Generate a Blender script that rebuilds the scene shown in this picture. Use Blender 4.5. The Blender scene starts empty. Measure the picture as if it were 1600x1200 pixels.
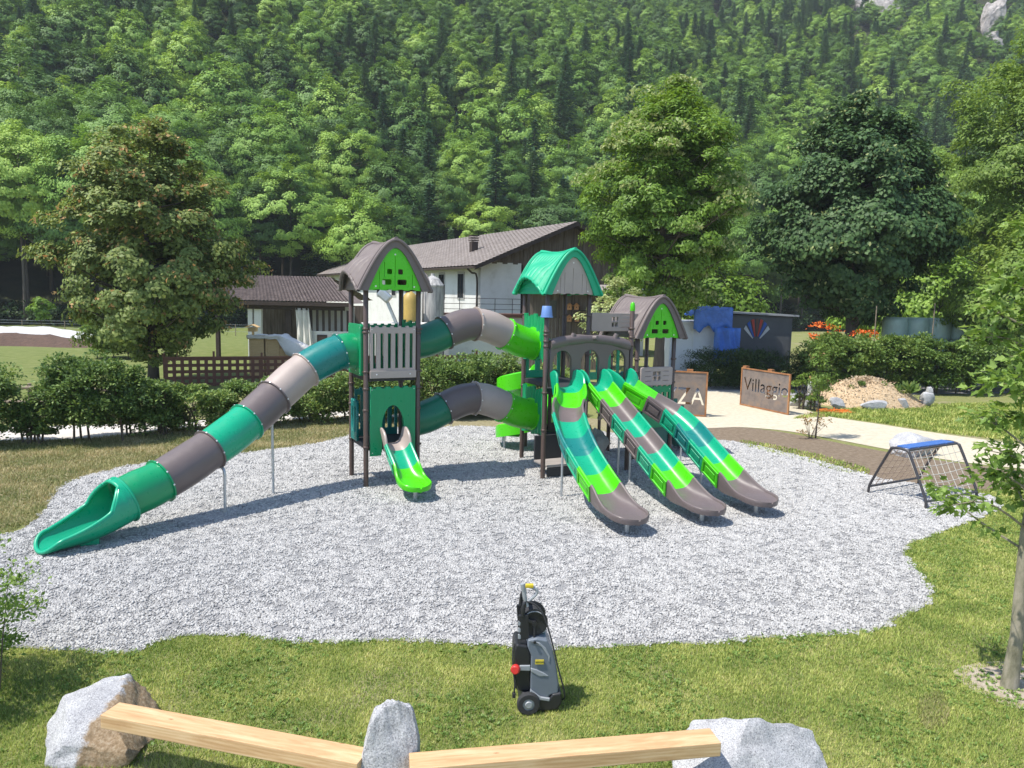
import bpy, bmesh, math, random
import numpy as np
from mathutils import Vector, Matrix, noise as mnoise

# ------------------------------------------------------------------ camera, sky, sun, exposure
sc = bpy.context.scene
COL = sc.collection
F_PX, CAM_H, PITCH, ROLL = 1200.0, 4.40, 0.11589, 0.02118
cam_data = bpy.data.cameras.new('camera')
cam_data.sensor_width = 36.0
cam_data.lens = 36.0 * F_PX / 1600.0
cam_data.clip_start = 0.1
cam_data.clip_end = 3000.0
cam = bpy.data.objects.new('camera', cam_data)
COL.objects.link(cam)
_f = Vector((0, math.cos(PITCH), -math.sin(PITCH)))
_r = Vector((1, 0, 0)); _u = Vector((0, math.sin(PITCH), math.cos(PITCH)))
_R = _r * math.cos(ROLL) + _u * math.sin(ROLL)
_U = -_r * math.sin(ROLL) + _u * math.cos(ROLL)
cam.matrix_world = Matrix(((_R.x, _U.x, -_f.x, 0), (_R.y, _U.y, -_f.y, 0), (_R.z, _U.z, -_f.z, CAM_H), (0, 0, 0, 1)))
sc.camera = cam

SUN_DIR = Vector((-0.50, -0.22, 1.0)).normalized()          # towards the sun
world = bpy.data.worlds.new('World'); sc.world = world
world.use_nodes = True
wn = world.node_tree.nodes; wl = world.node_tree.links
sky_n = wn.new('ShaderNodeTexSky'); sky_n.sky_type = 'NISHITA'; sky_n.sun_disc = False
sky_n.sun_elevation = math.asin(SUN_DIR.z)
sky_n.sun_rotation = math.atan2(SUN_DIR.x, SUN_DIR.y)
sky_n.altitude = 700; sky_n.air_density = 1.0; sky_n.dust_density = 1.2
wn['Background'].inputs['Strength'].default_value = 0.15
wl.new(sky_n.outputs[0], wn['Background'].inputs['Color'])
sun_data = bpy.data.lights.new('sun', 'SUN')
sun_data.energy = 4.0; sun_data.angle = math.radians(0.53); sun_data.color = (1.0, 0.95, 0.87)
sun = bpy.data.objects.new('sun', sun_data); COL.objects.link(sun)
sun.rotation_euler = SUN_DIR.to_track_quat('Z', 'Y').to_euler()
sun.location = (-20, -10, 40)
vs = sc.view_settings
vs.view_transform = 'Standard'; vs.look = 'None'; vs.gamma = 1.0; vs.use_curve_mapping = False
vs.exposure = 0.74
sc.cycles.max_bounces = 8; sc.cycles.transparent_max_bounces = 8
sc.cycles.diffuse_bounces = 3; sc.cycles.glossy_bounces = 3; sc.cycles.transmission_bounces = 4
sc.cycles.volume_bounces = 0
sc.cycles.use_denoising = True

# ------------------------------------------------------------------ pixels to places (a pixel is only a direction)
def ray(px, py):
    x, y = px - 800.0, py - 600.0
    c, s = math.cos(ROLL), math.sin(ROLL)
    x, y = x * c + y * s, -x * s + y * c
    d1, d2 = 1.0, -y / F_PX
    return Vector((x / F_PX, d1 * math.cos(PITCH) + d2 * math.sin(PITCH), -d1 * math.sin(PITCH) + d2 * math.cos(PITCH)))
def G(px, py, z=0.0):
    d = ray(px, py); t = (z - CAM_H) / d.z
    return Vector((d.x * t, d.y * t, z))
def AT(px, py, Y):
    d = ray(px, py); t = Y / d.y
    return Vector((d.x * t, Y, CAM_H + d.z * t))
def PX(P):
    X, Y, Z = P[0], P[1], P[2] - CAM_H
    fw = Y * math.cos(PITCH) - Z * math.sin(PITCH); up = Y * math.sin(PITCH) + Z * math.cos(PITCH)
    x, y = X / fw * F_PX, -up / fw * F_PX
    c, s = math.cos(ROLL), math.sin(ROLL)
    return (800 + x * c - y * s, 600 + x * s + y * c)

# ------------------------------------------------------------------ materials
MATS = {}
def _nodes(name):
    m = bpy.data.materials.new(name); m.use_nodes = True
    nt = m.node_tree
    return m, nt, nt.nodes['Principled BSDF']
def ramp(nt, stops):
    r = nt.nodes.new('ShaderNodeValToRGB')
    el = r.color_ramp.elements
    el[0].position, el[0].color = stops[0][0], (*stops[0][1], 1)
    el[1].position, el[1].color = stops[-1][0], (*stops[-1][1], 1)
    for p, c in stops[1:-1]:
        e = el.new(p); e.color = (*c, 1)
    return r
def noise_n(nt, scale, detail=4, rough=0.6, coord=None, dist=0.0):
    n = nt.nodes.new('ShaderNodeTexNoise')
    n.inputs['Scale'].default_value = scale; n.inputs['Detail'].default_value = detail
    n.inputs['Roughness'].default_value = rough; n.inputs['Distortion'].default_value = dist
    if coord is not None: nt.links.new(coord, n.inputs['Vector'])
    return n
def coords(nt, which='Object', scale=None):
    t = nt.nodes.new('ShaderNodeTexCoord')
    if scale is None: return t.outputs[which]
    m = nt.nodes.new('ShaderNodeMapping'); m.inputs['Scale'].default_value = scale
    nt.links.new(t.outputs[which], m.inputs['Vector'])
    return m.outputs[0]
def sc3(c, k): return tuple(max(0.0, min(1.0, v * k)) for v in c)
def pmat(name, col, rough=0.5, var=0.12, scale=6.0, bump=0.0, bscale=60.0, metal=0.0, spec=0.5, coat=0.0, stretch=None, detail=5, bdist=0.01, stops=None, sheen=0.0):
    if name in MATS: return MATS[name]
    m, nt, b = _nodes(name)
    co = coords(nt, 'Object', stretch)
    n = noise_n(nt, scale, detail, 0.65, co)
    if stops is None: stops = [(0.28, sc3(col, 1 - var)), (0.72, sc3(col, 1 + var))]
    r = ramp(nt, stops)
    nt.links.new(n.outputs[0], r.inputs[0])
    nt.links.new(r.outputs[0], b.inputs['Base Color'])
    b.inputs['Roughness'].default_value = rough
    b.inputs['Metallic'].default_value = metal
    b.inputs['Specular IOR Level'].default_value = spec
    b.inputs['Coat Weight'].default_value = coat
    if bump > 0:
        n2 = noise_n(nt, bscale, 6, 0.65, co)
        bp = nt.nodes.new('ShaderNodeBump'); bp.inputs['Strength'].default_value = bump; bp.inputs['Distance'].default_value = bdist
        nt.links.new(n2.outputs[0], bp.inputs['Height']); nt.links.new(bp.outputs[0], b.inputs['Normal'])
    MATS[name] = m
    return m
def leafmat(name, stops, trans=0.35, rough=0.5, island=0.5, hue_obj=0.5, tint=None, spec=0.3, gain=1.6, patch=0.7, nscale=0.55):
    """leaves: colour from a per-leaf random mixed with a per-plant random; some light passes through"""
    m, nt, b = _nodes(name)
    g = nt.nodes.new('ShaderNodeNewGeometry'); oi = nt.nodes.new('ShaderNodeObjectInfo')
    def mul(s, k):
        q = nt.nodes.new('ShaderNodeMath'); q.operation = 'MULTIPLY'; q.inputs[1].default_value = k; nt.links.new(s, q.inputs[0]); return q.outputs[0]
    a = nt.nodes.new('ShaderNodeMath'); a.operation = 'ADD'
    nt.links.new(mul(g.outputs['Random Per Island'], island), a.inputs[0]); nt.links.new(mul(oi.outputs['Random'], hue_obj), a.inputs[1])
    n = noise_n(nt, nscale, 4, 0.6, coords(nt, 'Object'))
    a2 = nt.nodes.new('ShaderNodeMath'); a2.operation = 'MULTIPLY_ADD'; a2.inputs[1].default_value = patch; a2.inputs[2].default_value = -patch / 2
    nt.links.new(n.outputs[0], a2.inputs[0])
    a3 = nt.nodes.new('ShaderNodeMath'); a3.operation = 'ADD'; nt.links.new(a.outputs[0], a3.inputs[0]); nt.links.new(a2.outputs[0], a3.inputs[1])
    r = ramp(nt, [(p_, sc3(c_, gain)) for p_, c_ in stops])
    nt.links.new(a3.outputs[0], r.inputs[0]); nt.links.new(r.outputs[0], b.inputs['Base Color'])
    b.inputs['Roughness'].default_value = rough; b.inputs['Specular IOR Level'].default_value = spec
    t = nt.nodes.new('ShaderNodeBsdfTranslucent')
    hs = nt.nodes.new('ShaderNodeHueSaturation'); hs.inputs['Value'].default_value = 1.25; hs.inputs['Saturation'].default_value = 1.1; hs.inputs['Hue'].default_value = 0.485
    nt.links.new(r.outputs[0], hs.inputs['Color']); nt.links.new(hs.outputs[0], t.inputs['Color'])
    mx = nt.nodes.new('ShaderNodeMixShader'); mx.inputs[0].default_value = trans
    nt.links.new(b.outputs[0], mx.inputs[1]); nt.links.new(t.outputs[0], mx.inputs[2])
    nt.links.new(mx.outputs[0], nt.nodes['Material Output'].inputs['Surface'])
    MATS[name] = m
    return m

# ------------------------------------------------------------------ mesh building
class MB:
    def __init__(self): self.v = []; self.f = []; self.m = []; self.s = []
    def add(self, verts, faces, mi=0, smooth=False):
        o = len(self.v); self.v.extend([tuple(p) for p in verts])
        for f in faces:
            self.f.append(tuple(i + o for i in f)); self.m.append(mi); self.s.append(smooth)
        return self
    def box(self, c, size, rot=None, mi=0, taper=1.0):
        hx, hy, hz = size[0] / 2, size[1] / 2, size[2] / 2
        p = [Vector((x * hx * (taper if z > 0 else 1), y * hy * (taper if z > 0 else 1), z * hz)) for z in (-1, 1) for y in (-1, 1) for x in (-1, 1)]
        if rot is not None: p = [rot @ q for q in p]
        c = Vector(c)
        return self.add([q + c for q in p], [(0, 2, 3, 1), (4, 5, 7, 6), (0, 1, 5, 4), (2, 6, 7, 3), (0, 4, 6, 2), (1, 3, 7, 5)], mi)
    def bbox(self, c, size, bev=0.01, rot=None, mi=0, smooth=False):
        bm = bmesh.new(); bmesh.ops.create_cube(bm, size=1.0)
        for v in bm.verts: v.co = Vector((v.co.x * size[0], v.co.y * size[1], v.co.z * size[2]))
        bmesh.ops.bevel(bm, geom=bm.edges[:], offset=min(bev, min(size) * 0.45), segments=2, affect='EDGES', profile=0.7)
        c = Vector(c); vs_ = [(rot @ v.co if rot is not None else v.co) + c for v in bm.verts]
        bm.verts.index_update()
        fs = [tuple(v.index for v in f.verts) for f in bm.faces]
        bm.free()
        return self.add(vs_, fs, mi, smooth)
    def bar(self, a, b, w, h, mi=0, up=(0, 0, 1), bev=0.0):
        a, b = Vector(a), Vector(b); d = (b - a); L = d.length; d.normalize()
        u = Vector(up)
        if abs(d.dot(u)) > 0.98: u = Vector((0, 1, 0))
        s = d.cross(u).normalized(); u = s.cross(d)
        R = Matrix((d, s, u)).transposed()
        if bev: return self.bbox((a + b) / 2, (L, w, h), bev, R, mi)
        return self.box((a + b) / 2, (L, w, h), R, mi)
    def tube(self, pts, r, n=10, cap=True, mi=0, smooth=True):
        P = [Vector(p) for p in pts]; k = len(P)
        R = list(r) if hasattr(r, '__len__') else [r] * k
        T = [(P[min(i + 1, k - 1)] - P[max(i - 1, 0)]).normalized() for i in range(k)]
        u = T[0].orthogonal().normalized(); rings = []
        for i in range(k):
            u = (u - T[i] * u.dot(T[i]))
            u = u.normalized() if u.length > 1e-6 else T[i].orthogonal().normalized()
            w = T[i].cross(u)
            rings.append([P[i] + (u * math.cos(2 * math.pi * j / n) + w * math.sin(2 * math.pi * j / n)) * R[i] for j in range(n)])
        self.loft(rings, True, mi, smooth)
        if cap:
            o = len(self.v) - k * n
            self.f.append(tuple(range(o + n - 1, o - 1, -1))); self.m.append(mi); self.s.append(False)
            self.f.append(tuple(range(o + (k - 1) * n, o + k * n))); self.m.append(mi); self.s.append(False)
        return self
    def loft(self, rings, closed=True, mi=0, smooth=True):
        n = len(rings[0]); o = len(self.v)
        for r_ in rings: self.v.extend([tuple(p) for p in r_])
        for i in range(len(rings) - 1):
            for j in range(n if closed else n - 1):
                a, b = o + i * n + j, o + i * n + (j + 1) % n
                self.f.append((a, b, b + n, a + n)); self.m.append(mi); self.s.append(smooth)
        return self
    def lathe(self, prof, c=(0, 0, 0), n=20, axis=(0, 0, 1), mi=0, smooth=True):
        """prof: (radius, height) pairs along axis"""
        ax = Vector(axis).normalized(); u = ax.orthogonal().normalized(); w = ax.cross(u); c = Vector(c)
        rings = [[c + ax * h + (u * math.cos(2 * math.pi * j / n) + w * math.sin(2 * math.pi * j / n)) * max(r_, 1e-4) for j in range(n)] for r_, h in prof]
        return self.loft(rings, True, mi, smooth)
    def prism(self, poly, a, ext, mi=0):
        """poly: 3D points of a planar outline, ext: extrusion vector"""
        P = [Vector(p) for p in poly]; n = len(P); e = Vector(ext)
        self.add(P + [p + e for p in P], [tuple(range(n - 1, -1, -1)), tuple(range(n, 2 * n))] + [(i, (i + 1) % n, n + (i + 1) % n, n + i) for i in range(n)], mi)
        return self
    def mesh(self, name, mats):
        me = bpy.data.meshes.new(name)
        me.from_pydata(self.v, [], self.f)
        for m_ in (mats if isinstance(mats, (list, tuple)) else [mats]): me.materials.append(m_)
        me.polygons.foreach_set('material_index', self.m); me.polygons.foreach_set('use_smooth', self.s)
        me.update()
        return me
    def build(self, name, mats, parent=None, fix=True, **kw):
        me = self.mesh(name, mats)
        if fix:
            bm = bmesh.new(); bm.from_mesh(me); bmesh.ops.recalc_face_normals(bm, faces=bm.faces[:]); bm.to_mesh(me); bm.free()
        if any(self.s): me.set_sharp_from_angle(angle=math.radians(42))
        return link(name, me, parent, **kw)
def link(name, me, parent=None, loc=None, rotz=None, kind=None, label=None, category=None, group=None):
    o = bpy.data.objects.new(name, me); COL.objects.link(o)
    if parent is not None: o.parent = parent
    if loc is not None: o.location = loc
    if rotz is not None: o.rotation_euler = (0, 0, rotz)
    tag(o, label, category, group, kind)
    return o
def tag(o, label=None, category=None, group=None, kind=None):
    if label: o['label'] = label
    if category: o['category'] = category
    if group: o['group'] = group
    if kind: o['kind'] = kind
    return o
def thing(name, label, category, loc=(0, 0, 0), rotz=0.0, group=None):
    o = bpy.data.objects.new(name, None); COL.objects.link(o)
    o.empty_display_size = 0.2; o.location = loc; o.rotation_euler = (0, 0, rotz)
    return tag(o, label, category, group)
def copy_tree(root, loc, rotz, label, scale=1.0, group=None):
    r = root.copy(); COL.objects.link(r); r.location = loc; r.rotation_euler = (0, 0, rotz); r.scale = (scale,) * 3 if not hasattr(scale, '__len__') else scale
    r['label'] = label
    if group: r['group'] = group
    for ch in list(root.children):
        c = ch.copy(); COL.objects.link(c); c.parent = r
        for g_ in ch.children:
            d = g_.copy(); COL.objects.link(d); d.parent = c
    return r
def smooth_bevel(o, w=0.008, seg=2, ang=35):
    m = o.modifiers.new('bevel', 'BEVEL'); m.width = w; m.segments = seg; m.limit_method = 'ANGLE'; m.angle_limit = math.radians(ang); m.harden_normals = False
    return o
def plate(outer, holes, depth, M, bev=0.0):
    """flat plate with holes: 2D outlines filled by a curve, turned to a mesh and put into place by matrix M (x, y in plane, z = thickness)"""
    cu = bpy.data.curves.new('outline', 'CURVE'); cu.dimensions = '2D'; cu.fill_mode = 'BOTH'; cu.extrude = depth / 2; cu.bevel_depth = bev; cu.bevel_resolution = 1
    if bev: cu.offset = -bev
    for pts in [outer] + list(holes):
        s = cu.splines.new('POLY'); s.points.add(len(pts) - 1)
        for p, q in zip(s.points, pts): p.co = (q[0], q[1], 0, 1)
        s.use_cyclic_u = True
    ob = bpy.data.objects.new('outline', cu); COL.objects.link(ob)
    dg = bpy.context.evaluated_depsgraph_get(); dg.update()
    me = bpy.data.meshes.new_from_object(ob.evaluated_get(dg))
    bpy.data.objects.remove(ob); bpy.data.curves.remove(cu)
    me.transform(M); me.materials.clear()
    return me
def text_mesh(s, size, depth, M, off=0.0):
    cu = bpy.data.curves.new('lettering', 'FONT'); cu.body = s; cu.size = size; cu.offset = off; cu.extrude = depth / 2
    ob = bpy.data.objects.new('lettering', cu); COL.objects.link(ob)
    dg = bpy.context.evaluated_depsgraph_get(); dg.update()
    me = bpy.data.meshes.new_from_object(ob.evaluated_get(dg))
    bpy.data.objects.remove(ob); bpy.data.curves.remove(cu)
    me.transform(M); me.materials.clear()
    return me
def frame_M(o, x, y):
    x, y = Vector(x).normalized(), Vector(y).normalized(); z = x.cross(y).normalized(); y = z.cross(x)
    return Matrix(((x.x, y.x, z.x, o[0]), (x.y, y.y, z.y, o[1]), (x.z, y.z, z.z, o[2]), (0, 0, 0, 1)))
def rect(x0, y0, x1, y1): return [(x0, y0), (x1, y0), (x1, y1), (x0, y1)]
def rrect(x0, y0, x1, y1, r, n=4):
    out = []
    for cx, cy, a0 in ((x1 - r, y0 + r, -90), (x1 - r, y1 - r, 0), (x0 + r, y1 - r, 90), (x0 + r, y0 + r, 180)):
        for i in range(n + 1):
            a = math.radians(a0 + 90 * i / n); out.append((cx + r * math.cos(a), cy + r * math.sin(a)))
    return out
def arc_pts(cx, cy, rx, ry, a0, a1, n):
    return [(cx + rx * math.cos(math.radians(a0 + (a1 - a0) * i / n)), cy + ry * math.sin(math.radians(a0 + (a1 - a0) * i / n))) for i in range(n + 1)]
def catmull(P, n=8, closed=False):
    P = [Vector(p) for p in P]; k = len(P); out = []
    for i in range(k if closed else k - 1):
        p0, p1, p2, p3 = (P[(i - 1) % k], P[i], P[(i + 1) % k], P[(i + 2) % k]) if closed else (P[max(i - 1, 0)], P[i], P[i + 1], P[min(i + 2, k - 1)])
        for j in range(n):
            t = j / n
            out.append(0.5 * ((2 * p1) + (p2 - p0) * t + (2 * p0 - 5 * p1 + 4 * p2 - p3) * t * t + (3 * p1 - p0 - 3 * p2 + p3) * t ** 3))
    if not closed: out.append(P[-1])
    return out
def fast_mesh(name, V, Fq, mat, smooth=False):
    """large meshes: V (n,3), Fq (m,k) with k = 3 or 4"""
    V = np.asarray(V, np.float32); Fq = np.asarray(Fq, np.int32); m, k = Fq.shape
    me = bpy.data.meshes.new(name)
    me.vertices.add(len(V)); me.vertices.foreach_set('co', V.ravel())
    me.loops.add(m * k); me.loops.foreach_set('vertex_index', Fq.ravel())
    me.polygons.add(m); me.polygons.foreach_set('loop_start', np.arange(0, m * k, k, dtype=np.int32))
    if smooth: me.polygons.foreach_set('use_smooth', np.ones(m, bool))
    me.materials.append(mat); me.update(calc_edges=True)
    return me
# ================================================================== STRUCTURE: ground, gravel, paths, hillside
def poly_px(pts, n=6):
    return catmull([G(*p) for p in pts], n, True)
def in_poly(P, poly):
    x, y = P[:, 0], P[:, 1]; inside = np.zeros(len(P), bool); k = len(poly)
    px_ = np.array([p[0] for p in poly]); py_ = np.array([p[1] for p in poly])
    j = k - 1
    for i in range(k):
        c = ((py_[i] > y) != (py_[j] > y)) & (x < (px_[j] - px_[i]) * (y - py_[i]) / (py_[j] - py_[i] + 1e-12) + px_[i])
        inside ^= c; j = i
    return inside
def sheet(name, poly, z, mat, **kw):
    mb = MB(); mb.add([(p[0], p[1], z) for p in poly], [tuple(range(len(poly)))])
    o = mb.build(name, mat, fix=False, **kw)
    if o.data.polygons[0].normal.z < 0: o.data.flip_normals()
    return o

def ground_mat(name, stops, scale, bump, bscale, stops2=None, scale2=0.35, mixlo=0.45, mixhi=0.6, fine=None):
    m, nt, b = _nodes(name)
    co = coords(nt, 'Object')
    n = noise_n(nt, scale, 6, 0.7, co); r = ramp(nt, stops); nt.links.new(n.outputs[0], r.inputs[0]); out = r.outputs[0]
    if stops2:
        n3 = noise_n(nt, scale * 1.7, 6, 0.7, co); r3 = ramp(nt, stops2); nt.links.new(n3.outputs[0], r3.inputs[0])
        n2 = noise_n(nt, scale2, 5, 0.65, co, 0.5); r2 = ramp(nt, [(mixlo, (0, 0, 0)), (mixhi, (1, 1, 1))]); nt.links.new(n2.outputs[0], r2.inputs[0])
        mx = nt.nodes.new('ShaderNodeMix'); mx.data_type = 'RGBA'
        nt.links.new(r2.outputs[0], mx.inputs[0]); nt.links.new(out, mx.inputs[6]); nt.links.new(r3.outputs[0], mx.inputs[7]); out = mx.outputs[2]
    nt.links.new(out, b.inputs['Base Color']); b.inputs['Roughness'].default_value = 0.95; b.inputs['Specular IOR Level'].default_value = 0.15
    nb = noise_n(nt, bscale, 6, 0.75, co); bp = nt.nodes.new('ShaderNodeBump'); bp.inputs['Strength'].default_value = bump; bp.inputs['Distance'].default_value = 0.03
    nt.links.new(nb.outputs[0], bp.inputs['Height']); nt.links.new(bp.outputs[0], b.inputs['Normal'])
    MATS[name] = m
    return m
GREEN_ST = [(0.25, (0.11, 0.135, 0.04)), (0.5, (0.20, 0.215, 0.075)), (0.75, (0.31, 0.28, 0.13))]
DRY_ST = [(0.25, (0.17, 0.15, 0.08)), (0.5, (0.27, 0.235, 0.14)), (0.75, (0.38, 0.34, 0.22))]
M_LAWN = ground_mat('lawn', GREEN_ST, 9.0, 0.5, 45.0, DRY_ST, 0.5, 0.52, 0.68)
M_DRY = ground_mat('dry_verge', DRY_ST, 7.0, 0.6, 40.0, GREEN_ST, 0.45, 0.5, 0.68)
M_MEADOW = ground_mat('meadow', [(0.25, (0.09, 0.12, 0.03)), (0.5, (0.15, 0.18, 0.055)), (0.75, (0.22, 0.22, 0.09))], 1.6, 0.5, 9.0, DRY_ST, 0.12, 0.6, 0.78)
M_SOIL = ground_mat('soil', [(0.25, (0.13, 0.095, 0.066)), (0.5, (0.20, 0.155, 0.11)), (0.75, (0.29, 0.23, 0.17))], 7.0, 0.8, 28.0)
M_PATH = ground_mat('cream_path', [(0.3, (0.44, 0.385, 0.285)), (0.5, (0.52, 0.465, 0.355)), (0.7, (0.60, 0.545, 0.43))], 5.0, 0.3, 60.0)
M_ROAD = ground_mat('grey_road', [(0.3, (0.30, 0.29, 0.29)), (0.7, (0.42, 0.41, 0.40))], 3.0, 0.3, 70.0)
M_TRACK = ground_mat('pale_track', [(0.3, (0.50, 0.46, 0.42)), (0.7, (0.66, 0.62, 0.57))], 3.0, 0.3, 60.0)
M_BARE = ground_mat('bare_earth', [(0.3, (0.26, 0.21, 0.15)), (0.5, (0.40, 0.34, 0.26)), (0.7, (0.52, 0.46, 0.38))], 9.0, 0.6, 50.0)
M_FLOOR = ground_mat('forest_floor', [(0.3, (0.018, 0.026, 0.010)), (0.7, (0.05, 0.055, 0.024))], 0.4, 0.8, 2.0)

S = 900.0
sheet('ground', [(-S, -60), (S, -60), (S, S), (-S, S)], 0.0, M_LAWN, kind='structure')

GRAVEL_PX = [(-130, 1010), (0, 1012), (100, 1017), (205, 1022), (228, 1010), (262, 999), (300, 994), (380, 994), (450, 1004), (520, 1004), (600, 1002), (700, 1004), (800, 1010), (880, 1013), (980, 1010), (1040, 1006), (1100, 1006), (1190, 998), (1270, 992), (1370, 986), (1400, 967), (1448, 945), (1456, 925), (1442, 903), (1420, 876), (1414, 862), (1432, 845), (1500, 820), (1555, 797), (1553, 780), (1500, 764), (1440, 758), (1380, 750), (1330, 736), (1280, 722), (1230, 709), (1180, 697), (1120, 688), (1030, 682), (900, 674), (760, 668), (660, 668), (580, 673), (520, 688), (440, 702), (330, 714), (240, 722), (160, 738), (100, 758), (82, 780), (62, 808), (20, 833), (-60, 848), (-150, 900)]
GRAVEL = poly_px(GRAVEL_PX, 5)
M_GRAVELBED = pmat('gravel_bed', (0.42, 0.42, 0.43), 0.9, bump=1.0, bscale=45, scale=40, stops=[(0.3, (0.15, 0.15, 0.152)), (0.5, (0.29, 0.287, 0.285)), (0.7, (0.39, 0.387, 0.38))], bdist=0.03)
sheet('gravel_ground', GRAVEL, 0.008, M_GRAVELBED, kind='structure')
sheet('verge', poly_px([(-200, 770), (-60, 700), (0, 694), (130, 690), (260, 676), (420, 664), (560, 655), (700, 650), (840, 650), (940, 655), (1060, 668), (1030, 690), (700, 690), (520, 700), (440, 712), (330, 724), (240, 732), (160, 748), (100, 768), (70, 800), (20, 820), (-60, 830)]), 0.004, M_DRY, kind='structure')
sheet('soil_strip', poly_px([(1060, 662), (1130, 666), (1200, 672), (1270, 684), (1340, 698), (1420, 712), (1500, 724), (1600, 735), (1800, 750), (1800, 790), (1600, 775), (1540, 768), (1470, 766), (1400, 758), (1330, 742), (1260, 722), (1180, 704), (1110, 696)]), 0.004, M_SOIL, kind='structure')
PATH_PX = [(1020, 618), (1160, 612), (1216, 618), (1244, 634), (1290, 650), (1380, 664), (1470, 678), (1560, 690), (1700, 706), (2000, 730), (2000, 770), (1700, 742), (1600, 733), (1500, 722), (1400, 705), (1300, 686), (1230, 674), (1160, 668), (1060, 664)]
sheet('cream_path', poly_px(PATH_PX), 0.012, M_PATH, kind='structure')
sheet('road', [G(930, 607), G(1500, 596), G(2000, 596), G(2000, 608), G(1280, 619), G(1160, 616), G(930, 626)], 0.008, M_ROAD, kind='structure')
sheet('path', [G(-900, 690), G(-200, 694), G(0, 693), G(260, 679), G(520, 660), G(760, 640), G(760, 628), G(520, 644), G(250, 661), G(0, 668), G(-300, 668), G(-900, 664)], 0.008, M_TRACK, kind='structure')
sheet('meadow', [(-140, 24.5), (-17, 25.0), (-10, 33), (6, 44), (6, 100), (-140, 100)], 0.006, M_MEADOW, kind='structure')
sheet('bare_patch', poly_px([(1490, 1050), (1530, 1036), (1600, 1035), (1720, 1050), (1720, 1130), (1610, 1112), (1560, 1098), (1515, 1076)]), 0.006, M_BARE, kind='structure')

# loose stones over the gravel bed: one object, clumps of stones instanced on points
rng = np.random.default_rng(7)
gp = np.array([(p[0], p[1]) for p in GRAVEL])
lo, hi = gp.min(0), gp.max(0)
def scatter(poly, dens, rng_, ymax=1e9):
    pa = np.array([(p[0], p[1]) for p in poly]); lo_, hi_ = pa.min(0), pa.max(0)
    n_ = int((hi_[0] - lo_[0]) * (hi_[1] - lo_[1]) * dens)
    P_ = rng_.random((n_, 2)) * (hi_ - lo_) + lo_
    P_ = P_[in_poly(P_, poly)]
    return P_[P_[:, 1] < ymax]
P = scatter(GRAVEL, 150, rng)
uu = P[:, 0] / P[:, 1]
P = P[(np.abs(uu) < 0.9)]
keep = rng.random(len(P)) < np.clip(14.5 / P[:, 1], 0.45, 1.0)
P = P[keep]
stone_me = bpy.data.meshes.new('loose_gravel'); stone_me.vertices.add(len(P))
stone_me.vertices.foreach_set('co', np.column_stack([P, np.full(len(P), 0.010)]).astype(np.float32).ravel())
m_st, nt, b = _nodes('gravel_stone')
g = nt.nodes.new('ShaderNodeNewGeometry'); oi = nt.nodes.new('ShaderNodeObjectInfo')
ad = nt.nodes.new('ShaderNodeMath'); ad.operation = 'MULTIPLY_ADD'; ad.inputs[1].default_value = 0.35
mu = nt.nodes.new('ShaderNodeMath'); mu.operation = 'MULTIPLY'; mu.inputs[1].default_value = 0.65
nt.links.new(g.outputs['Random Per Island'], mu.inputs[0]); nt.links.new(oi.outputs['Random'], ad.inputs[0]); nt.links.new(mu.outputs[0], ad.inputs[2])
r = ramp(nt, [(0.0, (0.21, 0.207, 0.205)), (0.3, (0.315, 0.309, 0.302)), (0.65, (0.42, 0.413, 0.40)), (1.0, (0.56, 0.55, 0.525))])
nt.links.new(ad.outputs[0], r.inputs[0]); nt.links.new(r.outputs[0], b.inputs['Base Color']); b.inputs['Roughness'].default_value = 0.85; b.inputs['Specular IOR Level'].default_value = 0.25
stones = link('loose_gravel', stone_me, kind='stuff', label='loose pale grey gravel covering the playground safety surface', category='gravel')

def clump_mesh(name, seed, n=16, spread=0.085, mat=None):
    rg = random.Random(seed); V = []; Fc = []
    bm = bmesh.new(); bmesh.ops.create_icosphere(bm, subdivisions=1, radius=1.0)
    bm.verts.index_update(); base = [v.co.copy() for v in bm.verts]; fc = [tuple(v.index for v in f.verts) for f in bm.faces]; bm.free()
    for i in range(n):
        a = rg.uniform(0, 6.283); d = spread * math.sqrt(rg.random())
        c = Vector((d * math.cos(a), d * math.sin(a), rg.uniform(-0.002, 0.010)))
        s = rg.uniform(0.011, 0.022)
        R = Matrix.Rotation(rg.uniform(0, 6.28), 3, 'Z') @ Matrix.Rotation(rg.uniform(-0.7, 0.7), 3, 'X') @ Matrix.Rotation(rg.uniform(-.7, .7), 3, 'Y')
        sv = Vector((s * rg.uniform(0.9, 1.4), s * rg.uniform(0.6, 1.0), s * rg.uniform(0.45, 0.8)))
        o = len(V)
        for q in base:
            k = 1 + 0.25 * rg.uniform(-1, 1)
            V.append(c + R @ Vector((q.x * sv.x * k, q.y * sv.y * k, q.z * sv.z * k)))
        Fc += [tuple(j + o for j in f) for f in fc]
    return fast_mesh(name, [tuple(v) for v in V], Fc, mat)

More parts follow.
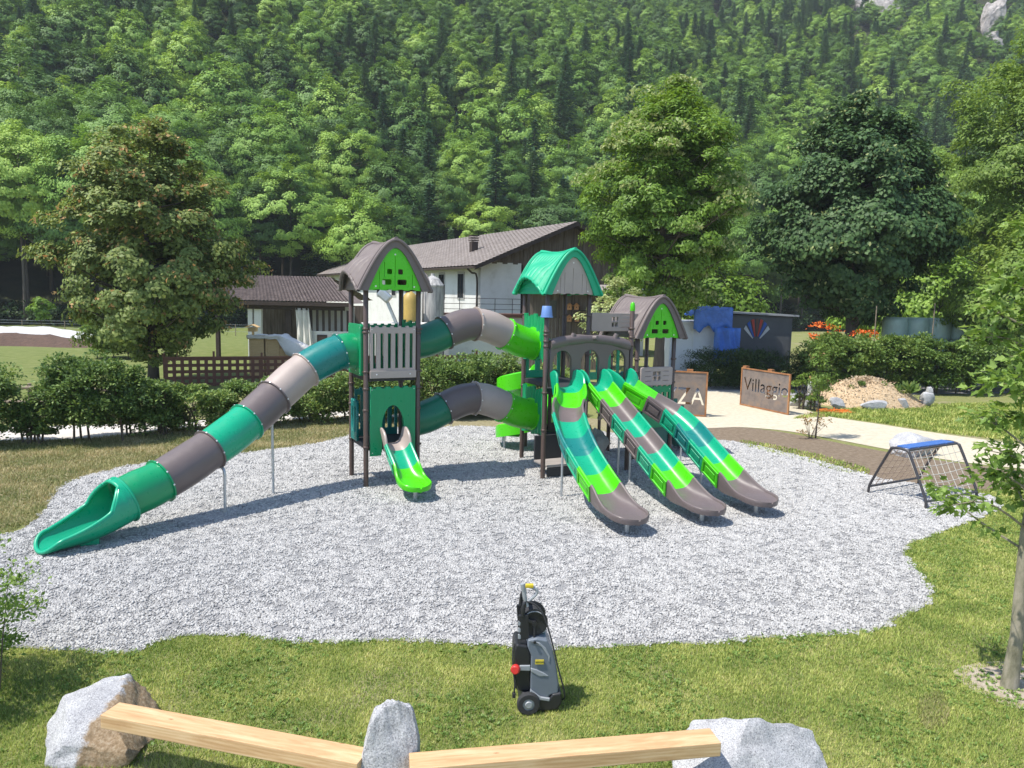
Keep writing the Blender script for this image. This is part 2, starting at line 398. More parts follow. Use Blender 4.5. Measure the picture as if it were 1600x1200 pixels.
def gn_instancer(obj, sources, seed=1, smin=0.8, smax=1.3, by_attr=False):
    """instances the source objects on the points of obj; by_attr: idx / rot / scl read from the points"""
    ng = bpy.data.node_groups.new('scatter', 'GeometryNodeTree')
    ng.interface.new_socket('Geometry', in_out='INPUT', socket_type='NodeSocketGeometry'); ng.interface.new_socket('Geometry', in_out='OUTPUT', socket_type='NodeSocketGeometry')
    N, Lk = ng.nodes, ng.links
    gi = N.new('NodeGroupInput'); go = N.new('NodeGroupOutput'); jn = N.new('GeometryNodeJoinGeometry')
    def attr(nm, typ):
        a_ = N.new('GeometryNodeInputNamedAttribute'); a_.data_type = typ; a_.inputs['Name'].default_value = nm
        return a_.outputs[0]
    a_i, a_r, a_s = attr('idx', 'INT'), attr('rot', 'FLOAT_VECTOR'), attr('scl', 'FLOAT_VECTOR')
    for k, so in enumerate(sources):
        oi_ = N.new('GeometryNodeObjectInfo'); oi_.inputs['Object'].default_value = so; oi_.inputs['As Instance'].default_value = True; oi_.transform_space = 'ORIGINAL'
        cmp = N.new('FunctionNodeCompare'); cmp.data_type = 'INT'; cmp.operation = 'EQUAL'
        ia = [s_ for s_ in cmp.inputs if s_.type == 'INT']
        Lk.new(a_i, ia[0]); ia[1].default_value = k
        ip = N.new('GeometryNodeInstanceOnPoints')
        Lk.new(gi.outputs[0], ip.inputs['Points']); Lk.new(cmp.outputs[0], ip.inputs['Selection']); Lk.new(oi_.outputs['Geometry'], ip.inputs['Instance'])
        Lk.new(a_r, ip.inputs['Rotation']); Lk.new(a_s, ip.inputs['Scale'])
        Lk.new(ip.outputs[0], jn.inputs[0])
    Lk.new(jn.outputs[0], go.inputs[0])
    md = obj.modifiers.new('scatter', 'NODES'); md.node_group = ng
def set_attr(me, idx, rot, scl):
    a_ = me.attributes.new('idx', 'INT', 'POINT'); a_.data.foreach_set('value', np.asarray(idx, np.int32))
    a_ = me.attributes.new('rot', 'FLOAT_VECTOR', 'POINT'); a_.data.foreach_set('vector', np.asarray(rot, np.float32).ravel())
    a_ = me.attributes.new('scl', 'FLOAT_VECTOR', 'POINT'); a_.data.foreach_set('vector', np.asarray(scl, np.float32).ravel())
# six visible handfuls of stones near the slide exits serve as the sources of the scatter
stone_src = []
for k in range(6):
    o = link('gravel_handful', clump_mesh('gravel_handful', 20 + k, mat=m_st), parent=stones, loc=(-2.0 + k * 0.9, 10.5 + 0.2 * (k % 3), 0.010), kind='stuff')
    stone_src.append(o)
n = len(P)
s_ = rng.uniform(0.8, 1.25, n) * np.clip(P[:, 1] / 14.0, 0.95, 1.5)
set_attr(stone_me, rng.integers(0, 6, n), np.column_stack([np.zeros(n), np.zeros(n), rng.random(n) * 6.28]), np.column_stack([s_, s_, s_]))
gn_instancer(stones, stone_src, by_attr=True)

# grass blades
def blades(name, poly, dens, hmin, hmax, wid, mat, seed, ymax=1e9, yref=8.0, avoid=None, **kw):
    rg = np.random.default_rng(seed)
    Pb = scatter(poly, dens, rg, ymax)
    Pb = Pb[rg.random(len(Pb)) < np.clip((yref / Pb[:, 1]) ** 1.3, 0.05, 1.0)]
    Pb = Pb[np.abs(Pb[:, 0] / np.maximum(Pb[:, 1], 1)) < 1.0]
    if avoid is not None:
        for av in avoid: Pb = Pb[~in_poly(Pb, av)]
    n_ = len(Pb)
    clump = np.array([mnoise.noise((x * 1.3, y * 1.3, 0)) for x, y in Pb]) * 0.5 + 0.5
    h = rg.uniform(hmin, hmax, n_) * (0.55 + 0.8 * clump); a = rg.random(n_) * 6.283; ln = rg.uniform(0.2, 1.1, n_) * h
    w_ = wid * rg.uniform(0.7, 1.4, n_) * np.clip(Pb[:, 1] / 8, 0.9, 2.2)
    dx, dy = np.cos(a), np.sin(a)
    V = np.zeros((n_, 3, 3), np.float32)
    V[:, 0, 0] = Pb[:, 0] - dy * w_; V[:, 0, 1] = Pb[:, 1] + dx * w_
    V[:, 1, 0] = Pb[:, 0] + dy * w_; V[:, 1, 1] = Pb[:, 1] - dx * w_
    V[:, 2, 0] = Pb[:, 0] + dx * ln; V[:, 2, 1] = Pb[:, 1] + dy * ln; V[:, 2, 2] = h
    me = fast_mesh(name, V.reshape(-1, 3), np.arange(n_ * 3).reshape(-1, 3), mat)
    return link(name, me, kind='stuff', **kw)
M_BLADE = leafmat('grass_blade', [(0.0, (0.055, 0.085, 0.016)), (0.3, (0.11, 0.14, 0.030)), (0.55, (0.185, 0.20, 0.055)), (0.75, (0.25, 0.235, 0.095)), (1.0, (0.34, 0.29, 0.16))], 0.3, 0.6, island=0.62, hue_obj=0.0, gain=2.55, patch=1.5, nscale=1.1)
M_BLADE_DRY = leafmat('dry_blade', [(0.0, (0.075, 0.09, 0.03)), (0.35, (0.15, 0.14, 0.06)), (0.7, (0.24, 0.20, 0.11)), (1.0, (0.34, 0.30, 0.20))], 0.25, 0.7, island=0.6, hue_obj=0.0, patch=1.6, nscale=0.8, gain=2.2)
FRONT = [Vector(p) for p in ((-7.6, 5.4, 0), (7.6, 5.4, 0), (14, 17.5, 0), (10.6, 16.6, 0))] 
GR_EDGE = GRAVEL[:]
bare = poly_px([(1490, 1050), (1530, 1036), (1600, 1035), (1720, 1050), (1720, 1130), (1610, 1112), (1560, 1098), (1515, 1076)], 3)
straw = poly_px([(1438, 1092), (1470, 1082), (1482, 1110), (1478, 1135), (1448, 1140), (1434, 1120)], 3)
_bc = sum((Vector(p) for p in bare), Vector((0, 0, 0))) / len(bare)
bare_in = [_bc + (Vector(p) - _bc) * 0.80 for p in bare]
lawn_poly = [Vector(p) for p in ((-9, 5.6, 0), (9.5, 5.6, 0), (18, 18.3, 0), (9.5, 17.9, 0), (6.0, 14.0, 0), (4.0, 12.0, 0), (-9, 12.0, 0))]
shrunk = [Vector((p[0] * 0.994, (p[1] - 12) * 0.99 + 12, 0)) for p in GRAVEL]
blades('lawn_grass', lawn_poly, 6800, 0.018, 0.050, 0.0040, M_BLADE, 3, avoid=[shrunk, bare_in], label='short mown grass of the front lawn around the gravel', category='grass')
verge_poly = poly_px([(-200, 770), (-60, 700), (0, 690), (130, 686), (260, 672), (420, 660), (560, 650), (660, 666), (520, 690), (440, 704), (330, 716), (240, 724), (160, 740), (100, 760), (64, 806), (20, 830), (-60, 845), (-150, 890)], 3)
blades('verge_grass', verge_poly, 1500, 0.03, 0.09, 0.005, M_BLADE_DRY, 4, yref=18, avoid=[shrunk], label='dry cut grass between the hedge and the gravel', category='grass')
right_poly = poly_px([(1240, 655), (1300, 642), (1460, 632), (1600, 632), (1800, 640), (1800, 700), (1600, 690), (1470, 676), (1380, 662), (1300, 652)], 3)
blades('bank_grass', right_poly, 420, 0.06, 0.14, 0.010, M_BLADE, 5, yref=30, label='grass beside the wood chip mound', category='grass')
sp = poly_px([(1160, 688), (1230, 700), (1300, 716), (1360, 735), (1330, 742), (1250, 720), (1170, 700)], 3)
blades('sparse_grass', sp, 500, 0.03, 0.09, 0.008, M_BLADE, 6, yref=18, label='sparse grass along the brown soil strip', category='grass')
straw_bl = blades('straw_litter', straw, 9000, 0.012, 0.055, 0.0045, M_BLADE_DRY, 8, label='flattened straw patch in the lawn near the young tree', category='straw')

# broad leaved weeds in the lawn and along the gravel edge
def weeds(name, pts, smin, smax, mat, seed, **kw):
    rg = np.random.default_rng(seed); k = len(pts); per = 9; n_ = k * per; ci = np.repeat(np.arange(k), per)
    s = rg.uniform(smin, smax, k)[ci] * rg.uniform(0.7, 1.3, n_); a = rg.random(n_) * 6.283
    ax = np.column_stack([np.cos(a), np.sin(a), rg.uniform(0.1, 1.0, n_)]); ax /= np.linalg.norm(ax, axis=1, keepdims=True)
    pos = np.column_stack([pts[ci], np.full(n_, 0.012)]) + ax * s[:, None] * 0.5 + rg.normal(0, 0.012, (n_, 3)) * np.array([1, 1, 0.3])
    nr = np.column_stack([rg.normal(0, .4, n_), rg.normal(0, .4, n_), np.ones(n_)])
    side = np.cross(ax, nr); side /= np.linalg.norm(side, axis=1, keepdims=True)
    V = np.empty((n_, 4, 3), np.float32); L1 = s[:, None]
    V[:, 0] = pos - ax * L1 * 0.5; V[:, 1] = pos + side * L1 * 0.26 + ax * L1 * 0.08; V[:, 2] = pos + ax * L1 * 0.5; V[:, 3] = pos - side * L1 * 0.26 + ax * L1 * 0.08
    return link(name, fast_mesh(name, V.reshape(-1, 3), np.arange(n_ * 4).reshape(-1, 4), mat), kind='stuff', **kw)
M_WEED = leafmat('weed_leaf', [(0.0, (0.05, 0.095, 0.018)), (0.6, (0.10, 0.15, 0.034)), (1.0, (0.17, 0.21, 0.06))], 0.3, 0.5, island=0.8, hue_obj=0.0, gain=2.0)
rgw = np.random.default_rng(91)
Pw = scatter(lawn_poly, 160, rgw); Pw = Pw[~in_poly(Pw, shrunk)]; Pw = Pw[(np.abs(Pw[:, 0] / Pw[:, 1]) < 0.95)]
cl_n = np.array([mnoise.noise((x * 0.9 + 7, y * 0.9, 0)) for x, y in Pw]); Pw = Pw[cl_n + rgw.normal(0, 0.12, len(Pw)) > 0.12]
ed = []
for p, q in zip(GRAVEL, GRAVEL[1:] + GRAVEL[:1]):
    if (p[1] + q[1]) / 2 > 13: continue
    for _ in range(int((q - p).length * 26)):
        t = rgw.random(); m = p.lerp(q, t); ed.append((m.x + rgw.normal(0, 0.05), m.y + rgw.normal(-0.03, 0.06)))
ed = np.array(ed); en = np.array([mnoise.noise((x * 0.8, y * 0.8, 4)) for x, y in ed]); ed = ed[en > -0.1]
weeds('lawn_weeds', np.vstack([Pw, ed]), 0.016, 0.042, M_WEED, 92, label='broad leaved weeds in the lawn and along the gravel edge', category='weeds')
# hillside
def d0(X): return min(max(98 + 0.33 * X, 76.0), 122.0)
def hz(X, Y):
    t = Y - d0(X)
    if t <= 0: return -0.4
    s = 0.66
    z = s * t - s * 9 * (1 - math.exp(-t / 9.0))
    z += (mnoise.noise((X * 0.012, Y * 0.012, 3.1)) * 9 + mnoise.noise((X * 0.035, Y * 0.035, 1.7)) * 3) * min(1, t / 50)
    return max(z, -0.4)
xs = np.arange(-420, 421, 7.0); ys = np.arange(70, 480, 7.0)
V = [(x, y, hz(x, y)) for y in ys for x in xs]; nx = len(xs)
Fh = [(j * nx + i, j * nx + i + 1, (j + 1) * nx + i + 1, (j + 1) * nx + i) for j in range(len(ys) - 1) for i in range(nx - 1)]
link('hillside', fast_mesh('hillside', V, Fh, M_FLOOR, True), kind='structure')
# ================================================================== VEGETATION
def leaf_quads(pos, axis, nrm, ln, wid, fold=0.10):
    axis = axis / np.linalg.norm(axis, axis=1, keepdims=True)
    side = np.cross(axis, nrm); side /= (np.linalg.norm(side, axis=1, keepdims=True) + 1e-9)
    up = np.cross(side, axis)
    ln = ln[:, None]
    V = np.empty((len(pos), 4, 3), np.float32)
    V[:, 0] = pos - axis * ln * 0.5
    V[:, 1] = pos + side * ln * wid * 0.5 + up * ln * fold
    V[:, 2] = pos + axis * ln * 0.5
    V[:, 3] = pos - side * ln * wid * 0.5 + up * ln * fold
    return V.reshape(-1, 3)
def unit(rg, n):
    d = rg.normal(size=(n, 3)); return d / np.linalg.norm(d, axis=1, keepdims=True)
def cluster_leaves(C, R, per, size, rg, flat=0.6, droop=0.25, wid=0.6, shell=0.4, upb=0.9, dome=None, dw=1.1):
    k = len(C); n = k * per
    ci = np.repeat(np.arange(k), per)
    d = unit(rg, n); d[:, 2] = np.where(d[:, 2] < -0.35, -d[:, 2], d[:, 2])
    fac = rg.random(n) ** shell
    pos = C[ci] + d * (R[ci] * fac)[:, None] * np.array([1, 1, flat])
    ax = d * 0.9 + unit(rg, n) * 0.6; ax[:, 2] -= droop
    nr = d * 0.5 + unit(rg, n) * 0.6; nr[:, 2] += upb
    if dome is not None:
        o_ = pos - np.asarray(dome); o_ /= np.linalg.norm(o_, axis=1, keepdims=True) + 1e-6
        nr = o_ * dw + d * 0.45 + unit(rg, n) * 0.36; nr[:, 2] += 0.35
        ax = np.cross(nr, unit(rg, n)); ax[:, 2] -= droop * 0.6
    return leaf_quads(pos, ax, nr, size * rg.uniform(0.65, 1.35, n), wid)
def quads_mesh(name, V, mat):
    return fast_mesh(name, V, np.arange(len(V)).reshape(-1, 4), mat)
SHAPES = {
    'oval': lambda t: np.sin(np.pi * np.clip(t, 0.01, 0.99) ** 0.85) ** 0.62,
    'egg': lambda t: np.minimum(1, (t / 0.22)) ** 0.7 * (1 - t ** 1.7) ** 0.75,
    'cone': lambda t: np.minimum(1, (t / 0.22)) ** 0.6 * (1 - t ** 1.25) ** 0.9,
    'lime': lambda t: np.minimum(1, (t / 0.42)) ** 0.8 * (1 - t ** 1.9) ** 0.75,
    'vase': lambda t: np.sin(np.pi * np.clip(t, 0.01, 0.99) ** 1.4) ** 0.6,
}
def crown_clusters(n, rx, ry, z0, z1, shape, rg, seed, lob=0.28, shell=0.45):
    w = SHAPES[shape]; out = []
    while len(out) < n:
        t = rg.random()
        if rg.random() > w(np.array(t)) ** 1.6: continue
        a = rg.random() * 6.283
        l = 1 + lob * mnoise.noise((math.cos(a) * 1.6 + seed, math.sin(a) * 1.6, t * 4.0)) * 1.6
        r = rg.random() ** shell * float(w(np.array(t))) * l
        out.append((r * rx * math.cos(a), r * ry * math.sin(a), z0 + (z1 - z0) * t))
    return np.array(out)
def limb_mesh(name, height, trunk_r, C, n_limbs, z_first, rg, mat, lean=(0, 0), n=8, bend=0.15):
    mb = MB(); H = height
    tp = [Vector((lean[0] * (i / 7) ** 1.3 + bend * math.sin(i * 1.1 + lean[0]) * (i / 7), lean[1] * (i / 7) + bend * math.cos(i * 0.9) * (i / 7), H * i / 7)) for i in range(8)]
    tp[0].z = -0.15
    mb.tube(tp, [trunk_r * (1.25 if i == 0 else 1) * (1 - 0.88 * i / 7) for i in range(8)], n)
    def at_z(z):
        f = max(0, min(6.999, z / H * 7)); i = int(f); return tp[i].lerp(tp[i + 1], f - i)
    idx = rg.permutation(len(C))[:n_limbs]
    for i in idx:
        c = Vector(C[i]); zb = max(z_first, min(c.z - 0.25 * math.hypot(c.x, c.y) - 0.3, H * 0.9))
        p0 = at_z(zb); m1 = p0.lerp(c, 0.45) + Vector((rg.uniform(-.2, .2), rg.uniform(-.2, .2), -0.06 * (c - p0).length)); 
        r0 = trunk_r * 0.42 * (1 - zb / H * 0.65)
        pts = catmull([p0, m1, c], 3)
        mb.tube(pts, [r0 * (1 - 0.85 * j / (len(pts) - 1)) for j in range(len(pts))], 5, cap=False)
    return mb.mesh(name, mat)
M_BARK = pmat('bark', (0.09, 0.075, 0.06), 0.95, 0.35, 4, bump=0.8, bscale=18, stretch=(1, 1, 0.25), bdist=0.03)
M_BARK_PALE = pmat('pale_bark', (0.26, 0.235, 0.19), 0.9, 0.3, 7, bump=0.6, bscale=25, stretch=(1, 1, 0.45), bdist=0.012, stops=[(0.3, (0.10, 0.095, 0.06)), (0.45, (0.20, 0.185, 0.125)), (0.6, (0.30, 0.265, 0.20)), (0.75, (0.38, 0.35, 0.29))])

def tree(name, label, cat, loc, height, rx, ry, z0, shape, n_cl, cl_r, per, leaf, mat, bark=M_BARK, trunk_r=0.2, limbs=40, seed=1, group=None, lob=0.28, flat=0.85, droop=0.25, wid=0.6, lean=(0, 0), accents=None, z_first=None, shell=0.45, upb=0.9):
    rg = np.random.default_rng(seed)
    root = thing(name, label, cat, loc, 0.0, group)
    C = crown_clusters(n_cl, rx, ry, z0, height - cl_r * 0.4, shape, rg, seed, lob, shell)
    fz = (C[:, 2] / height)[:, None]; C[:, :2] += np.array(lean) * fz
    R = cl_r * rg.uniform(0.65, 1.35, n_cl)
    link('trunk', limb_mesh('trunk', height * 0.9, trunk_r, C, limbs, z_first if z_first is not None else z0 * 0.9, rg, bark, lean), root)
    link('crown', quads_mesh('crown', cluster_leaves(C, R, per, leaf, rg, flat, droop, wid, upb=upb, dome=(lean[0] * 0.5, lean[1] * 0.5, z0 + (height - z0) * 0.42), dw=0.7), mat), root)
    if accents:
        nm, am, frac, aper, asize = accents
        sel = rg.random(n_cl) < frac
        Ca, Ra = C[sel], R[sel] * 1.04
        k = len(Ca); ci = np.repeat(np.arange(k), aper); d = unit(rg, k * aper); d[:, 2] = np.abs(d[:, 2]) * 0.8
        pos = Ca[ci] + d * Ra[ci][:, None] * np.array([1, 1, flat]) * rg.uniform(0.85, 1.08, (k * aper, 1))
        ax = unit(rg, k * aper) * 0.7; ax[:, 2] -= 0.5
        o = link(nm, quads_mesh(nm, leaf_quads(pos, ax, unit(rg, k * aper) + np.array([0, 0, 0.6]), asize * rg.uniform(0.6, 1.3, k * aper), 0.55), am), root); o['kind'] = 'stuff'
    return root

# leaf colours
L_MAPLE = leafmat('maple_leaf', [(0.0, (0.040, 0.062, 0.016)), (0.5, (0.085, 0.115, 0.030)), (0.85, (0.15, 0.175, 0.050)), (1.0, (0.20, 0.20, 0.06))], 0.3, 0.55, 0.6, 0.3, gain=2.05, patch=0.35)
L_KEYS = leafmat('maple_keys', [(0.0, (0.24, 0.14, 0.06)), (1.0, (0.42, 0.28, 0.13))], 0.3, 0.7, 0.9, 0.1)
L_ASH = leafmat('ash_leaf', [(0.0, (0.050, 0.090, 0.014)), (0.5, (0.095, 0.160, 0.024)), (0.9, (0.16, 0.235, 0.042)), (1.0, (0.21, 0.26, 0.07))], 0.38, 0.5, 0.6, 0.3, gain=2.0)
L_PALE = leafmat('pale_leaf', [(0.0, (0.17, 0.22, 0.08)), (1.0, (0.32, 0.34, 0.16))], 0.35, 0.6, 0.9, 0.1)
L_LIME = leafmat('lime_leaf', [(0.0, (0.018, 0.040, 0.014)), (0.5, (0.034, 0.068, 0.022)), (0.85, (0.06, 0.10, 0.034)), (1.0, (0.09, 0.13, 0.05))], 0.2, 0.55, 0.7, 0.2, spec=0.25, gain=1.9)
L_ROB = leafmat('robinia_leaf', [(0.0, (0.060, 0.105, 0.018)), (0.5, (0.12, 0.185, 0.036)), (1.0, (0.21, 0.27, 0.075))], 0.4, 0.55, 0.6, 0.3)
L_HEDGE = leafmat('hedge_leaf', [(0.0, (0.026, 0.048, 0.014)), (0.5, (0.058, 0.095, 0.024)), (0.85, (0.115, 0.155, 0.042)), (1.0, (0.17, 0.19, 0.06))], 0.30, 0.5, 0.75, 0.25, gain=2.4)
L_HEDGE_D = leafmat('dark_hedge_leaf', [(0.0, (0.014, 0.030, 0.010)), (0.6, (0.030, 0.055, 0.018)), (1.0, (0.07, 0.11, 0.03))], 0.2, 0.5, 0.75, 0.25)
L_HEDGE_B = leafmat('laurel_leaf', [(0.0, (0.04, 0.075, 0.016)), (0.5, (0.085, 0.14, 0.03)), (1.0, (0.17, 0.22, 0.06))], 0.3, 0.5, 0.75, 0.25)
L_TWIG = pmat('hedge_twig', (0.12, 0.095, 0.07), 0.9, 0.3, 12)
L_YOUNG = leafmat('young_leaf', [(0.0, (0.055, 0.095, 0.018)), (0.5, (0.105, 0.165, 0.036)), (1.0, (0.20, 0.26, 0.085))], 0.4, 0.45, 0.8, 0.1, gain=2.0)
L_RUST = leafmat('rust_leaf', [(0.0, (0.16, 0.10, 0.045)), (0.6, (0.26, 0.17, 0.08)), (1.0, (0.12, 0.15, 0.04))], 0.3, 0.7, 0.9, 0.1)
L_ORANGE = leafmat('orange_leaf', [(0.0, (0.55, 0.09, 0.015)), (1.0, (0.75, 0.20, 0.04))], 0.3, 0.6, 0.9, 0.1)
L_FOREST = leafmat('forest_leaf', [(0.0, (0.022, 0.045, 0.012)), (0.35, (0.042, 0.080, 0.018)), (0.7, (0.078, 0.135, 0.024)), (1.0, (0.135, 0.19, 0.038))], 0.25, 0.6, 0.22, 0.85, gain=2.75, patch=0.35)
L_CONIF = leafmat('conifer_leaf', [(0.0, (0.014, 0.032, 0.016)), (0.5, (0.026, 0.052, 0.024)), (1.0, (0.055, 0.085, 0.035))], 0.15, 0.65, 0.35, 0.7, gain=3.3)

# --- the big trees behind the playground
tree('maple_tree', 'olive green maple with orange seed bunches left of the barn', 'tree', G(240, 598), 11.9, 3.65, 3.6, 0.9, 'oval', 430, 0.60, 185, 0.19, L_MAPLE, trunk_r=0.24, limbs=60, seed=11, accents=('seed_bunches', L_KEYS, 0.55, 14, 0.21), z_first=1.6, lob=0.5)
tree('ash_tree', 'tall bright green ash behind the brown playground roof', 'tree', (7.25, 38.0, 0), 15.0, 3.85, 3.7, 3.0, 'oval', 430, 0.70, 210, 0.20, L_ASH, trunk_r=0.28, limbs=70, seed=12, accents=('flower_bunches', L_PALE, 0.2, 110, 0.2), lob=0.42, wid=0.42)
tree('lime_tree', 'dark green broad lime tree right of the ash', 'tree', (18.8, 43.0, 0), 15.9, 5.7, 5.2, 2.2, 'lime', 560, 0.78, 210, 0.22, L_LIME, trunk_r=0.34, limbs=70, seed=13, accents=('flower_bunches', L_PALE, 0.22, 26, 0.20), lob=0.28, wid=0.75, droop=0.6)
tree('robinia_tree', 'light green feathery tree at the right edge', 'tree', (30.8, 46.0, 0), 20.5, 6.2, 5.0, 5.0, 'oval', 380, 1.0, 190, 0.27, L_ROB, trunk_r=0.3, limbs=50, seed=14, lob=0.4, wid=0.4, droop=0.5)
tree('robinia_tree', 'lower pale green tree under the right edge canopy', 'tree', (27.0, 41.0, 0), 9.5, 4.2, 3.6, 1.5, 'egg', 130, 1.0, 190, 0.28, L_ROB, trunk_r=0.18, limbs=30, seed=15, lob=0.4, wid=0.45, droop=0.4)
tree('field_tree', 'pale green bushy tree behind the trailer and bales', 'tree', (16.0, 62.0, 0), 8.0, 6.0, 3.4, 0.6, 'egg', 90, 1.1, 130, 0.34, L_ASH, trunk_r=0.18, limbs=16, seed=16, lob=0.4)
tree('field_tree', 'mid green bushy tree behind the wrapped bales', 'tree', (33.0, 60.0, 0), 9.0, 7.0, 3.4, 0.6, 'egg', 120, 1.2, 130, 0.36, L_ASH, trunk_r=0.18, limbs=16, seed=17, lob=0.4)
tree('birch_shrub', 'pale speckled upright shrub behind the green playground roof', 'shrub', G(962, 640), 5.3, 1.15, 1.0, 0.5, 'vase', 70, 0.30, 60, 0.13, L_PALE, bark=M_BARK_PALE, trunk_r=0.05, limbs=40, seed=18, lob=0.6, z_first=0.4)
tree('field_sapling', 'small pale sapling in the far left meadow', 'sapling', (-40.5, 66.0, 0), 3.6, 0.8, 0.8, 1.4, 'oval', 24, 0.4, 40, 0.26, L_ASH, trunk_r=0.05, limbs=8, seed=19)
tree('rowan_sapling', 'thin sapling with rusty lower leaves in the soil strip', 'sapling', G(1274, 685), 3.1, 0.42, 0.42, 1.3, 'oval', 34, 0.20, 34, 0.085, L_ROB, trunk_r=0.028, limbs=24, seed=21, accents=('withered_leaves', L_RUST, 0.35, 10, 0.08), z_first=0.9)
# withered shoots at the foot of the sapling
rg = np.random.default_rng(22)
C = np.column_stack([rg.normal(0, 0.26, 16), rg.normal(0, 0.22, 16), rg.uniform(0.15, 0.75, 16)])
base = G(1270, 684)
rt = thing('withered_shoots', 'withered rusty shoots at the foot of the thin sapling', 'shoots', base + Vector((-0.12, -0.05, 0)))
mb = MB()
for c in C: mb.tube([(0.05 * c[0], 0.05 * c[1], 0), (c[0] * 0.6, c[1] * 0.6, c[2] * 0.6), tuple(c)], [0.006, 0.005, 0.002], 4, cap=False)
link('stem', mb.mesh('stem', L_TWIG), rt); link('foliage', quads_mesh('foliage', cluster_leaves(C, np.full(16, 0.16), 18, 0.07, rg), L_RUST), rt)

# --- hedges and shrubs: foliage volume over short stems
def bush(name, label, cat, loc, rx, ry, h, n_cl, cl_r, per, leaf, mat, seed, group=None, z0=0.25, stems=7, rotz=0.0, wid=0.6, boxy=0.5, bark=None, sr=1.0):
    rg = np.random.default_rng(seed); root = thing(name, label, cat, loc, rotz, group)
    C = []
    while len(C) < n_cl:
        p = rg.uniform(-1, 1, 3)
        if abs(p[0]) ** (2 + 3 * boxy) + abs(p[1]) ** (2 + 3 * boxy) + abs(p[2]) ** (2 + 3 * boxy) > 1: continue
        if max(abs(p[0]), abs(p[1]), abs(p[2])) < 0.45: continue
        top = 1 + 0.16 * mnoise.noise((p[0] * 2.2 + seed, p[1] * 2, 0))
        C.append((p[0] * rx, p[1] * ry, z0 + (h - z0 - cl_r * 0.5) * (p[2] * 0.5 + 0.5) * top))
    C = np.array(C); R = cl_r * rg.uniform(0.6, 1.4, n_cl)
    mb = MB()
    for i in range(stems):
        x = rg.uniform(-0.8, 0.8) * rx; y = rg.uniform(-0.4, 0.4) * ry
        mb.tube([(x, y, -0.05), (x + rg.uniform(-.1, .1), y, h * 0.35), (x + rg.uniform(-.3, .3), y + rg.uniform(-.2, .2), h * 0.8)], [0.035 * sr, 0.025 * sr, 0.008 * sr], 6, cap=False)
        for k in range(3):
            c = C[rg.integers(len(C))]; mb.tube([(x, y, h * 0.2), (0.5 * (x + c[0]), 0.5 * (y + c[1]), 0.5 * (h * 0.3 + c[2])), tuple(c)], [0.018 * sr, 0.012 * sr, 0.004 * sr], 4, cap=False)
    o = link('stem', mb.mesh('stem', bark or L_TWIG), root)
    link('foliage', quads_mesh('foliage', cluster_leaves(C, R, per, leaf, rg, 0.8, 0.15, wid), mat), root)
    return root
HG = 'hedge bushes along the pale path'
bush('hedge_bush', 'dark hedge bush cut by the left edge of the photo', 'bush', G(-25, 697), 0.95, 0.8, 2.25, 100, 0.32, 130, 0.10, L_HEDGE, 31, HG, z0=0.3)
bush('hedge_bush', 'low gap filling hedge bush right of the leftmost one', 'bush', G(62, 693), 0.55, 0.5, 1.15, 40, 0.24, 110, 0.10, L_HEDGE, 32, HG, z0=0.25)
bush('hedge_bush', 'largest dark hedge bush with a bare trunk below the maple', 'bush', G(145, 690), 1.25, 0.95, 2.40, 170, 0.36, 140, 0.10, L_HEDGE, 33, HG, z0=0.5, stems=4)
bush('hedge_bush', 'hedge bush left of the lattice fence start', 'bush', G(228, 680), 0.75, 0.7, 1.75, 80, 0.30, 130, 0.10, L_HEDGE, 34, HG, z0=0.12)
bush('hedge_bush', 'trimmed twiggy hedge bush below the lattice left end', 'bush', G(300, 674), 1.15, 0.7, 1.48, 100, 0.28, 130, 0.095, L_HEDGE, 35, HG, z0=0.1, stems=6)
bush('hedge_bush', 'trimmed twiggy hedge bush behind the grey tube section', 'bush', G(395, 666), 1.15, 0.7, 1.50, 100, 0.28, 130, 0.095, L_HEDGE, 36, HG, z0=0.1, stems=6)
bush('hedge_bush', 'twiggy hedge bush behind the beige tube section', 'bush', G(485, 659), 1.15, 0.7, 1.52, 100, 0.28, 120, 0.095, L_HEDGE, 37, HG, z0=0.1, stems=6)
bush('hedge_bush', 'hedge bush behind the left play tower', 'bush', G(580, 656), 1.3, 0.75, 1.85, 120, 0.30, 120, 0.10, L_HEDGE, 38, HG, z0=0.1, stems=6)
bush('hedge_bush', 'hedge bush behind the upper crawl tunnel', 'bush', G(690, 652), 1.4, 0.8, 2.1, 140, 0.34, 120, 0.10, L_HEDGE, 39, HG, z0=0.1, stems=6)
bush('hedge_bush', 'glossy bright hedge bush left of the spiral slide', 'bush', G(762, 650), 1.15, 0.9, 2.35, 130, 0.36, 120, 0.11, L_HEDGE, 40, HG, z0=0.1, stems=6)
bush('hedge_bush', 'hedge bush behind the lime green spiral slide', 'bush', G(835, 648), 1.2, 0.8, 1.9, 110, 0.34, 110, 0.11, L_HEDGE, 41, HG)
bush('juniper_bush', 'dark clipped juniper bush before the white trailer wall', 'bush', G(1130, 606), 1.9, 1.2, 2.0, 120, 0.45, 120, 0.13, L_HEDGE_D, 42, 'dark bushes beside the road', z0=0.1, wid=0.25)
bush('juniper_bush', 'dark clipped juniper bush behind the lettered rusty sign', 'bush', G(1205, 606), 2.0, 1.2, 1.9, 120, 0.45, 120, 0.13, L_HEDGE_D, 43, 'dark bushes beside the road', z0=0.1, wid=0.25)
bush('laurel_hedge', 'bright green hedge left of the three behind the wood chip mound', 'hedge', G(1310, 612), 1.7, 1.3, 2.85, 150, 0.42, 130, 0.15, L_HEDGE_B, 44, 'hedges behind the mound')
bush('laurel_hedge', 'bright green hedge in the middle behind the wood chip mound', 'hedge', G(1385, 612), 1.9, 1.3, 2.75, 150, 0.42, 130, 0.15, L_HEDGE_B, 45, 'hedges behind the mound')
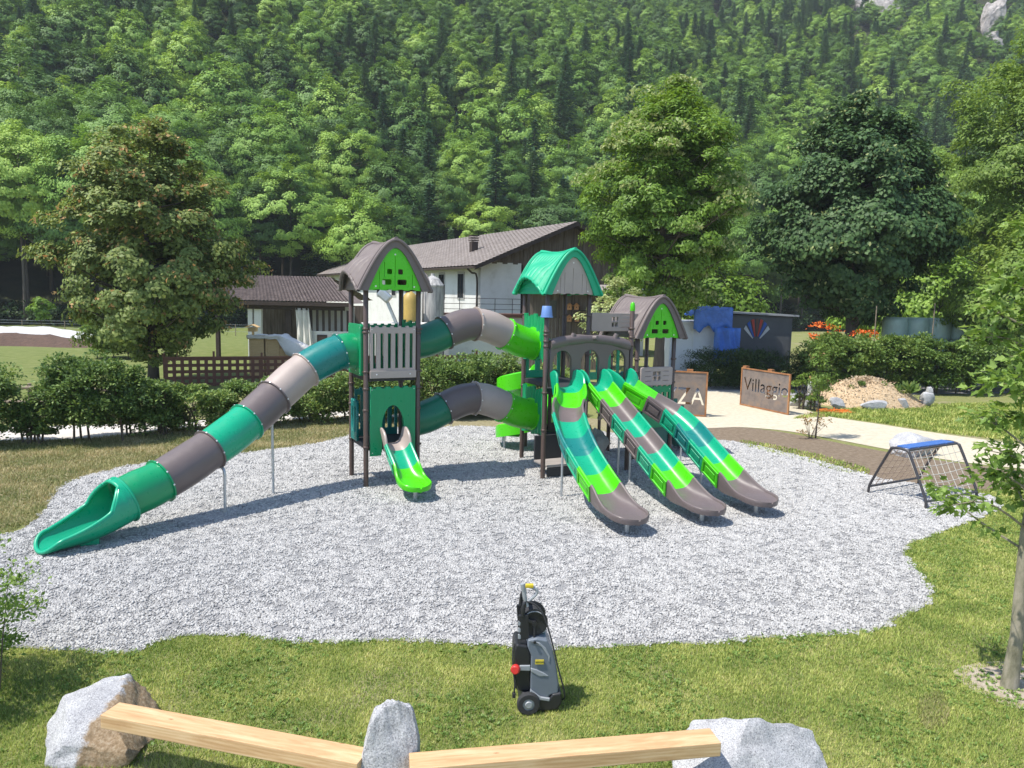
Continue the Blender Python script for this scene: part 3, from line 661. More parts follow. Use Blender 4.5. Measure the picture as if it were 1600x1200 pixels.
bush('laurel_hedge', 'bright green hedge right of the three behind the mound', 'hedge', G(1465, 614), 2.1, 1.3, 2.75, 160, 0.42, 130, 0.15, L_HEDGE_B, 46, 'hedges behind the mound')
bush('bank_bush', 'dim green bush at the right edge behind the young tree', 'bush', G(1570, 612), 2.2, 1.4, 2.3, 140, 0.42, 120, 0.15, L_HEDGE, 47)
bush('red_shrub', 'sparse orange red shrub before the dark lime tree', 'shrub', G(1283, 608), 0.9, 0.7, 3.4, 26, 0.30, 13, 0.12, L_ORANGE, 48, z0=2.2, stems=3)
bush('red_shrub', 'small orange shrub tip above the middle hedge', 'shrub', G(1348, 606), 0.6, 0.5, 3.0, 14, 0.26, 13, 0.12, L_ORANGE, 49, z0=2.5, stems=3)
bush('meadow_shrub', 'loose shrub beside the small sapling in the left meadow', 'shrub', G(190, 560), 1.9, 1.3, 2.6, 90, 0.5, 90, 0.18, L_HEDGE, 50)
bush('meadow_shrub', 'little pale shrub at the meadow edge far left', 'shrub', (-36.0, 66.0, 0), 0.9, 0.8, 2.2, 30, 0.4, 60, 0.24, L_ASH, 51)
bush('sumac_shrub', 'leafy shrub between the rusty sign and the mound stones', 'shrub', G(1262, 640), 0.75, 0.5, 1.5, 34, 0.2, 50, 0.11, L_ROB, 52, z0=0.2)
# --- leaves reaching in at the left edge of the photo, close to the camera
bush('foreground_shrub', 'yellow green shrub cut off by the left edge near the lawn', 'shrub', (-6.0, 7.7, 0), 0.80, 0.8, 1.65, 150, 0.20, 50, 0.055, L_YOUNG, 53, z0=0.05, boxy=0.2, sr=0.3)

# --- young plane tree at the right, palmate leaves
def palmate(n_, pos, ax, nr, size):
    prof = [(-0.5, 0.0), (-0.42, 0.22), (-0.18, 0.18), (-0.12, 0.5), (0.06, 0.24), (0.5, 0.0), (0.06, -0.24), (-0.12, -0.5), (-0.18, -0.18), (-0.42, -0.22)]
    ax = ax / np.linalg.norm(ax, axis=1, keepdims=True); side = np.cross(ax, nr); side /= np.linalg.norm(side, axis=1, keepdims=True); up = np.cross(side, ax)
    V = np.empty((n_, 11, 3), np.float32); V[:, 0] = pos - up * (size * 0.06)[:, None]
    for i, (x, y) in enumerate(prof): V[:, i + 1] = pos + ax * (size * x)[:, None] + side * (size * y)[:, None] + up * (size * 0.10 * abs(y) * 2)[:, None]
    o = np.arange(n_)[:, None] * 11
    Fc = np.concatenate([o + np.array([[0, i + 1, (i + 1) % 10 + 1]]) for i in range(10)], 0)
    return V.reshape(-1, 3), Fc
rg = np.random.default_rng(61)
pb = G(1575, 1074)
yt = thing('plane_tree', 'young tree with pale trunk and lobed leaves at the right edge', 'tree', pb)
mb = MB(); TH = 5.3
tp = [Vector((0.01 + 0.15 * (i / 9) ** 0.9 + 0.02 * math.sin(i * 1.7), 0.10 * i / 9, TH * i / 9)) for i in range(10)]
tp[0].z = -0.05
mb.tube(tp, [0.098, 0.072, 0.064, 0.059, 0.053, 0.048, 0.038, 0.028, 0.018, 0.006], 12)
tips = []
for i in range(44):
    z = 1.55 + (TH - 1.75) * (i / 43) ** 1.0; f = z / TH * 9; k = int(min(f, 8.99)); p0 = tp[k].lerp(tp[k + 1], f - k)
    a = i * 2.4 + rg.uniform(-.4, .4); L_ = (1.45 - 0.19 * z) * rg.uniform(0.55, 1.2)
    if math.cos(a) < -0.2: L_ *= 1.1
    d = Vector((math.cos(a), math.sin(a) * 0.8, 0))
    p1 = p0 + d * L_ * 0.5 + Vector((0, 0, 0.28 * L_)); p2 = p0 + d * L_ + Vector((0, 0, (0.45 + rg.uniform(-.35, .2)) * L_))
    pts = catmull([p0, p1, p2], 4)
    mb.tube(pts, [0.017 * (1 - 0.8 * j / (len(pts) - 1)) for j in range(len(pts))], 5, cap=False)
    for j in range(3, len(pts)): tips.append((pts[j], d))
    for s in (-1, 1):
        q = pts[5]; e = q + (d * 0.5 + Vector((-d.y, d.x, 0)) * 0.7 * s + Vector((0, 0, 0.25))) * L_ * 0.42
        mb.tube([q, q.lerp(e, 0.5) + Vector((0, 0, 0.02)), e], [0.008, 0.006, 0.003], 4, cap=False); tips.append((e, d)); tips.append((q.lerp(e, 0.6), d))
mb.build('trunk', M_BARK_PALE, yt)
mb = MB(); mb.lathe([(0.0605, 0), (0.0625, 0.004), (0.0625, 0.016), (0.0605, 0.02)], (0.078, 0.03, 1.62 + 0.2), 14); mb.build('tie_band', pmat('blue_band', (0.10, 0.16, 0.45), 0.5), yt)
pos, ax = [], []
for q, d in tips:
    for k in range(8):
        o = Vector(unit(rg, 1)[0]) * rg.uniform(0.04, 0.17)
        pos.append(q + o); ax.append(d * 0.6 + o.normalized() * 0.9 + Vector((0, 0, -0.25)))
pos = np.array([tuple(p) for p in pos]); ax = np.array([tuple(p) for p in ax]); nr = unit(rg, len(pos)) * 0.7 + np.array([0, 0, 1.0])
V, Fc = palmate(len(pos), pos, ax, nr, rg.uniform(0.07, 0.135, len(pos)))
link('crown', fast_mesh('crown', V, Fc, L_YOUNG), yt)
# ================================================================== FOREST ON THE HILLSIDE
def forest_broad(seed, h=14.0, rx=4.4, shape='egg', ncl=115, per=72, leaf=0.44, z0=3.0, cr=1.05):
    rg = np.random.default_rng(seed)
    C = crown_clusters(ncl, rx, rx, z0, h - 0.5, shape, rg, seed, 0.35, 0.25)
    R = cr * rg.uniform(0.6, 1.4, ncl)
    return quads_mesh('crown', cluster_leaves(C, R, per, leaf, rg, 0.75, 0.2, 0.6, dome=(0, 0, z0 + (h - z0) * 0.35), dw=1.5), L_FOREST), limb_mesh('trunk', h * 0.85, 0.2, C, 14, z0 * 0.9, rg, M_BARK, n=6)
def forest_conifer(seed, h=18.0, r=2.7):
    rg = np.random.default_rng(seed); pos, ax, ln = [], [], []
    z = 2.2
    while z < h - 0.3:
        rad = r * (1 - z / h) ** 0.8 + 0.15
        nb = 7 if rad > 0.8 else 5
        a0 = rg.random() * 6.28
        for b_ in range(nb):
            a = a0 + b_ * 6.283 / nb + rg.uniform(-.25, .25); L_ = rad * rg.uniform(0.7, 1.15)
            m = max(2, int(L_ / 0.34))
            for j in range(m):
                f = (j + 0.6) / m
                for s in (-1, 0, 1):
                    aa = a + s * 0.75; d = (math.cos(aa), math.sin(aa), -0.35 + 0.3 * f)
                    pos.append((math.cos(a) * L_ * f + d[0] * 0.15, math.sin(a) * L_ * f + d[1] * 0.15, z - 0.30 * L_ * f + 0.18 * L_ * f * f + rg.uniform(-.22, .22)))
                    ax.append(d); ln.append(rg.uniform(0.5, 0.85))
        z += 0.30 + 0.18 * rg.random()
    pos.append((0, 0, h - 0.1)); ax.append((0, 0, 1)); ln.append(1.0)
    pos, ax, ln = np.array(pos), np.array(ax), np.array(ln)
    nr = unit(rg, len(pos)) * 0.5 + np.array([0, 0, 1.0])
    mb = MB(); mb.tube([(0, 0, -0.3), (0, 0, h * 0.5), (0, 0, h * 0.97)], [0.2, 0.12, 0.03], 6)
    return quads_mesh('crown', leaf_quads(pos, ax, nr, ln, 0.42, 0.03), L_CONIF), mb.mesh('trunk', M_BARK)
fine = [forest_broad(140 + k, 17.0 + 1.2 * k, 4.6 + 0.35 * k, ('egg', 'oval', 'egg', 'oval')[k], 210, 130, 0.25, 7.0 + 0.8 * (k % 3), 0.85) for k in range(4)]
protos = [forest_broad(100 + k, 13.0 + (k % 3), 3.9 + 0.35 * (k % 4), ('egg', 'oval', 'egg')[k % 3]) for k in range(6)] + [forest_conifer(200 + k, 15.5 + 1.5 * k, 2.9 + 0.25 * k) for k in range(3)]
rg = np.random.default_rng(77); cand = []
y = 78.0
while y < 345:
    stp = 6.2 - 1.6 * min(1.0, max(0.0, (y - 110) / 70.0))
    for x in np.arange(-0.76 * y - 4, 0.76 * y + 4, stp):
        X = x + rg.uniform(-.42, .42) * stp; Y = y + rg.uniform(-.42, .42) * stp
        t = Y - d0(X)
        if t < 1.5: continue
        z = hz(X, Y)
        if PX((X, Y, z + 1))[1] < -60: continue
        left = max(0.0, min(1.0, (-X - 5) / 45.0)) * max(0.0, 1 - t / 110)
        pc = 0.24 + 0.50 * mnoise.noise((X * 0.02 + 5, Y * 0.02, 0.4)) - 0.45 * left
        mid = math.exp(-((X - 2) / 25.0) ** 2) * max(0, 1 - t / 60.0)
        k = 6 + int(rg.integers(3)) if rg.random() < pc + 0.14 * mid else int(rg.integers(6))
        s = rg.uniform(0.62, 1.25) * (1.0 + 0.22 * left) * (1.0 - 0.36 * min(1.0, max(0.0, (t - 30) / 80.0)))
        # bare rock shows near the top right of the photo
        q = PX((X, Y, z + 5))
        if (1325 < q[0] < 1425 and q[1] < 62) or (1520 < q[0] < 1575 and q[1] < 90) : 
            if rg.random() < 0.8: continue
        cand.append((s * (14 if k < 6 else 17) / Y, X, Y, z, k, s, rg.uniform(0, 6.28)))
    y += stp * 0.92
cand.sort(reverse=True)
FG = 'trees of the hillside forest'
def where(X, Y):
    q = PX((X, Y, hz(X, Y) + 8))[0]
    py = PX((X, Y, hz(X, Y) + 8))[1]; t_ = Y - d0(X)
    band = 'at the forest edge ' if t_ < 12 else 'on the low slope ' if py > 300 else 'halfway up the slope ' if py > 170 else 'high on the slope '
    return band + where_x(q)
def where_x(q):
    if q < 130: return 'by the left photo edge'
    if q < 330: return 'behind the maple on the left'
    if q < 560: return 'above the brown barn roof'
    if q < 900: return 'behind the white farmhouse'
    if q < 1180: return 'behind the bright green ash'
    return 'behind the dark lime tree'
KIND = {0: 'broadleaf tree', 1: 'conifer'}
SRC = [None] * 9
n_ind = 0; rest = []
for c in cand:
    _, X, Y, z, k, s, rz = c
    if Y - d0(X) < 32: s = 0.86 + (s - 0.86) * 0.6
    vis = -30 < PX((X, Y, z + 8))[0] < 1630
    if n_ind < 290 and vis:
        con = k >= 6; t_e = Y - d0(X)
        root = thing('forest_conifer' if con else 'forest_tree', ('dark narrow conifer ' if con else 'leafy forest tree ') + where(X, Y), 'conifer' if con else 'tree', (X, Y, z - 0.2), rz, ('conifers of the forest ' if con else 'leafy trees of the forest ') + where(X, Y))
        root.scale = (s * (1.0 if con else rg.uniform(0.9, 1.15)), s, s * rg.uniform(0.92, 1.12))
        pr = fine[k % 4] if (not con and (t_e < 32)) else protos[k]
        link('trunk', pr[1], root); o = link('crown', pr[0], root)
        if SRC[k] is None and pr is protos[k]: SRC[k] = o
        n_ind += 1
    else: rest.append(c)
for k in range(9):
    if SRC[k] is None: SRC[k] = next(s_ for s_ in SRC if s_ is not None)
far_me = bpy.data.meshes.new('distant_forest'); far_me.vertices.add(len(rest))
far_me.vertices.foreach_set('co', np.array([(c[1], c[2], c[3] - 0.2) for c in rest], np.float32).ravel())
set_attr(far_me, [c[4] for c in rest], [(0, 0, c[6]) for c in rest], [(c[5],) * 3 for c in rest])
far = link('distant_forest', far_me, kind='stuff', label='mixed forest covering the mountainside up to the top of the photo', category='forest')
gn_instancer(far, SRC, by_attr=True)
# dark brush along the forest foot
bc = []
for i in range(420):
    X = rg.uniform(-80, 75); Y = d0(X) + rg.uniform(-1.0, 9.0)
    if abs(X / Y) > 0.75: continue
    bc.append((X, Y, max(hz(X, Y), 0) + rg.uniform(0.2, 1.6)))
bc = np.array(bc)
link('forest_brush', quads_mesh('forest_brush', cluster_leaves(bc, rg.uniform(0.8, 1.8, len(bc)), 60, 0.38, rg, 0.8), L_HEDGE_D), kind='stuff', label='dark undergrowth along the foot of the forest', category='brush')

# pale rock faces high on the slope
def rock_mesh(name, dims, seed, mat, sub=4, cuts=9, rough=0.06, keep=0.62, flat_base=True, boxy=0.55, taper=0.0, lean=0.0):
    rg_ = random.Random(seed); bm = bmesh.new(); bmesh.ops.create_icosphere(bm, subdivisions=sub, radius=1.0)
    for v in bm.verts:
        p = v.co; m_ = max(abs(p.x), abs(p.y), abs(p.z)); v.co = p * (1 - boxy + boxy / m_)
    pl = []
    for _ in range(cuts):
        d = Vector((rg_.gauss(0, 1), rg_.gauss(0, 1), rg_.gauss(0, 1))).normalized(); pl.append((d, rg_.uniform(keep, 0.92)))
    for v in bm.verts:
        p = v.co.copy()
        for d, h in pl:
            k = p.dot(d)
            if k > h: p -= d * (k - h) * 0.93
        q = p * 1.0
        nn = mnoise.noise(p * 2.1 + Vector((seed, 0, 0))) * rough * 1.2 + mnoise.noise(p * 5.3 + Vector((0, seed, 0))) * rough * 0.7 + mnoise.noise(p * 13.0) * rough * 0.3
        p = q + q.normalized() * nn
        kt = 1 - taper * (p.z * 0.5 + 0.5); p.x *= kt; p.y = p.y * kt + lean * (p.z * 0.5 + 0.5)
        v.co = Vector((p.x * dims[0] / 2, p.y * dims[1] / 2, p.z * dims[2] / 2))
    me = bpy.data.meshes.new(name); bm.to_mesh(me); bm.free(); me.materials.append(mat)
    me.polygons.foreach_set('use_smooth', [True] * len(me.polygons))
    try: me.set_sharp_from_angle(angle=math.radians(28))
    except Exception: pass
    return me
M_CLIFF = pmat('limestone', (0.34, 0.32, 0.30), 0.95, 0.4, 0.5, bump=1.0, bscale=1.2, bdist=0.6, stops=[(0.3, (0.15, 0.14, 0.13)), (0.5, (0.36, 0.33, 0.31)), (0.72, (0.52, 0.48, 0.45))])
for i, (qx, qy, w_, h_, lab) in enumerate([(1372, 30, 17, 11, 'wide pale rock face near the top right of the slope'), (1545, 40, 9, 12, 'pale rock face by the top right corner'), (1345, 8, 9, 8, 'small pale rock face above the wide one'), (1545, 72, 8, 7, 'lower pale rock ledge by the top right corner'), (818, 4, 8, 6, 'small pale rock high above the farmhouse')]):
    best = None
    for Y in np.arange(130, 340, 1.5):
        P_ = AT(qx, qy, Y)
        if hz(P_.x, Y) + 3 >= P_.z: best = (P_.x, Y, hz(P_.x, Y)); break
    if best is None: best = (P_.x, 335, hz(P_.x, 335))
    link('rock_outcrop', rock_mesh('rock_outcrop', (w_, w_ * 0.7, h_ * 1.5), 300 + i, M_CLIFF, 4, 16, 0.16, 0.5), loc=(best[0], best[1] - 1, best[2] + h_ * 0.35), label=lab, category='rock', group='rock faces on the slope')
# ================================================================== PLAY STRUCTURE  (local frame: u along the front, v to the back)
OX, OY, TH = -3.251, 16.966, 0.46857
CT, ST = math.cos(TH), math.sin(TH)
def LW(u, v): return (OX + CT * u - ST * v, OY + ST * u + CT * v)
def WL(X, Y): dx, dy = X - OX, Y - OY; return (CT * dx + ST * dy, -ST * dx + CT * dy)
def zat(X, Y, py):
    a, b_ = -2.0, 30.0
    for _ in range(50):
        m = (a + b_) / 2
        if PX((X, Y, m))[1] > py: a = m
        else: b_ = m
    return (a + b_) / 2
def plastic(name, col, rough=0.34, var=0.05):
    m, nt, b = _nodes(name)
    co = coords(nt, 'Object')
    n = noise_n(nt, 3.0, 5, 0.6, co); r = ramp(nt, [(0.3, sc3(col, 1 - var)), (0.7, sc3(col, 1 + var))]); nt.links.new(n.outputs[0], r.inputs[0]); nt.links.new(r.outputs[0], b.inputs['Base Color'])
    n2 = noise_n(nt, 9.0, 4, 0.6, co); r2 = ramp(nt, [(0.3, (rough - 0.07,) * 3), (0.75, (rough + 0.13,) * 3)]); nt.links.new(n2.outputs[0], r2.inputs[0]); nt.links.new(r2.outputs[0], b.inputs['Roughness'])
    n3 = noise_n(nt, 140.0, 3, 0.5, co); bp = nt.nodes.new('ShaderNodeBump'); bp.inputs['Strength'].default_value = 0.06; bp.inputs['Distance'].default_value = 0.004
    nt.links.new(n3.outputs[0], bp.inputs['Height']); nt.links.new(bp.outputs[0], b.inputs['Normal'])
    b.inputs['Specular IOR Level'].default_value = 0.5
    MATS[name] = m; return m
LIME = plastic('lime_plastic', (0.07, 0.54, 0.004), 0.30)
TEAL = plastic('teal_plastic', (0.003, 0.33, 0.175), 0.30)
GREEN = plastic('green_plastic', (0.003, 0.255, 0.10), 0.32)
PETROL = plastic('petrol_plastic', (0.006, 0.175, 0.160), 0.30)
BROWN = plastic('brown_plastic', (0.135, 0.108, 0.104), 0.38)
TAN = plastic('tan_plastic', (0.37, 0.305, 0.27), 0.42)
TAUPE = plastic('taupe_plastic', (0.40, 0.335, 0.30), 0.5)
POSTM = pmat('brown_post', (0.085, 0.056, 0.046), 0.38, 0.12, 5, metal=0.0, spec=0.5)
BLACK = pmat('black_rubber_deck', (0.028, 0.029, 0.032), 0.65, 0.2, 8, bump=0.2, bscale=90)
STEEL = pmat('galvanised_steel', (0.52, 0.54, 0.56), 0.42, 0.12, 9, metal=0.75)
BOLT = pmat('bolt_cap', (0.72, 0.72, 0.70), 0.35, 0.05, 5, metal=0.3)
GREYWOOD = pmat('weathered_board', (0.30, 0.27, 0.25), 0.9, 0.25, 5, bump=0.4, bscale=30, stretch=(0.2, 1, 1))

PS = thing('play_structure', 'large green, brown and beige playground structure with roofs, tubes and slides', 'playground', (OX, OY, 0), TH)
L = 1.22; BU, BV = 4.712, 0.232; CU, CV = 7.43, 0.135; HX = L * 0.866
A4 = [(0, 0), (L, 0), (0, L), (L, L)]
P1 = (BU + L / 2 - L, BV - HX); P2 = (BU + L / 2 + L, BV - HX)
def ring_mesh():
    mb = MB(); mb.lathe([(0.058, -0.028), (0.069, -0.022), (0.071, 0.0), (0.069, 0.022), (0.058, 0.028)], n=16); mb.bbox((0.078, 0, 0), (0.03, 0.035, 0.05), 0.006)
    return mb.mesh('clamp', POSTM)
CLAMP = ring_mesh()
def post(u, v, top, clamps, cap=None):
    mb = MB(); mb.lathe([(0.0, -0.2), (0.057, -0.2), (0.057, top - 0.01), (0.050, top), (0.0, top)], (0, 0, 0), 20)
    o = mb.build('post', POSTM, PS, loc=(u, v, 0))
    for z, a in clamps: link('clamp', CLAMP, o, loc=(0, 0, z), rotz=a)
    if cap:
        mb = MB(); mb.lathe([(0.058, top - 0.07), (0.062, top - 0.05), (0.062, top + 0.05), (0.05, top + 0.11), (0.025, top + 0.145), (0.0, top + 0.15)], n=16); mb.build('post_cap', cap, o)
    return o
up_c = [(3.58, 0), (3.50, 2.1), (2.62, 0), (2.24, 0), (1.76, 1.0), (0.92, 0)]
for u, v in A4: post(u, v, 4.52, up_c)
for u, v in A4: post(BU + u, BV + v, 4.52, [(3.9, 0), (3.2, 1.5), (2.9, 0), (2.0, 1.5), (1.1, 0)])
post(*P1, 3.90, [(3.55, 0), (3.47, 0), (3.32, 0), (3.2, 0.3), (2.1, 0), (1.2, 1.0)])
post(*P2, 4.13, [(3.62, 2.6), (3.40, 0), (3.2, 0.3), (2.1, 0)], LIME)
for u, v in A4: post(CU + u, CV + v, 3.40, [(2.75, 0), (2.42, 0), (2.1, 0), (1.4, 0)])

# ---- roofs
def roof(cu, cv, zb, mat, gmat, windows):
    hw, hd, rise = 0.84, 0.86, 1.04
    ns, nt_ = 25, 111
    def surf(s, t):          # s -1..1 across, t -1..1 along the ridge
        a = abs(s); k = min(max((a - 0.42) / 0.58, 0), 1); k = k * k * (3 - 2 * k)
        arch = max(0.0, 1 - (t / 0.86) ** 2) ** 1.1
        z = zb + rise * (1 - a ** 2.0) + 0.40 * k * arch
        z += 0.07 * (abs(t) ** 3) * (1 - a) - 0.02
        x = hw * (0.86 * a + 0.14 * a ** 3) * (1 + 0.10 * k * arch)
        fr_ = (t * 5.5 + 0.5 + 0.10 * math.sin(4 * a)) % 1.0; gr = math.exp(-((min(fr_, 1 - fr_)) / 0.09) ** 2)
        z += (0.020 - 0.034 * gr) * min(1, a * 3.0) * (0.0 if abs(t) > 0.86 else 1)
        return (math.copysign(x, s), t * hd, z)
    top = [[surf(-1 + 2 * i / (ns - 1), -1 + 2 * j / (nt_ - 1)) for i in range(ns)] for j in range(nt_)]
    V = [p for r_ in top for p in r_]; n0 = len(V)
    V += [(p[0] * 0.95, p[1] * 0.965, p[2] - 0.055) for p in V]
    Fc = []; Sm = []
    for j in range(nt_ - 1):
        for i in range(ns - 1):
            q = j * ns + i; Fc.append((q, q + 1, q + ns + 1, q + ns)); Fc.append((n0 + q, n0 + q + ns, n0 + q + ns + 1, n0 + q + 1))
    bd = [j * ns for j in range(nt_)] + [(nt_ - 1) * ns + i for i in range(1, ns)] + [j * ns + ns - 1 for j in range(nt_ - 2, -1, -1)] + [i for i in range(ns - 2, 0, -1)]
    for a, b_ in zip(bd, bd[1:] + bd[:1]): Fc.append((a, b_, n0 + b_, n0 + a))
    mb = MB(); mb.add(V, Fc, 0, True)
    loop = [Vector(V[i]) + Vector((0, 0, -0.02)) for i in bd]
    mb.tube(loop + [loop[0]], 0.036, 8, cap=False)
    # second roll set back from each gable edge
    for tt in (-0.86, 0.86):
        mb.tube([Vector(surf(-1 + 2 * i / 24, tt)) + Vector((0, 0, 0.0)) for i in range(25)], 0.026, 6, cap=False)
    mb.tube([(0, -hd * 1.03, zb + rise + 0.045), (0, -hd * 0.8, zb + rise + 0.02), (0, -hd * 0.4, zb + rise - 0.01), (0, 0, zb + rise - 0.02), (0, hd * 0.4, zb + rise - 0.01), (0, hd * 0.8, zb + rise + 0.02), (0, hd * 1.03, zb + rise + 0.045)], [0.05, 0.058, 0.04, 0.035, 0.04, 0.058, 0.05], 10)
    for tt in (-0.985, 0.985):   # broad moulded fascia inside each gable edge
        oa, ia = [], []
        for i in range(33):
            p = Vector(surf(-1 + 2 * i / 32, tt)); oa.append(p + Vector((0, 0, -0.02))); ia.append(Vector((p.x * 0.74, p.y, zb - 0.04 + (p.z - zb + 0.04) * 0.855 - 0.03)))
        mb.loft([oa, ia, [q - Vector((0, 0.16 * math.copysign(1, tt), 0)) for q in ia]], False)
    o = mb.build('roof', mat, PS, loc=(cu, cv, 0))
    for s in (-1, 1):        # recessed side skirts with moulded boards
        mb = MB(); rows = []
        for j in range(nt_):
            t = -0.97 + 1.94 * j / (nt_ - 1); p = surf(0.93, t); zt = p[2] - 0.05
            rows.append([(s * (hw * 0.86 + 0.012 * (q % 2)), t * hd, zb - 0.045 + (zt - zb + 0.045) * q / 6) for q in range(7)])
        mb.loft(rows, False, smooth=False); so = mb.build('skirt', mat, o); md = so.modifiers.new('solid', 'SOLIDIFY'); md.thickness = 0.03
    for sv in (-1, 1):       # gable panels
        w = 0.60; out = [(-w, -0.055)]
        for k in range(9):
            x0 = -w + 2 * w * k / 9; out += [(x0 + 0.02, -0.055 + 0.02 * (k % 2)), (x0 + 2 * w / 9 - 0.02, -0.055 + 0.02 * (k % 2))]
        out.append((w, -0.055))
        for k in range(1, 24):
            a = k / 24; x = w * (1 - 2 * a); out.append((x, 0.005 + 0.86 * (1 - (abs(x) / w) ** 2.05)))
        holes = []
        if windows:
            for x in (-0.125, 0.125): holes.append(rrect(x - 0.055, 0.30, x + 0.055, 0.41, 0.02, 2))
            for x in (-0.19, 0.16): holes.append(rrect(x - 0.105, 0.07, x + 0.105, 0.185, 0.025, 2))
        for x in (-0.36, -0.24, 0.0, 0.27, 0.40):
            if not windows or abs(x) in (0.36, 0.40): holes.append(rect(x - 0.004, -0.02, x + 0.004, 0.60 * (1 - (abs(x) / w) ** 1.75)))
        if windows: holes += [rect(-0.244, 0.22, -0.236, 0.56), rect(-0.004, 0.02, 0.004, 0.70)]
        Mx = frame_M((0, sv * 0.775, zb + 0.02), (1, 0, 0), (0, 0, 1))
        me = plate(out, holes, 0.03, Mx, 0.006); me.materials.append(gmat); link('gable_panel', me, o)
    mb = MB()
    for x, z in ((-0.44, 0.03), (0.44, 0.03), (0, 0.73)): mb.lathe([(0.0, 0.0), (0.020, 0.0), (0.020, 0.008), (0.0, 0.012)], (x, -0.793, zb + 0.02 + z), 8, (0, -1, 0))
    bo = mb.build('bolts', BOLT, o); bo['kind'] = 'stuff'
    return o
RB = plastic('roof_brown', (0.155, 0.125, 0.118), 0.56); RT = plastic('roof_green', (0.004, 0.36, 0.185), 0.50)
roof(L / 2, L / 2, 4.47, RB, LIME, True)['label'] = 'brown moulded roof with lime gable over the left tower'
roof(BU + L / 2, BV + L / 2, 4.47, RT, TAUPE, False)['label'] = 'green moulded roof with beige gable over the middle tower'
roof(CU + L / 2, CV + L / 2, 3.36, RB, LIME, True)['label'] = 'lower brown moulded roof over the right tower'

# ---- decks
def deck(poly, z, h=0.12):
    mb = MB(); mb.prism([(p[0], p[1], z - h) for p in poly], None, (0, 0, h)); o = mb.build('deck', BLACK, PS); smooth_bevel(o, 0.012); return o
e_ = 0.02
deck([(e_, e_), (L - e_, e_), (L - e_, L - e_), (e_, L - e_)], 0.96); deck([(e_, e_), (L - e_, e_), (L - e_, L - e_), (e_, L - e_)], 2.52)
deck([(BU, BV + L), (BU, BV), P1, P2, (BU + L, BV), (BU + L, BV + L)], 2.20); deck([(BU + e_, BV + e_), (BU + L - e_, BV + e_), (BU + L - e_, BV + L - e_), (BU + e_, BV + L - e_)], 0.92)
deck([(CU + e_, CV + e_), (CU + L - e_, CV + e_), (CU + L - e_, CV + L - e_), (CU + e_, CV + L - e_)], 1.30)
deck([(BU + L + .02, BV + 0.2), (CU - .02, CV + 0.15), (CU - .02, CV + L), (BU + L + .02, BV + L)], 1.75)

def bolts_on(o, pts, nrm):
    mb = MB()
    for p in pts: mb.lathe([(0.0, 0.0), (0.017, 0.0), (0.017, 0.007), (0.0, 0.011)], p, 8, nrm)
    q = mb.build('bolts', BOLT, o); q['kind'] = 'stuff'
def panel(name, out, holes, org, xdir, mat, d=0.045, bev=0.008, bolts=(), front=None):
    M_ = frame_M(org, xdir, (0, 0, 1)); me = plate(out, holes, d, M_, bev); me.materials.append(mat); o = link(name, me, PS)
    if bolts:
        n_ = Vector(xdir).cross(Vector((0, 0, 1))).normalized()
        if front is not None and n_.dot(Vector(front)) < 0: n_ = -n_
        bolts_on(o, [Vector(org) + Vector(xdir) * x + Vector((0, 0, z)) + n_ * (d / 2) for x, z in bolts], n_)
    return o
def battlement(w, h, n=6, dip=0.035, y0=0.0):
    out = [(0, y0), (w, y0), (w, h)]
    for k in range(n):
        x1 = w - w * k / n; x0 = w - w * (k + 1) / n; m = (x1 - x0)
        out += [(x1 - m * 0.30, h), (x1 - m * 0.36, h - dip), (x0 + m * 0.12, h - dip), (x0 + m * 0.06, h)]
    out.append((0, h)); return out
def pickets(w, h, n, yb=0.20, yt=0.17, gap=0.42, y0=0.0):
    hs = []; m = (w - 0.04) / n
    for k in range(n): cx = 0.02 + m * (k + 0.5); hs.append(rect(cx - m * gap / 2, y0 + yb, cx + m * gap / 2, h - yt))
    return hs
FR = (0, -1, 0)
W_ = L - 0.16
# left tower: beige barrier above, green arch below, dark pickets behind
panel('barrier', battlement(W_, 1.15, 6), pickets(W_, 1.15, 6), (0.08, -0.035, 2.50), (1, 0, 0), TAUPE, bolts=[(0.04, 1.07), (W_ - 0.04, 1.07)], front=FR)
mb = MB(); mb.bbox((L / 2, -0.065, 2.565), (W_ + 0.02, 0.05, 0.17), 0.012); o = mb.build('rail', TAUPE, PS); bolts_on(o, [(0.22, -0.09, 2.565), (1.0, -0.09, 2.565)], FR)
arch = [(0.26, 0.0)] + [(W_ / 2 + 0.27 * math.cos(a), 0.56 + 0.58 * math.sin(a)) for a in [math.pi * (1 - k / 16) for k in range(17)]] + [(W_ - 0.26, 0.0)]
out = [(0, 0)] + arch + [(W_, 0), (W_, 1.57)]
for k in range(5):
    x1 = W_ - W_ * k / 5; x0 = W_ - W_ * (k + 1) / 5; m = x1 - x0; out += [(x1 - m * .3, 1.57), (x1 - m * .4, 1.53), (x0 + m * .25, 1.53), (x0 + m * .15, 1.57)]
out.append((0, 1.57))
o = panel('arch_panel', out, [], (0.08, -0.035, 0.72), (1, 0, 0), GREEN, d=0.06, bolts=[(0.04, 1.5), (W_ - 0.04, 1.5), (0.05, 0.07)], front=FR)
mb = MB()
for k in range(7):        # moulded plank ribs of the arch panel
    x = 0.08 + W_ * (k + 0.5) / 7; zl = 0.80
    if abs(x - L / 2) < 0.30: zl = 0.72 + 0.60 + 0.58 * math.sqrt(max(0.02, 1 - ((x - L / 2) / 0.30) ** 2)) 
    mb.bbox((x, -0.068, (zl + 2.22) / 2), (W_ / 7 * 0.62, 0.016, 2.22 - zl), 0.006)
q = mb.build('ribs', GREEN, o); q['kind'] = 'stuff'
panel('barrier', battlement(W_, 1.2, 6), pickets(W_, 1.2, 6), (0.08, L + 0.03, 0.92), (1, 0, 0), PETROL)
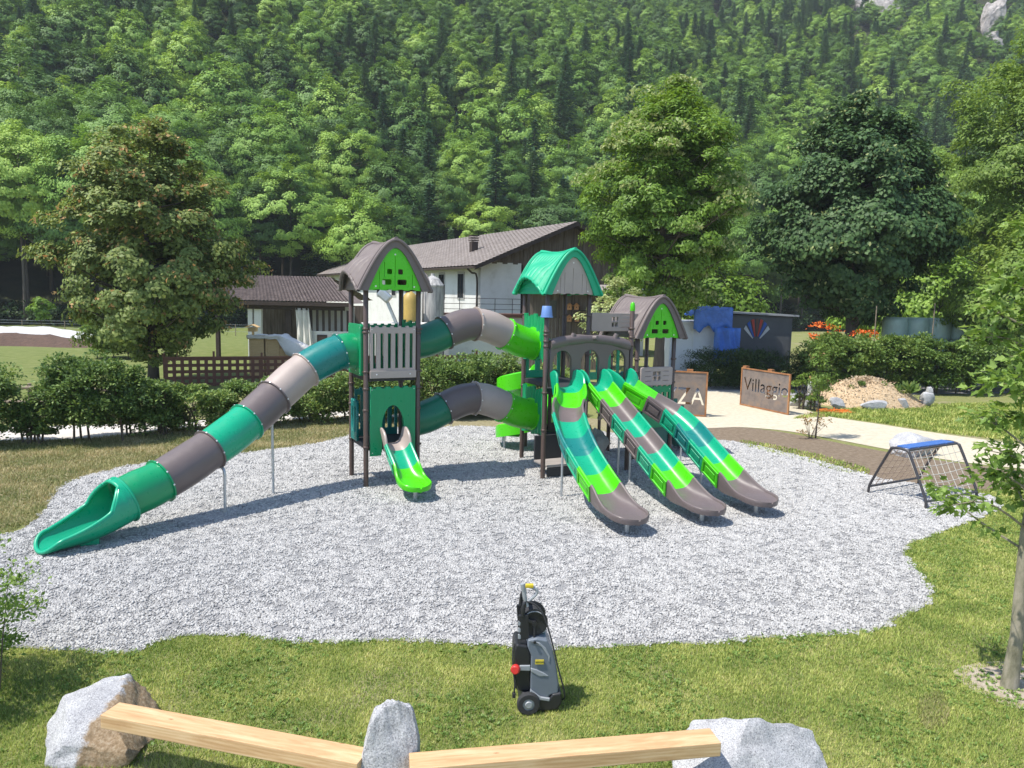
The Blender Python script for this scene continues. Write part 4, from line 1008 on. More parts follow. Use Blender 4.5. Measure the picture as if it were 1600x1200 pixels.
panel('barrier', battlement(W_, 1.15, 6), pickets(W_, 1.15, 5), (0.08, L + 0.03, 2.50), (1, 0, 0), GREEN)
panel('barrier', battlement(0.5, 0.95, 3), pickets(0.5, 0.95, 2), (0.0, 0.68, 0.94), (0, 1, 0), PETROL)
# green moulded walls round the tunnel ends (middle tower) and at the left tower
def bamboo(u, v0, v1, z0, z1, mat, side):
    mb = MB(); n = 7; rows = []; k_ = 57
    for zi in range(13):
        z = z0 + (z1 - z0) * zi / 12; rows.append([])
        for j in range(k_):
            t = j / (k_ - 1); s_ = int(min(n - 1, t * n)); f = t * n - s_
            zz = z
            if zi == 12: zz -= 0.07 * ((s_ * 7) % 3) * 0.5
            if zi == 0: zz += 0.06 * ((s_ * 5) % 3) * 0.5
            node = 0.008 if (zi + s_ * 2) % 4 == 0 else 0.0
            rows[-1].append((u + side * (0.035 * math.sin(math.pi * f) + node), v0 + (v1 - v0) * t, zz))
    mb.loft(rows, False); mb.loft([[(u - side * 0.03, p[1], p[2]) for p in r_] for r_ in rows], False)
    return mb.build('wall_panel', mat, PS)
bamboo(BU - 0.03, BV - 0.02, BV + L - 0.04, 2.72, 3.93, GREEN, -1); bamboo(BU - 0.03, BV - 0.02, BV + L - 0.04, 0.80, 2.06, GREEN, -1)
bamboo(L + 0.03, 0.08, L - 0.08, 2.60, 3.75, GREEN, 1); bamboo(L + 0.03, 0.08, L - 0.08, 0.86, 2.05, GREEN, 1)
panel('barrier', battlement(W_, 1.1, 6), pickets(W_, 1.1, 5), (BU + 0.08, BV - 0.03, 0.98), (1, 0, 0), pmat('dark_brown_plastic', (0.035, 0.026, 0.023), 0.4, 0.08, 4))
panel('barrier', battlement(W_, 1.05, 6), pickets(W_, 1.05, 3, gap=0.6), (BU + 0.08, BV + L + 0.03, 2.2), (1, 0, 0), TEAL)
panel('barrier', battlement(1.0, 1.0, 5), pickets(1.0, 1.0, 3, gap=0.65), (BU + L + 0.2, BV + 0.3, 2.2), (1, 0, 0), TEAL)

# ---- log panel above the three slides
lp = MB(); uL, uR, vL = P1[0] + 0.10, P2[0] - 0.08, P1[1] - 0.02
n_ = 30; rings = []
for i in range(n_):
    t = i / (n_ - 1); x = uL + (uR - uL) * t; zc = 3.24 + 0.15 * math.sin(math.pi * t) ** 0.8 - 0.04 * t
    rr = 0.115 * (1 + 0.10 * math.sin(9 * t) + 0.06 * math.sin(23 * t))
    rings.append([(x, vL + 0.8 * rr * math.cos(a) * (1 + 0.05 * math.sin(3 * a + 4 * t)), zc + rr * math.sin(a) * (1 + 0.06 * math.sin(5 * a + 6 * t))) for a in [2 * math.pi * j / 14 for j in range(14)]])
lp.loft(rings, True); lp.add(rings[0], [tuple(range(13, -1, -1))]); lp.add(rings[-1], [tuple(range(14))])
for t, ang, ln in ((0.26, 0.35, 0.13), (0.52, -1.2, 0.10), (0.80, 0.5, 0.14)):
    c = Vector(rings[int(t * 29)][0]); zc = 3.24 + 0.15 * math.sin(math.pi * t) ** 0.8
    b0 = Vector((uL + (uR - uL) * t, vL, zc)); dr = Vector((0.3, -math.sin(-ang) * 0.0 - (0.9 if ang < 0 else 0.15), 0.1 if ang < 0 else 1.0)).normalized()
    lp.tube([b0, b0 + dr * 0.10, b0 + dr * (0.10 + ln * 0.5)], [0.075, 0.062, 0.05], 10)
lo_ = lp.build('log_beam', BROWN, PS)
wd = uR - uL; out = [(0, 0)]; cs = [4.54 - uL, 5.32 - uL, 6.10 - uL]
for c in cs:
    out += [(c - 0.26, 0.0)] + [(c + 0.26 * math.cos(a), 0.56 + 0.30 * math.sin(a)) for a in [math.pi * (1 - k / 12) for k in range(13)]] + [(c + 0.26, 0.0)]
out += [(wd, 0), (wd, 0.98)] + [(wd * (1 - k / 12), 0.98 + 0.14 * math.sin(math.pi * k / 12)) for k in range(1, 12)] + [(0, 0.98)]
panel('arch_panel', out, [], (uL, vL + 0.02, 2.24), (1, 0, 0), BROWN, d=0.07, bev=0.012, bolts=[(0.04, 0.86), (0.03, 1.06), (wd - 0.03, 0.84)], front=FR)

# ---- open slides
def slide_profile(W, h, sk=0.17, k=1.0, rise=0.0):
    r_ = [(-W + 0.115 * k * min(1, sk / 0.17), -sk), (-W + 0.004 * k, h - 0.02), (-W + 0.012 * k, h + 0.016), (-W + 0.036 * k, h + 0.028), (-W + 0.062 * k, h + 0.014), (-W + 0.072 * k, h - 0.02), (-W + 0.095 * k, max(rise, h * 0.55)), (-W + 0.15 * k, rise + (h - rise) * 0.18), (-W + 0.23 * k, rise + (h - rise) * 0.03)]
    r_ += [(0, rise)] + [(-x, z) for x, z in reversed(r_)]
    ub = max(-sk, min(-0.05, rise - 0.05))
    und = [(W - (0.025 + 0.115 * min(1, sk / 0.17)) * k, -sk), (W - 0.14 * k, ub), (0, min(-0.03, rise - 0.03)), (-W + 0.14 * k, ub), (-W + (0.025 + 0.115 * min(1, sk / 0.17)) * k, -sk)]
    return r_ + und
def open_slide(name, path, cuts, mats, W, h, exit_i, label, hood=True):
    """path: list of (u, v, z) of the chute floor; cuts: fractions where sections meet"""
    P_ = catmull(path, 12); k = len(P_)
    Ls = [0.0]
    for a, b_ in zip(P_, P_[1:]): Ls.append(Ls[-1] + (b_ - a).length)
    def at(f):
        d = f * Ls[-1]
        for i in range(k - 1):
            if Ls[i + 1] >= d: return P_[i].lerp(P_[i + 1], (d - Ls[i]) / max(1e-6, Ls[i + 1] - Ls[i]))
        return P_[-1]
    first = None
    mb0 = MB()
    root = None
    secs = []
    for si in range(len(cuts) - 1):
        f0, f1 = cuts[si], cuts[si + 1]; n = 24 if si == exit_i else 7
        mb = MB(); rings = []
        lw = W * 1.05 / (Ls[-1] * (f1 - f0)); n_b = 14
        tt_ = [j_ / n for j_ in range(n + 1)] if si != exit_i else [(1 - lw) * j_ / 12 for j_ in range(12)] + [1 - lw + lw * math.sin(math.pi / 2 * j_ / n_b) for j_ in range(n_b + 1)]
        for t_ in tt_:
            f = f0 + (f1 - f0) * t_; c = at(f); a = at(max(0, f - 0.012)); b_ = at(min(1, f + 0.012)); d = b_ - a
            hd_ = Vector((d.x, d.y, 0)).normalized(); lat = Vector((-hd_.y, hd_.x, 0)) * -1
            dz = d.normalized(); up = lat.cross(dz).normalized()
            if up.z < 0: up = -up
            w, hh, sk, kk, rise_ = W, h, 0.17, 1.0, 0.0
            if si == exit_i:
                t = t_; e_t = min(1, t * 1.7); e_t = e_t * e_t * (3 - 2 * e_t)
                hh = h - (h - 0.065) * e_t; sk = 0.17 - 0.13 * e_t
                w = W * (1 + 0.12 * e_t)
                if t > 1 - lw:
                    q = min(1.0, (t - 1 + lw) / lw); kk = math.sqrt(max(0.004, 1 - q * q)); w *= kk
                    rise_ = (hh + 0.0) * max(0.0, 1 - kk) ** 1.3; sk = sk * kk
                    up_d = 0.03 * q ** 3; c = c - up * up_d
            if si == 0 and hood:
                t = t_; hh = h + (0.17 * (1 - ((t - 0.3) / 0.7) ** 2) if t > 0.3 else 0.17 * (1 - 0.35 * ((0.3 - t) / 0.3) ** 2))
            pr = slide_profile(w, hh, sk, kk, rise_)
            rings.append([c + lat * x + up * z for x, z in pr])
        # flanges at both section ends
        def fl(ring, c_ring, dirn):
            pass
        mb.loft(rings, True)
        m_ = len(rings[0]); mb.add(rings[0], [tuple(range(m_))]); mb.add(rings[-1], [tuple(range(m_ - 1, -1, -1))])
        secs.append((mb, rings))
    root = None
    for si, (mb, rings) in enumerate(secs):
        o = mb.build('slide_section' if si != exit_i else 'slide_exit', mats[si], root if root is not None else PS)
        if root is None:
            # an Empty would add a level: the chute as a whole is the part, its sections the sub-parts
            root = o
        if 0 < si < exit_i:          # moulded pocket frames on both outer sides
            fb = MB()
            for sgn, ia, ib in ((1, 0, 1), (-1, 18, 17)):
                lo_e = [Vector(r_[ia]) for r_ in rings]; hi_e = [Vector(r_[ib]) for r_ in rings]
                def pt(i, t): return lo_e[i].lerp(hi_e[i], t)
                n_out = ((lo_e[0] - lo_e[3]).cross(hi_e[0] - lo_e[0])).normalized()
                cen = Vector(rings[0][9])
                if n_out.dot(lo_e[0] - cen) < 0: n_out = -n_out
                def strip(q0, q1, q2, q3, hgt):
                    fb.add([q0, q1, q2, q3, q0 + n_out * hgt, q1 + n_out * hgt, q2 + n_out * hgt, q3 + n_out * hgt], [(4, 5, 6, 7), (0, 1, 5, 4), (1, 2, 6, 5), (2, 3, 7, 6), (3, 0, 4, 7)])
                N_ = len(rings) - 1
                strip(pt(0, 0.0), rings and lo_e[0].lerp(lo_e[N_], 0.10), hi_e[0].lerp(hi_e[N_], 0.10), pt(0, 1.0), 0.022)
                strip(lo_e[0].lerp(lo_e[N_], 0.90), pt(N_, 0.0), pt(N_, 1.0), hi_e[0].lerp(hi_e[N_], 0.90), 0.022)
                l1, l2, h1, h2 = lo_e[0].lerp(lo_e[N_], .10), lo_e[0].lerp(lo_e[N_], .90), hi_e[0].lerp(hi_e[N_], .10), hi_e[0].lerp(hi_e[N_], .90)
                strip(l1, l2, l2.lerp(h2, 0.14), l1.lerp(h1, 0.14), 0.022); strip(l1.lerp(h1, 0.84), l2.lerp(h2, 0.84), h2, h1, 0.022)
                a_, b_ = l1.lerp(l2, 0.14), l1.lerp(l2, 0.86); c_, d_ = h1.lerp(h2, 0.86), h1.lerp(h2, 0.14)
                strip(a_.lerp(d_, 0.30), b_.lerp(c_, 0.30), b_.lerp(c_, 0.68), a_.lerp(d_, 0.68), 0.014)
            o2 = fb.build('pocket_frame', mats[si], o if si == 0 else root); o2['kind'] = 'stuff'; smooth_bevel(o2, 0.004)
    root.name = name; root['label'] = label
    return root
def support(pts, r=0.026, parent=None):
    mb = MB(); mb.tube(pts, r, 10); return mb.build('support_leg', STEEL, parent or PS)

# small slide of the left tower
sl = open_slide('slide', [(0.61, 0.05, 0.97), (0.61, -0.22, 0.95), (0.61, -0.62, 0.72), (0.63, -1.05, 0.43), (0.65, -1.40, 0.35), (0.66, -1.80, 0.30)], [0.0, 0.22, 0.50, 1.0], [TAN, TEAL, LIME], 0.315, 0.20, 2, 'short slide with beige top and lime green exit')
support([(0.67, -1.42, 0.30), (0.67, -1.42, -0.15)], 0.045)
# three long slides
CUTS = [0.0, 0.085, 0.205, 0.315, 0.425, 0.535, 0.645, 0.755, 1.0]
def zz(v): return 2.20 if v > -1.15 else max(0.36, 2.20 - (abs(v) - 1.15) * 0.545)
def path3(us): return [(u, v, z) for (u, v, z) in us]
s1 = open_slide('slide', [(4.54, -0.86, 2.22), (4.54, -1.20, 2.18), (4.34, -1.65, 1.95), (4.02, -2.05, 1.72), (3.80, -2.55, 1.45), (3.66, -3.10, 1.14), (3.60, -3.70, 0.80), (3.57, -4.25, 0.52), (3.55, -4.70, 0.40), (3.53, -5.50, 0.30)], CUTS, [TEAL, LIME, BROWN, TEAL, PETROL, TEAL, LIME, BROWN], 0.365, 0.24, 7, 'wavy left slide of the three, striped lime, teal and brown')
s2 = open_slide('slide', [(5.32, -0.86, 2.22), (5.32, -1.20, 2.18), (5.32, -1.70, 1.92), (5.32, -2.60, 1.43), (5.32, -3.50, 0.94), (5.32, -4.25, 0.54), (5.32, -4.70, 0.40), (5.32, -5.60, 0.30)], CUTS, [TEAL, LIME, BROWN, TEAL, BROWN, TEAL, LIME, BROWN], 0.365, 0.24, 7, 'straight middle slide of the three, striped lime, teal and brown')
s3 = open_slide('slide', [(6.10, -0.86, 2.22), (6.12, -1.20, 2.18), (6.36, -1.65, 1.93), (6.66, -2.15, 1.66), (6.78, -2.70, 1.36), (6.77, -3.30, 1.03), (6.76, -3.90, 0.70), (6.75, -4.35, 0.49), (6.75, -4.75, 0.40), (6.75, -5.55, 0.30)], CUTS, [TEAL, LIME, BROWN, TEAL, PETROL, TEAL, LIME, BROWN], 0.365, 0.24, 7, 'right slide of the three, curving outward')
for u in (3.53, 5.32, 6.75): support([(u, -5.12, 0.33), (u, -5.12, -0.15)], 0.045)
def hook(px, py, tu, tv, tz):
    g_ = G(px, py); u, v = WL(g_.x, g_.y); d = Vector((tu - u, tv - v, 0)); 
    support(catmull([(u, v, -0.15), (u, v, tz * 0.5), (u, v, tz - 0.16), (u + d.x * 0.12, v + d.y * 0.12, tz - 0.04), (u + d.x * 0.4, v + d.y * 0.4, tz), (tu, tv, tz + 0.01)], 4))
hook(877, 777, 3.72, -2.72, 1.20); hook(965, 745, 5.32, -2.45, 1.30); hook(983, 752, 5.32, -2.9, 1.08); hook(1063, 722, 6.74, -2.75, 1.15); hook(1095, 758, 6.75, -3.9, 0.52); hook(1030, 778, 5.32, -4.0, 0.50)

# ---- tubes
def tube_rings(pts, R, n=28):
    T = [(pts[min(i + 1, len(pts) - 1)] - pts[max(i - 1, 0)]).normalized() for i in range(len(pts))]
    out = []
    for p, t in zip(pts, T):
        s = t.cross(Vector((0, 0, 1))).normalized(); u_ = s.cross(t)
        out.append([p + (s * math.sin(2 * math.pi * j / n) - u_ * math.cos(2 * math.pi * j / n)) * R for j in range(n)])
    return out, T
def tube_section(name, pts, R, mat, parent, bolts=True, flange0=True, flange1=True, bulge=0.012):
    """one moulded section with a raised flange and bolt caps at its ends"""
    k = len(pts); T = [(pts[min(i + 1, k - 1)] - pts[max(i - 1, 0)]).normalized() for i in range(k)]
    prof = []
    def rg_(p, t, r_):
        s = t.cross(Vector((0, 0, 1))).normalized(); u_ = s.cross(t)
        return [p + (s * math.sin(2 * math.pi * j / 28) - u_ * math.cos(2 * math.pi * j / 28)) * r_ for j in range(28)]
    rings = []
    if flange0: rings += [rg_(pts[0], T[0], R - 0.03), rg_(pts[0], T[0], R + 0.040), rg_(pts[0] + T[0] * 0.028, T[0], R + 0.044), rg_(pts[0] + T[0] * 0.034, T[0], R + 0.006)]
    else: rings += [rg_(pts[0], T[0], R - 0.03), rg_(pts[0], T[0], R)]
    for i in range(1, k - 1): rings.append(rg_(pts[i], T[i], R + bulge * math.sin(math.pi * i / (k - 1))))
    if flange1: rings += [rg_(pts[-1] - T[-1] * 0.034, T[-1], R + 0.006), rg_(pts[-1] - T[-1] * 0.028, T[-1], R + 0.044), rg_(pts[-1], T[-1], R + 0.040), rg_(pts[-1], T[-1], R - 0.03)]
    else: rings += [rg_(pts[-1], T[-1], R), rg_(pts[-1], T[-1], R - 0.03)]
    for i in range(k - 1, -1, -1): rings.append(rg_(pts[i], T[i], R - 0.03))
    mb = MB(); mb.loft(rings, True); o = mb.build(name, mat, parent)
    o.data.set_sharp_from_angle(angle=math.radians(40))
    if bolts:
        bm_ = MB()
        for (p, t) in ((pts[0] + T[0] * 0.014, T[0]), ):
            s = t.cross(Vector((0, 0, 1))).normalized(); u_ = s.cross(t)
            for j in range(10):
                a = 2 * math.pi * (j + 0.5) / 10; d = s * math.sin(a) - u_ * math.cos(a)
                bm_.lathe([(0.0, 0.0), (0.017, 0.0), (0.017, 0.009), (0.0, 0.013)], p + d * (R + 0.043), 8, d)
        q = bm_.build('bolts', BOLT, o); q['kind'] = 'stuff'
    return o
def tunnel(z0, mats, lab):
    pts = [Vector((L + 0.04 + (BU - 0.10 - L) * t, 0.61 + (BV + 0.61 - 0.61) * t, z0 + 0.47 * math.sin(math.pi * t) ** 2 - 0.06 * t)) for t in [i / 40 for i in range(41)]]
    hub = tube_section('crawl_tunnel', pts[0:11], 0.385, mats[0], PS, True, True, False); hub['label'] = lab
    for k in range(1, 4): tube_section('tube_section', pts[k * 10:k * 10 + 11], 0.385, mats[k], hub, True, True, k == 3)
    return hub
TGREEN = plastic('tunnel_green', (0.004, 0.145, 0.075), 0.34)
tunnel(3.22, [TGREEN, BROWN, TAN, LIME], 'upper arched crawl tunnel between the two tall towers')
tunnel(1.38, [TGREEN, BROWN, TAUPE, LIME], 'lower arched crawl tunnel between the two tall towers')

# long tube slide: plan curve on the ground, heights from the photograph
plan = catmull([Vector(p) for p in ((-3.46, 17.52, 0), (-4.0, 17.25, 0), (-4.55, 16.85, 0), (-5.05, 16.2, 0), (-5.50, 15.35, 0), (-6.0, 14.5, 0), (-6.75, 13.4, 0), (-7.6, 12.2, 0))], 20)
def joint(px, py):
    b_ = min(plan, key=lambda p: abs(PX((p.x, p.y, zat(p.x, p.y, py)))[0] - px)); z = zat(b_.x, b_.y, py)
    u, v = WL(b_.x, b_.y); return Vector((u, v, z))
jp = [Vector((-0.02, 0.61, 3.02))] + [joint(*q) for q in ((532, 549), (477, 577), (428, 620), (386, 659), (330, 702), (253, 751), (192, 780))]
jt = joint(95, 842)
cl = catmull(jp + [jt], 9)
tm = [GREEN, PETROL, TAN, BROWN, TEAL, BROWN, GREEN]
hub = None
for k in range(7):
    seg = cl[k * 9:k * 9 + 10]
    o = tube_section('tube_slide' if k == 0 else 'tube_section', seg, 0.385, tm[k], PS if k == 0 else hub, True, True, False)
    if k == 0: hub = o; o['label'] = 'long enclosed tube slide of coloured sections running down to the left'
mb = MB(); fpt = []
for j in range(40): pass
panel('entry_panel', rrect(0, 0, 1.02, 1.15, 0.06), [[(0.51 + 0.36 * math.cos(a), 0.50 + 0.36 * math.sin(a)) for a in [2 * math.pi * k / 24 for k in range(24)]]], (-0.06, 1.12, 2.52), (0, -1, 0), GREEN, d=0.06, bolts=[(0.06, 0.06), (0.96, 0.06), (0.06, 1.08), (0.96, 1.08)], front=(-1, 0, 0))
# scoop at the lower end
e0, e1 = cl[63], jt
dirn = Vector((e1.x - e0.x, e1.y - e0.y, 0)); LEN = 1.42; dirn.normalize(); lat = Vector((-dirn.y, dirn.x, 0))
rings = []; nR = 33; K = 22; z_start = e0.z
sl0 = (cl[63] - cl[61]).normalized()
edgeA, edgeB = [], []
sa = -sl0.z / max(0.2, math.hypot(sl0.x, sl0.y)); ca_ = 1 / math.sqrt(1 + sa * sa); sa_ = sa * ca_
for i in range(K + 13):
    t = 0.8 * i / K if i <= K else 0.8 + 0.2 * math.sin(math.pi / 2 * (i - K) / 12)
    cz = e0.z + (sl0.z / max(0.2, math.hypot(sl0.x, sl0.y))) * LEN * (t - 0.5 * t * t) * 0.92
    R_ = 0.40 + 0.03 * math.sin(math.pi * min(1, t * 1.3)); c = e0 + dirn * LEN * t; c.z = max(cz, R_ * 0.93 + 0.03)
    th = math.pi * (1.0 if t < 0.10 else (0.80 - 0.25 * min(1, (t - 0.10) / 0.20) - 0.19 * max(0, min(1, (t - 0.25) / 0.55))))
    if t > 0.8:
        q = (t - 0.8) / 0.2; th *= math.sqrt(max(0.004, 1 - q * q))
    ring = []
    for j in range(nR):
        a = -th + 2 * th * j / (nR - 1)
        zz_ = -math.cos(a) * R_ * (0.93 if abs(a) < 1.6 else 1.0)
        kt_ = max(0.0, 1 - t * 1.4); lean_ = -zz_ * sa_ * kt_; zz_ *= 1 - (1 - ca_) * kt_
        p = c + lat * math.sin(a) * R_ + Vector((0, 0, zz_)) - dirn * lean_
        ring.append(p)
    rings.append(ring); edgeA.append(ring[0]); edgeB.append(ring[-1])
mb = MB(); mb.loft(rings, False)
sco = mb.build('slide_exit', TEAL, hub); md = sco.modifiers.new('solid', 'SOLIDIFY'); md.thickness = 0.035; md.offset = 1
i0 = next(i for i in range(len(rings)) if 0.8 * i / K >= 0.10)
mr = rings[i0 - 1]; half = [p for j, p in enumerate(mr) if abs(-math.pi + 2 * math.pi * j / (nR - 1)) > 0.78 * math.pi]
na = len(half) // 2
rim = [p.copy() for p in half[na:]][:0] + [p.copy() for p in edgeA[i0:]] + [p.copy() for p in rings[-1][1:-1]] + [p.copy() for p in reversed(edgeB[i0:])] + [p.copy() for p in half[na:]] + [p.copy() for p in half[:na]] + [edgeA[i0].copy()]
mb = MB(); mb.tube(rim, 0.036, 10); mb.build('rim', TEAL, hub)
mb = MB(); upv = lat.cross(sl0).normalized(); ring0 = [e0 + (lat * math.sin(a) - upv * math.cos(a)) * 0.425 for a in [2 * math.pi * j / 28 for j in range(29)]]
mb.tube(ring0, 0.026, 8); mb.build('collar', TEAL, hub)
# feet under the scoop and its supports
bu_, bv_ = (e0 + dirn * 0.62).x, (e0 + dirn * 0.62).y
mb = MB(); mb.bbox((bu_, bv_, 0.06), (0.30, 0.34, 0.22), 0.03); mb.build('foot_block', TEAL, hub)
g1, g2 = G(352, 803), G(427, 772)
for g_, ck, top in ((g1, 4, None), (g2, 3, None)):
    u, v = WL(g_.x, g_.y); c = min(cl, key=lambda p: (p.x - u) ** 2 + (p.y - v) ** 2); zt = c.z - 0.36
    d = Vector((c.x - u, c.y - v, 0))
    support(catmull([(u, v, -0.15), (u, v, zt * 0.5), (u, v, zt - 0.12), (u + d.x * 0.5, v + d.y * 0.5, zt - 0.02), (c.x, c.y, zt + 0.02)], 4), 0.03)

# ---- spiral slide behind the middle tower
hc = WL(0.42, 21.95); ang0 = math.radians(-60); R0 = 0.52; sp = []
NT = 56
for i in range(NT + 1):
    t = i / NT; a = ang0 - t * math.radians(500); z = 2.15 - 1.78 * t
    if t > 0.9: z = max(z, 0.38)
    sp.append(Vector((hc[0] + R0 * math.cos(a), hc[1] + R0 * math.sin(a), z)))
ld = (sp[-1] - sp[-2]).normalized(); sp += [sp[-1] + Vector((ld.x, ld.y, 0)) * 0.25, sp[-1] + Vector((ld.x, ld.y, 0)) * 0.6]
rings = []
for i, c in enumerate(sp):
    d = (sp[min(i + 1, len(sp) - 1)] - sp[max(0, i - 1)]); hd_ = Vector((d.x, d.y, 0)).normalized(); la = Vector((hd_.y, -hd_.x, 0))
    w = 0.34; q = max(0, (i - NT) / 2); w *= (1 - 0.25 * q); hh = 0.26 * (1 - 0.5 * q) + (0.16 if 6 < i < NT - 6 else 0) * 0.6
    rings.append([c + la * x + Vector((0, 0, z)) for x, z in ((-w, -0.08), (-w, hh), (-w + 0.05, hh + 0.03), (-w + 0.08, hh), (-w + 0.12, 0.10), (-w + .2, 0.02), (0, 0), (w - .2, 0.02), (w - 0.12, 0.10), (w - 0.08, hh), (w - 0.05, hh + 0.03), (w, hh), (w, -0.08), (0, -0.05))])
mb = MB(); mb.loft(rings, True); mb.add(rings[0], [tuple(range(14))]); mb.add(rings[-1], [tuple(range(13, -1, -1))]); spo = mb.build('spiral_slide', LIME, PS); spo['label'] = 'lime green spiral slide behind the middle tower'
mb = MB(); mb.tube([(hc[0], hc[1], -0.15), (hc[0], hc[1], 2.9)], 0.057, 14); mb.build('centre_pole', POSTM, spo)
g_ = G(788, 701); u, v = WL(g_.x, g_.y)
support(catmull([(u, v, -.15), (u, v, 1.2), (u, v, 1.75), (u + 0.06, v, 1.92), (u + 0.22, v + 0.02, 1.98), (u + 0.55, v + 0.02, 1.98)], 4), 0.03)
g_ = G(786, 693); u, v = WL(g_.x, g_.y); support([(u, v, -0.15), (u, v, 0.33)], 0.045)

# ---- right tower panels, steps and the low stoop
panel('window_panel', rrect(0, 0, W_, 0.50, 0.05), [rect(W_ / 2 - 0.13 + 0.14 * i, 0.13 + 0.14 * j, W_ / 2 - 0.02 + 0.14 * i, 0.24 + 0.14 * j) for i in (0, 1) for j in (0, 1)] + [rect(0.14, 0.12 + 0.13 * j, W_ / 2 - 0.20, 0.128 + 0.13 * j) for j in range(3)] + [rect(W_ / 2 + 0.20, 0.12 + 0.13 * j, W_ - 0.14, 0.128 + 0.13 * j) for j in range(3)], (CU + 0.08, CV - 0.05, 2.04), (1, 0, 0), TAUPE, d=0.07, bev=0.015)
panel('barrier', battlement(W_, 1.16, 6), pickets(W_, 1.16, 6, 0.40, 0.20, 0.45), (CU + 0.08, CV - 0.03, 0.88), (1, 0, 0), GREEN, bolts=[(W_ - 0.05, 1.05)], front=FR)
panel('lower_panel', rrect(0, 0, W_ + 0.1, 0.62, 0.03), [], (CU + 0.03, CV + 0.05, 0.25), (1, 0, 0), pmat('deep_teal_panel', (0.004, 0.10, 0.085), 0.4, 0.06, 4))
panel('window_panel', rrect(0, 0, 1.45, 0.48, 0.04), [rect(0.62 + 0.11 * i, 0.12 + 0.14 * j, 0.70 + 0.11 * i, 0.23 + 0.14 * j) for i in (0, 1) for j in (0, 1)] + [rect(0.90, 0.10 + 0.1 * j, 1.38, 0.107 + 0.1 * j) for j in range(4)], (BU + L + 0.07, BV - 0.02, 3.50), (1, 0.01, 0), TAN, d=0.06, bev=0.012)
panel('barrier', battlement(W_, 1.0, 6), pickets(W_, 1.0, 5), (CU + 0.08, CV + L + 0.03, 1.3), (1, 0, 0), PETROL)
mb = MB()
for s in (0.10, 1.06):
    pts = [(CU + L + 0.05, CV + s, 1.62)]
    for k in range(6): pts += [(CU + L + 0.05 + 0.24 * (k + 1), CV + s, 1.62 - 0.2 * k), (CU + L + 0.05 + 0.24 * (k + 1), CV + s, 1.42 - 0.2 * k)]
    pts += [(CU + L + 1.49, CV + s, 0.0), (CU + L + 1.1, CV + s, 0.0), (CU + L + 0.05, CV + s, 0.9)]
    mb2 = MB(); mb2.prism(pts, None, (0, 0.06, 0)); st = mb2.build('stair_side', pmat('stair_teal', (0.004, 0.12, 0.10), 0.4, 0.06, 4), PS)
for k in range(5):
    mb2 = MB(); mb2.bbox((CU + L + 0.2 + 0.24 * k, CV + 0.61, 1.08 - 0.2 * k), (0.26, 0.90, 0.04), 0.008); mb2.build('step', BLACK, PS)
mb = MB(); mb.bbox((P1[0] + 0.86, P1[1] + 0.35, 0.30), (1.45, 0.72, 0.05), 0.01); mb.build('stoop_board', GREYWOOD, PS)
mb = MB(); mb.bbox((P1[0] + 0.86, P1[1] + 0.02, 0.155), (1.45, 0.05, 0.22), 0.01); mb.build('stoop_front', BLACK, PS)
mb = MB(); mb.bbox((P1[0] + 0.66, P1[1] + 0.74, 0.62), (1.0, 0.06, 0.62), 0.015); o = mb.build('riser_panel', BLACK, PS)
# climbing post with beige hand holds
cp = WL(*AT(937, 640, 18.9)[:2]); mb = MB(); mb.tube([(cp[0], cp[1], -0.1), (cp[0], cp[1], 2.1)], 0.04, 12); co_ = mb.build('climbing_pole', POSTM, PS)
for k in range(4):
    z = 0.55 + 0.42 * k; a = k * 2.1 + 0.3; mb = MB()
    mb.tube([(cp[0], cp[1], z), (cp[0] + 0.13 * math.cos(a), cp[1] + 0.13 * math.sin(a), z + 0.05), (cp[0] + 0.24 * math.cos(a), cp[1] + 0.24 * math.sin(a), z + 0.14)], [0.06, 0.05, 0.035], 8)
    for s in (-0.6, 0.0, 0.6): mb.tube([(cp[0] + 0.2 * math.cos(a), cp[1] + 0.2 * math.sin(a), z + 0.12), (cp[0] + 0.32 * math.cos(a + s), cp[1] + 0.32 * math.sin(a + s), z + 0.2)], [0.028, 0.018], 6)
    mb.build('hand_hold', TAUPE, co_)
cr = WL(*AT(930, 680, 18.6)[:2])
link('climbing_rock', rock_mesh('climbing_rock', (0.55, 0.5, 1.1), 91, pmat('grey_rock_plastic', (0.26, 0.25, 0.25), 0.6, 0.2, 6, bump=0.3, bscale=20), 3, 12, 0.2), PS, loc=(cr[0], cr[1], 0.62))

# ---- blue bucket turned over on a post
bx = LW(*P1)
bk = thing('bucket', 'blue plastic bucket turned upside down on a brown playground post', 'bucket', (bx[0], bx[1], 3.90))
mb = MB(); mb.lathe([(0.0, 0.252), (0.105, 0.252), (0.112, 0.245), (0.135, 0.03), (0.138, -0.02), (0.130, -0.02), (0.128, 0.03), (0.105, 0.235), (0.0, 0.24)], n=28)
bl = plastic('blue_bucket', (0.13, 0.24, 0.52), 0.4); mb.build('body', bl, bk)
mb = MB(); mb.lathe([(0.134, 0.012), (0.152, 0.008), (0.152, -0.012), (0.134, -0.016)], n=28); mb.build('rim', bl, bk)
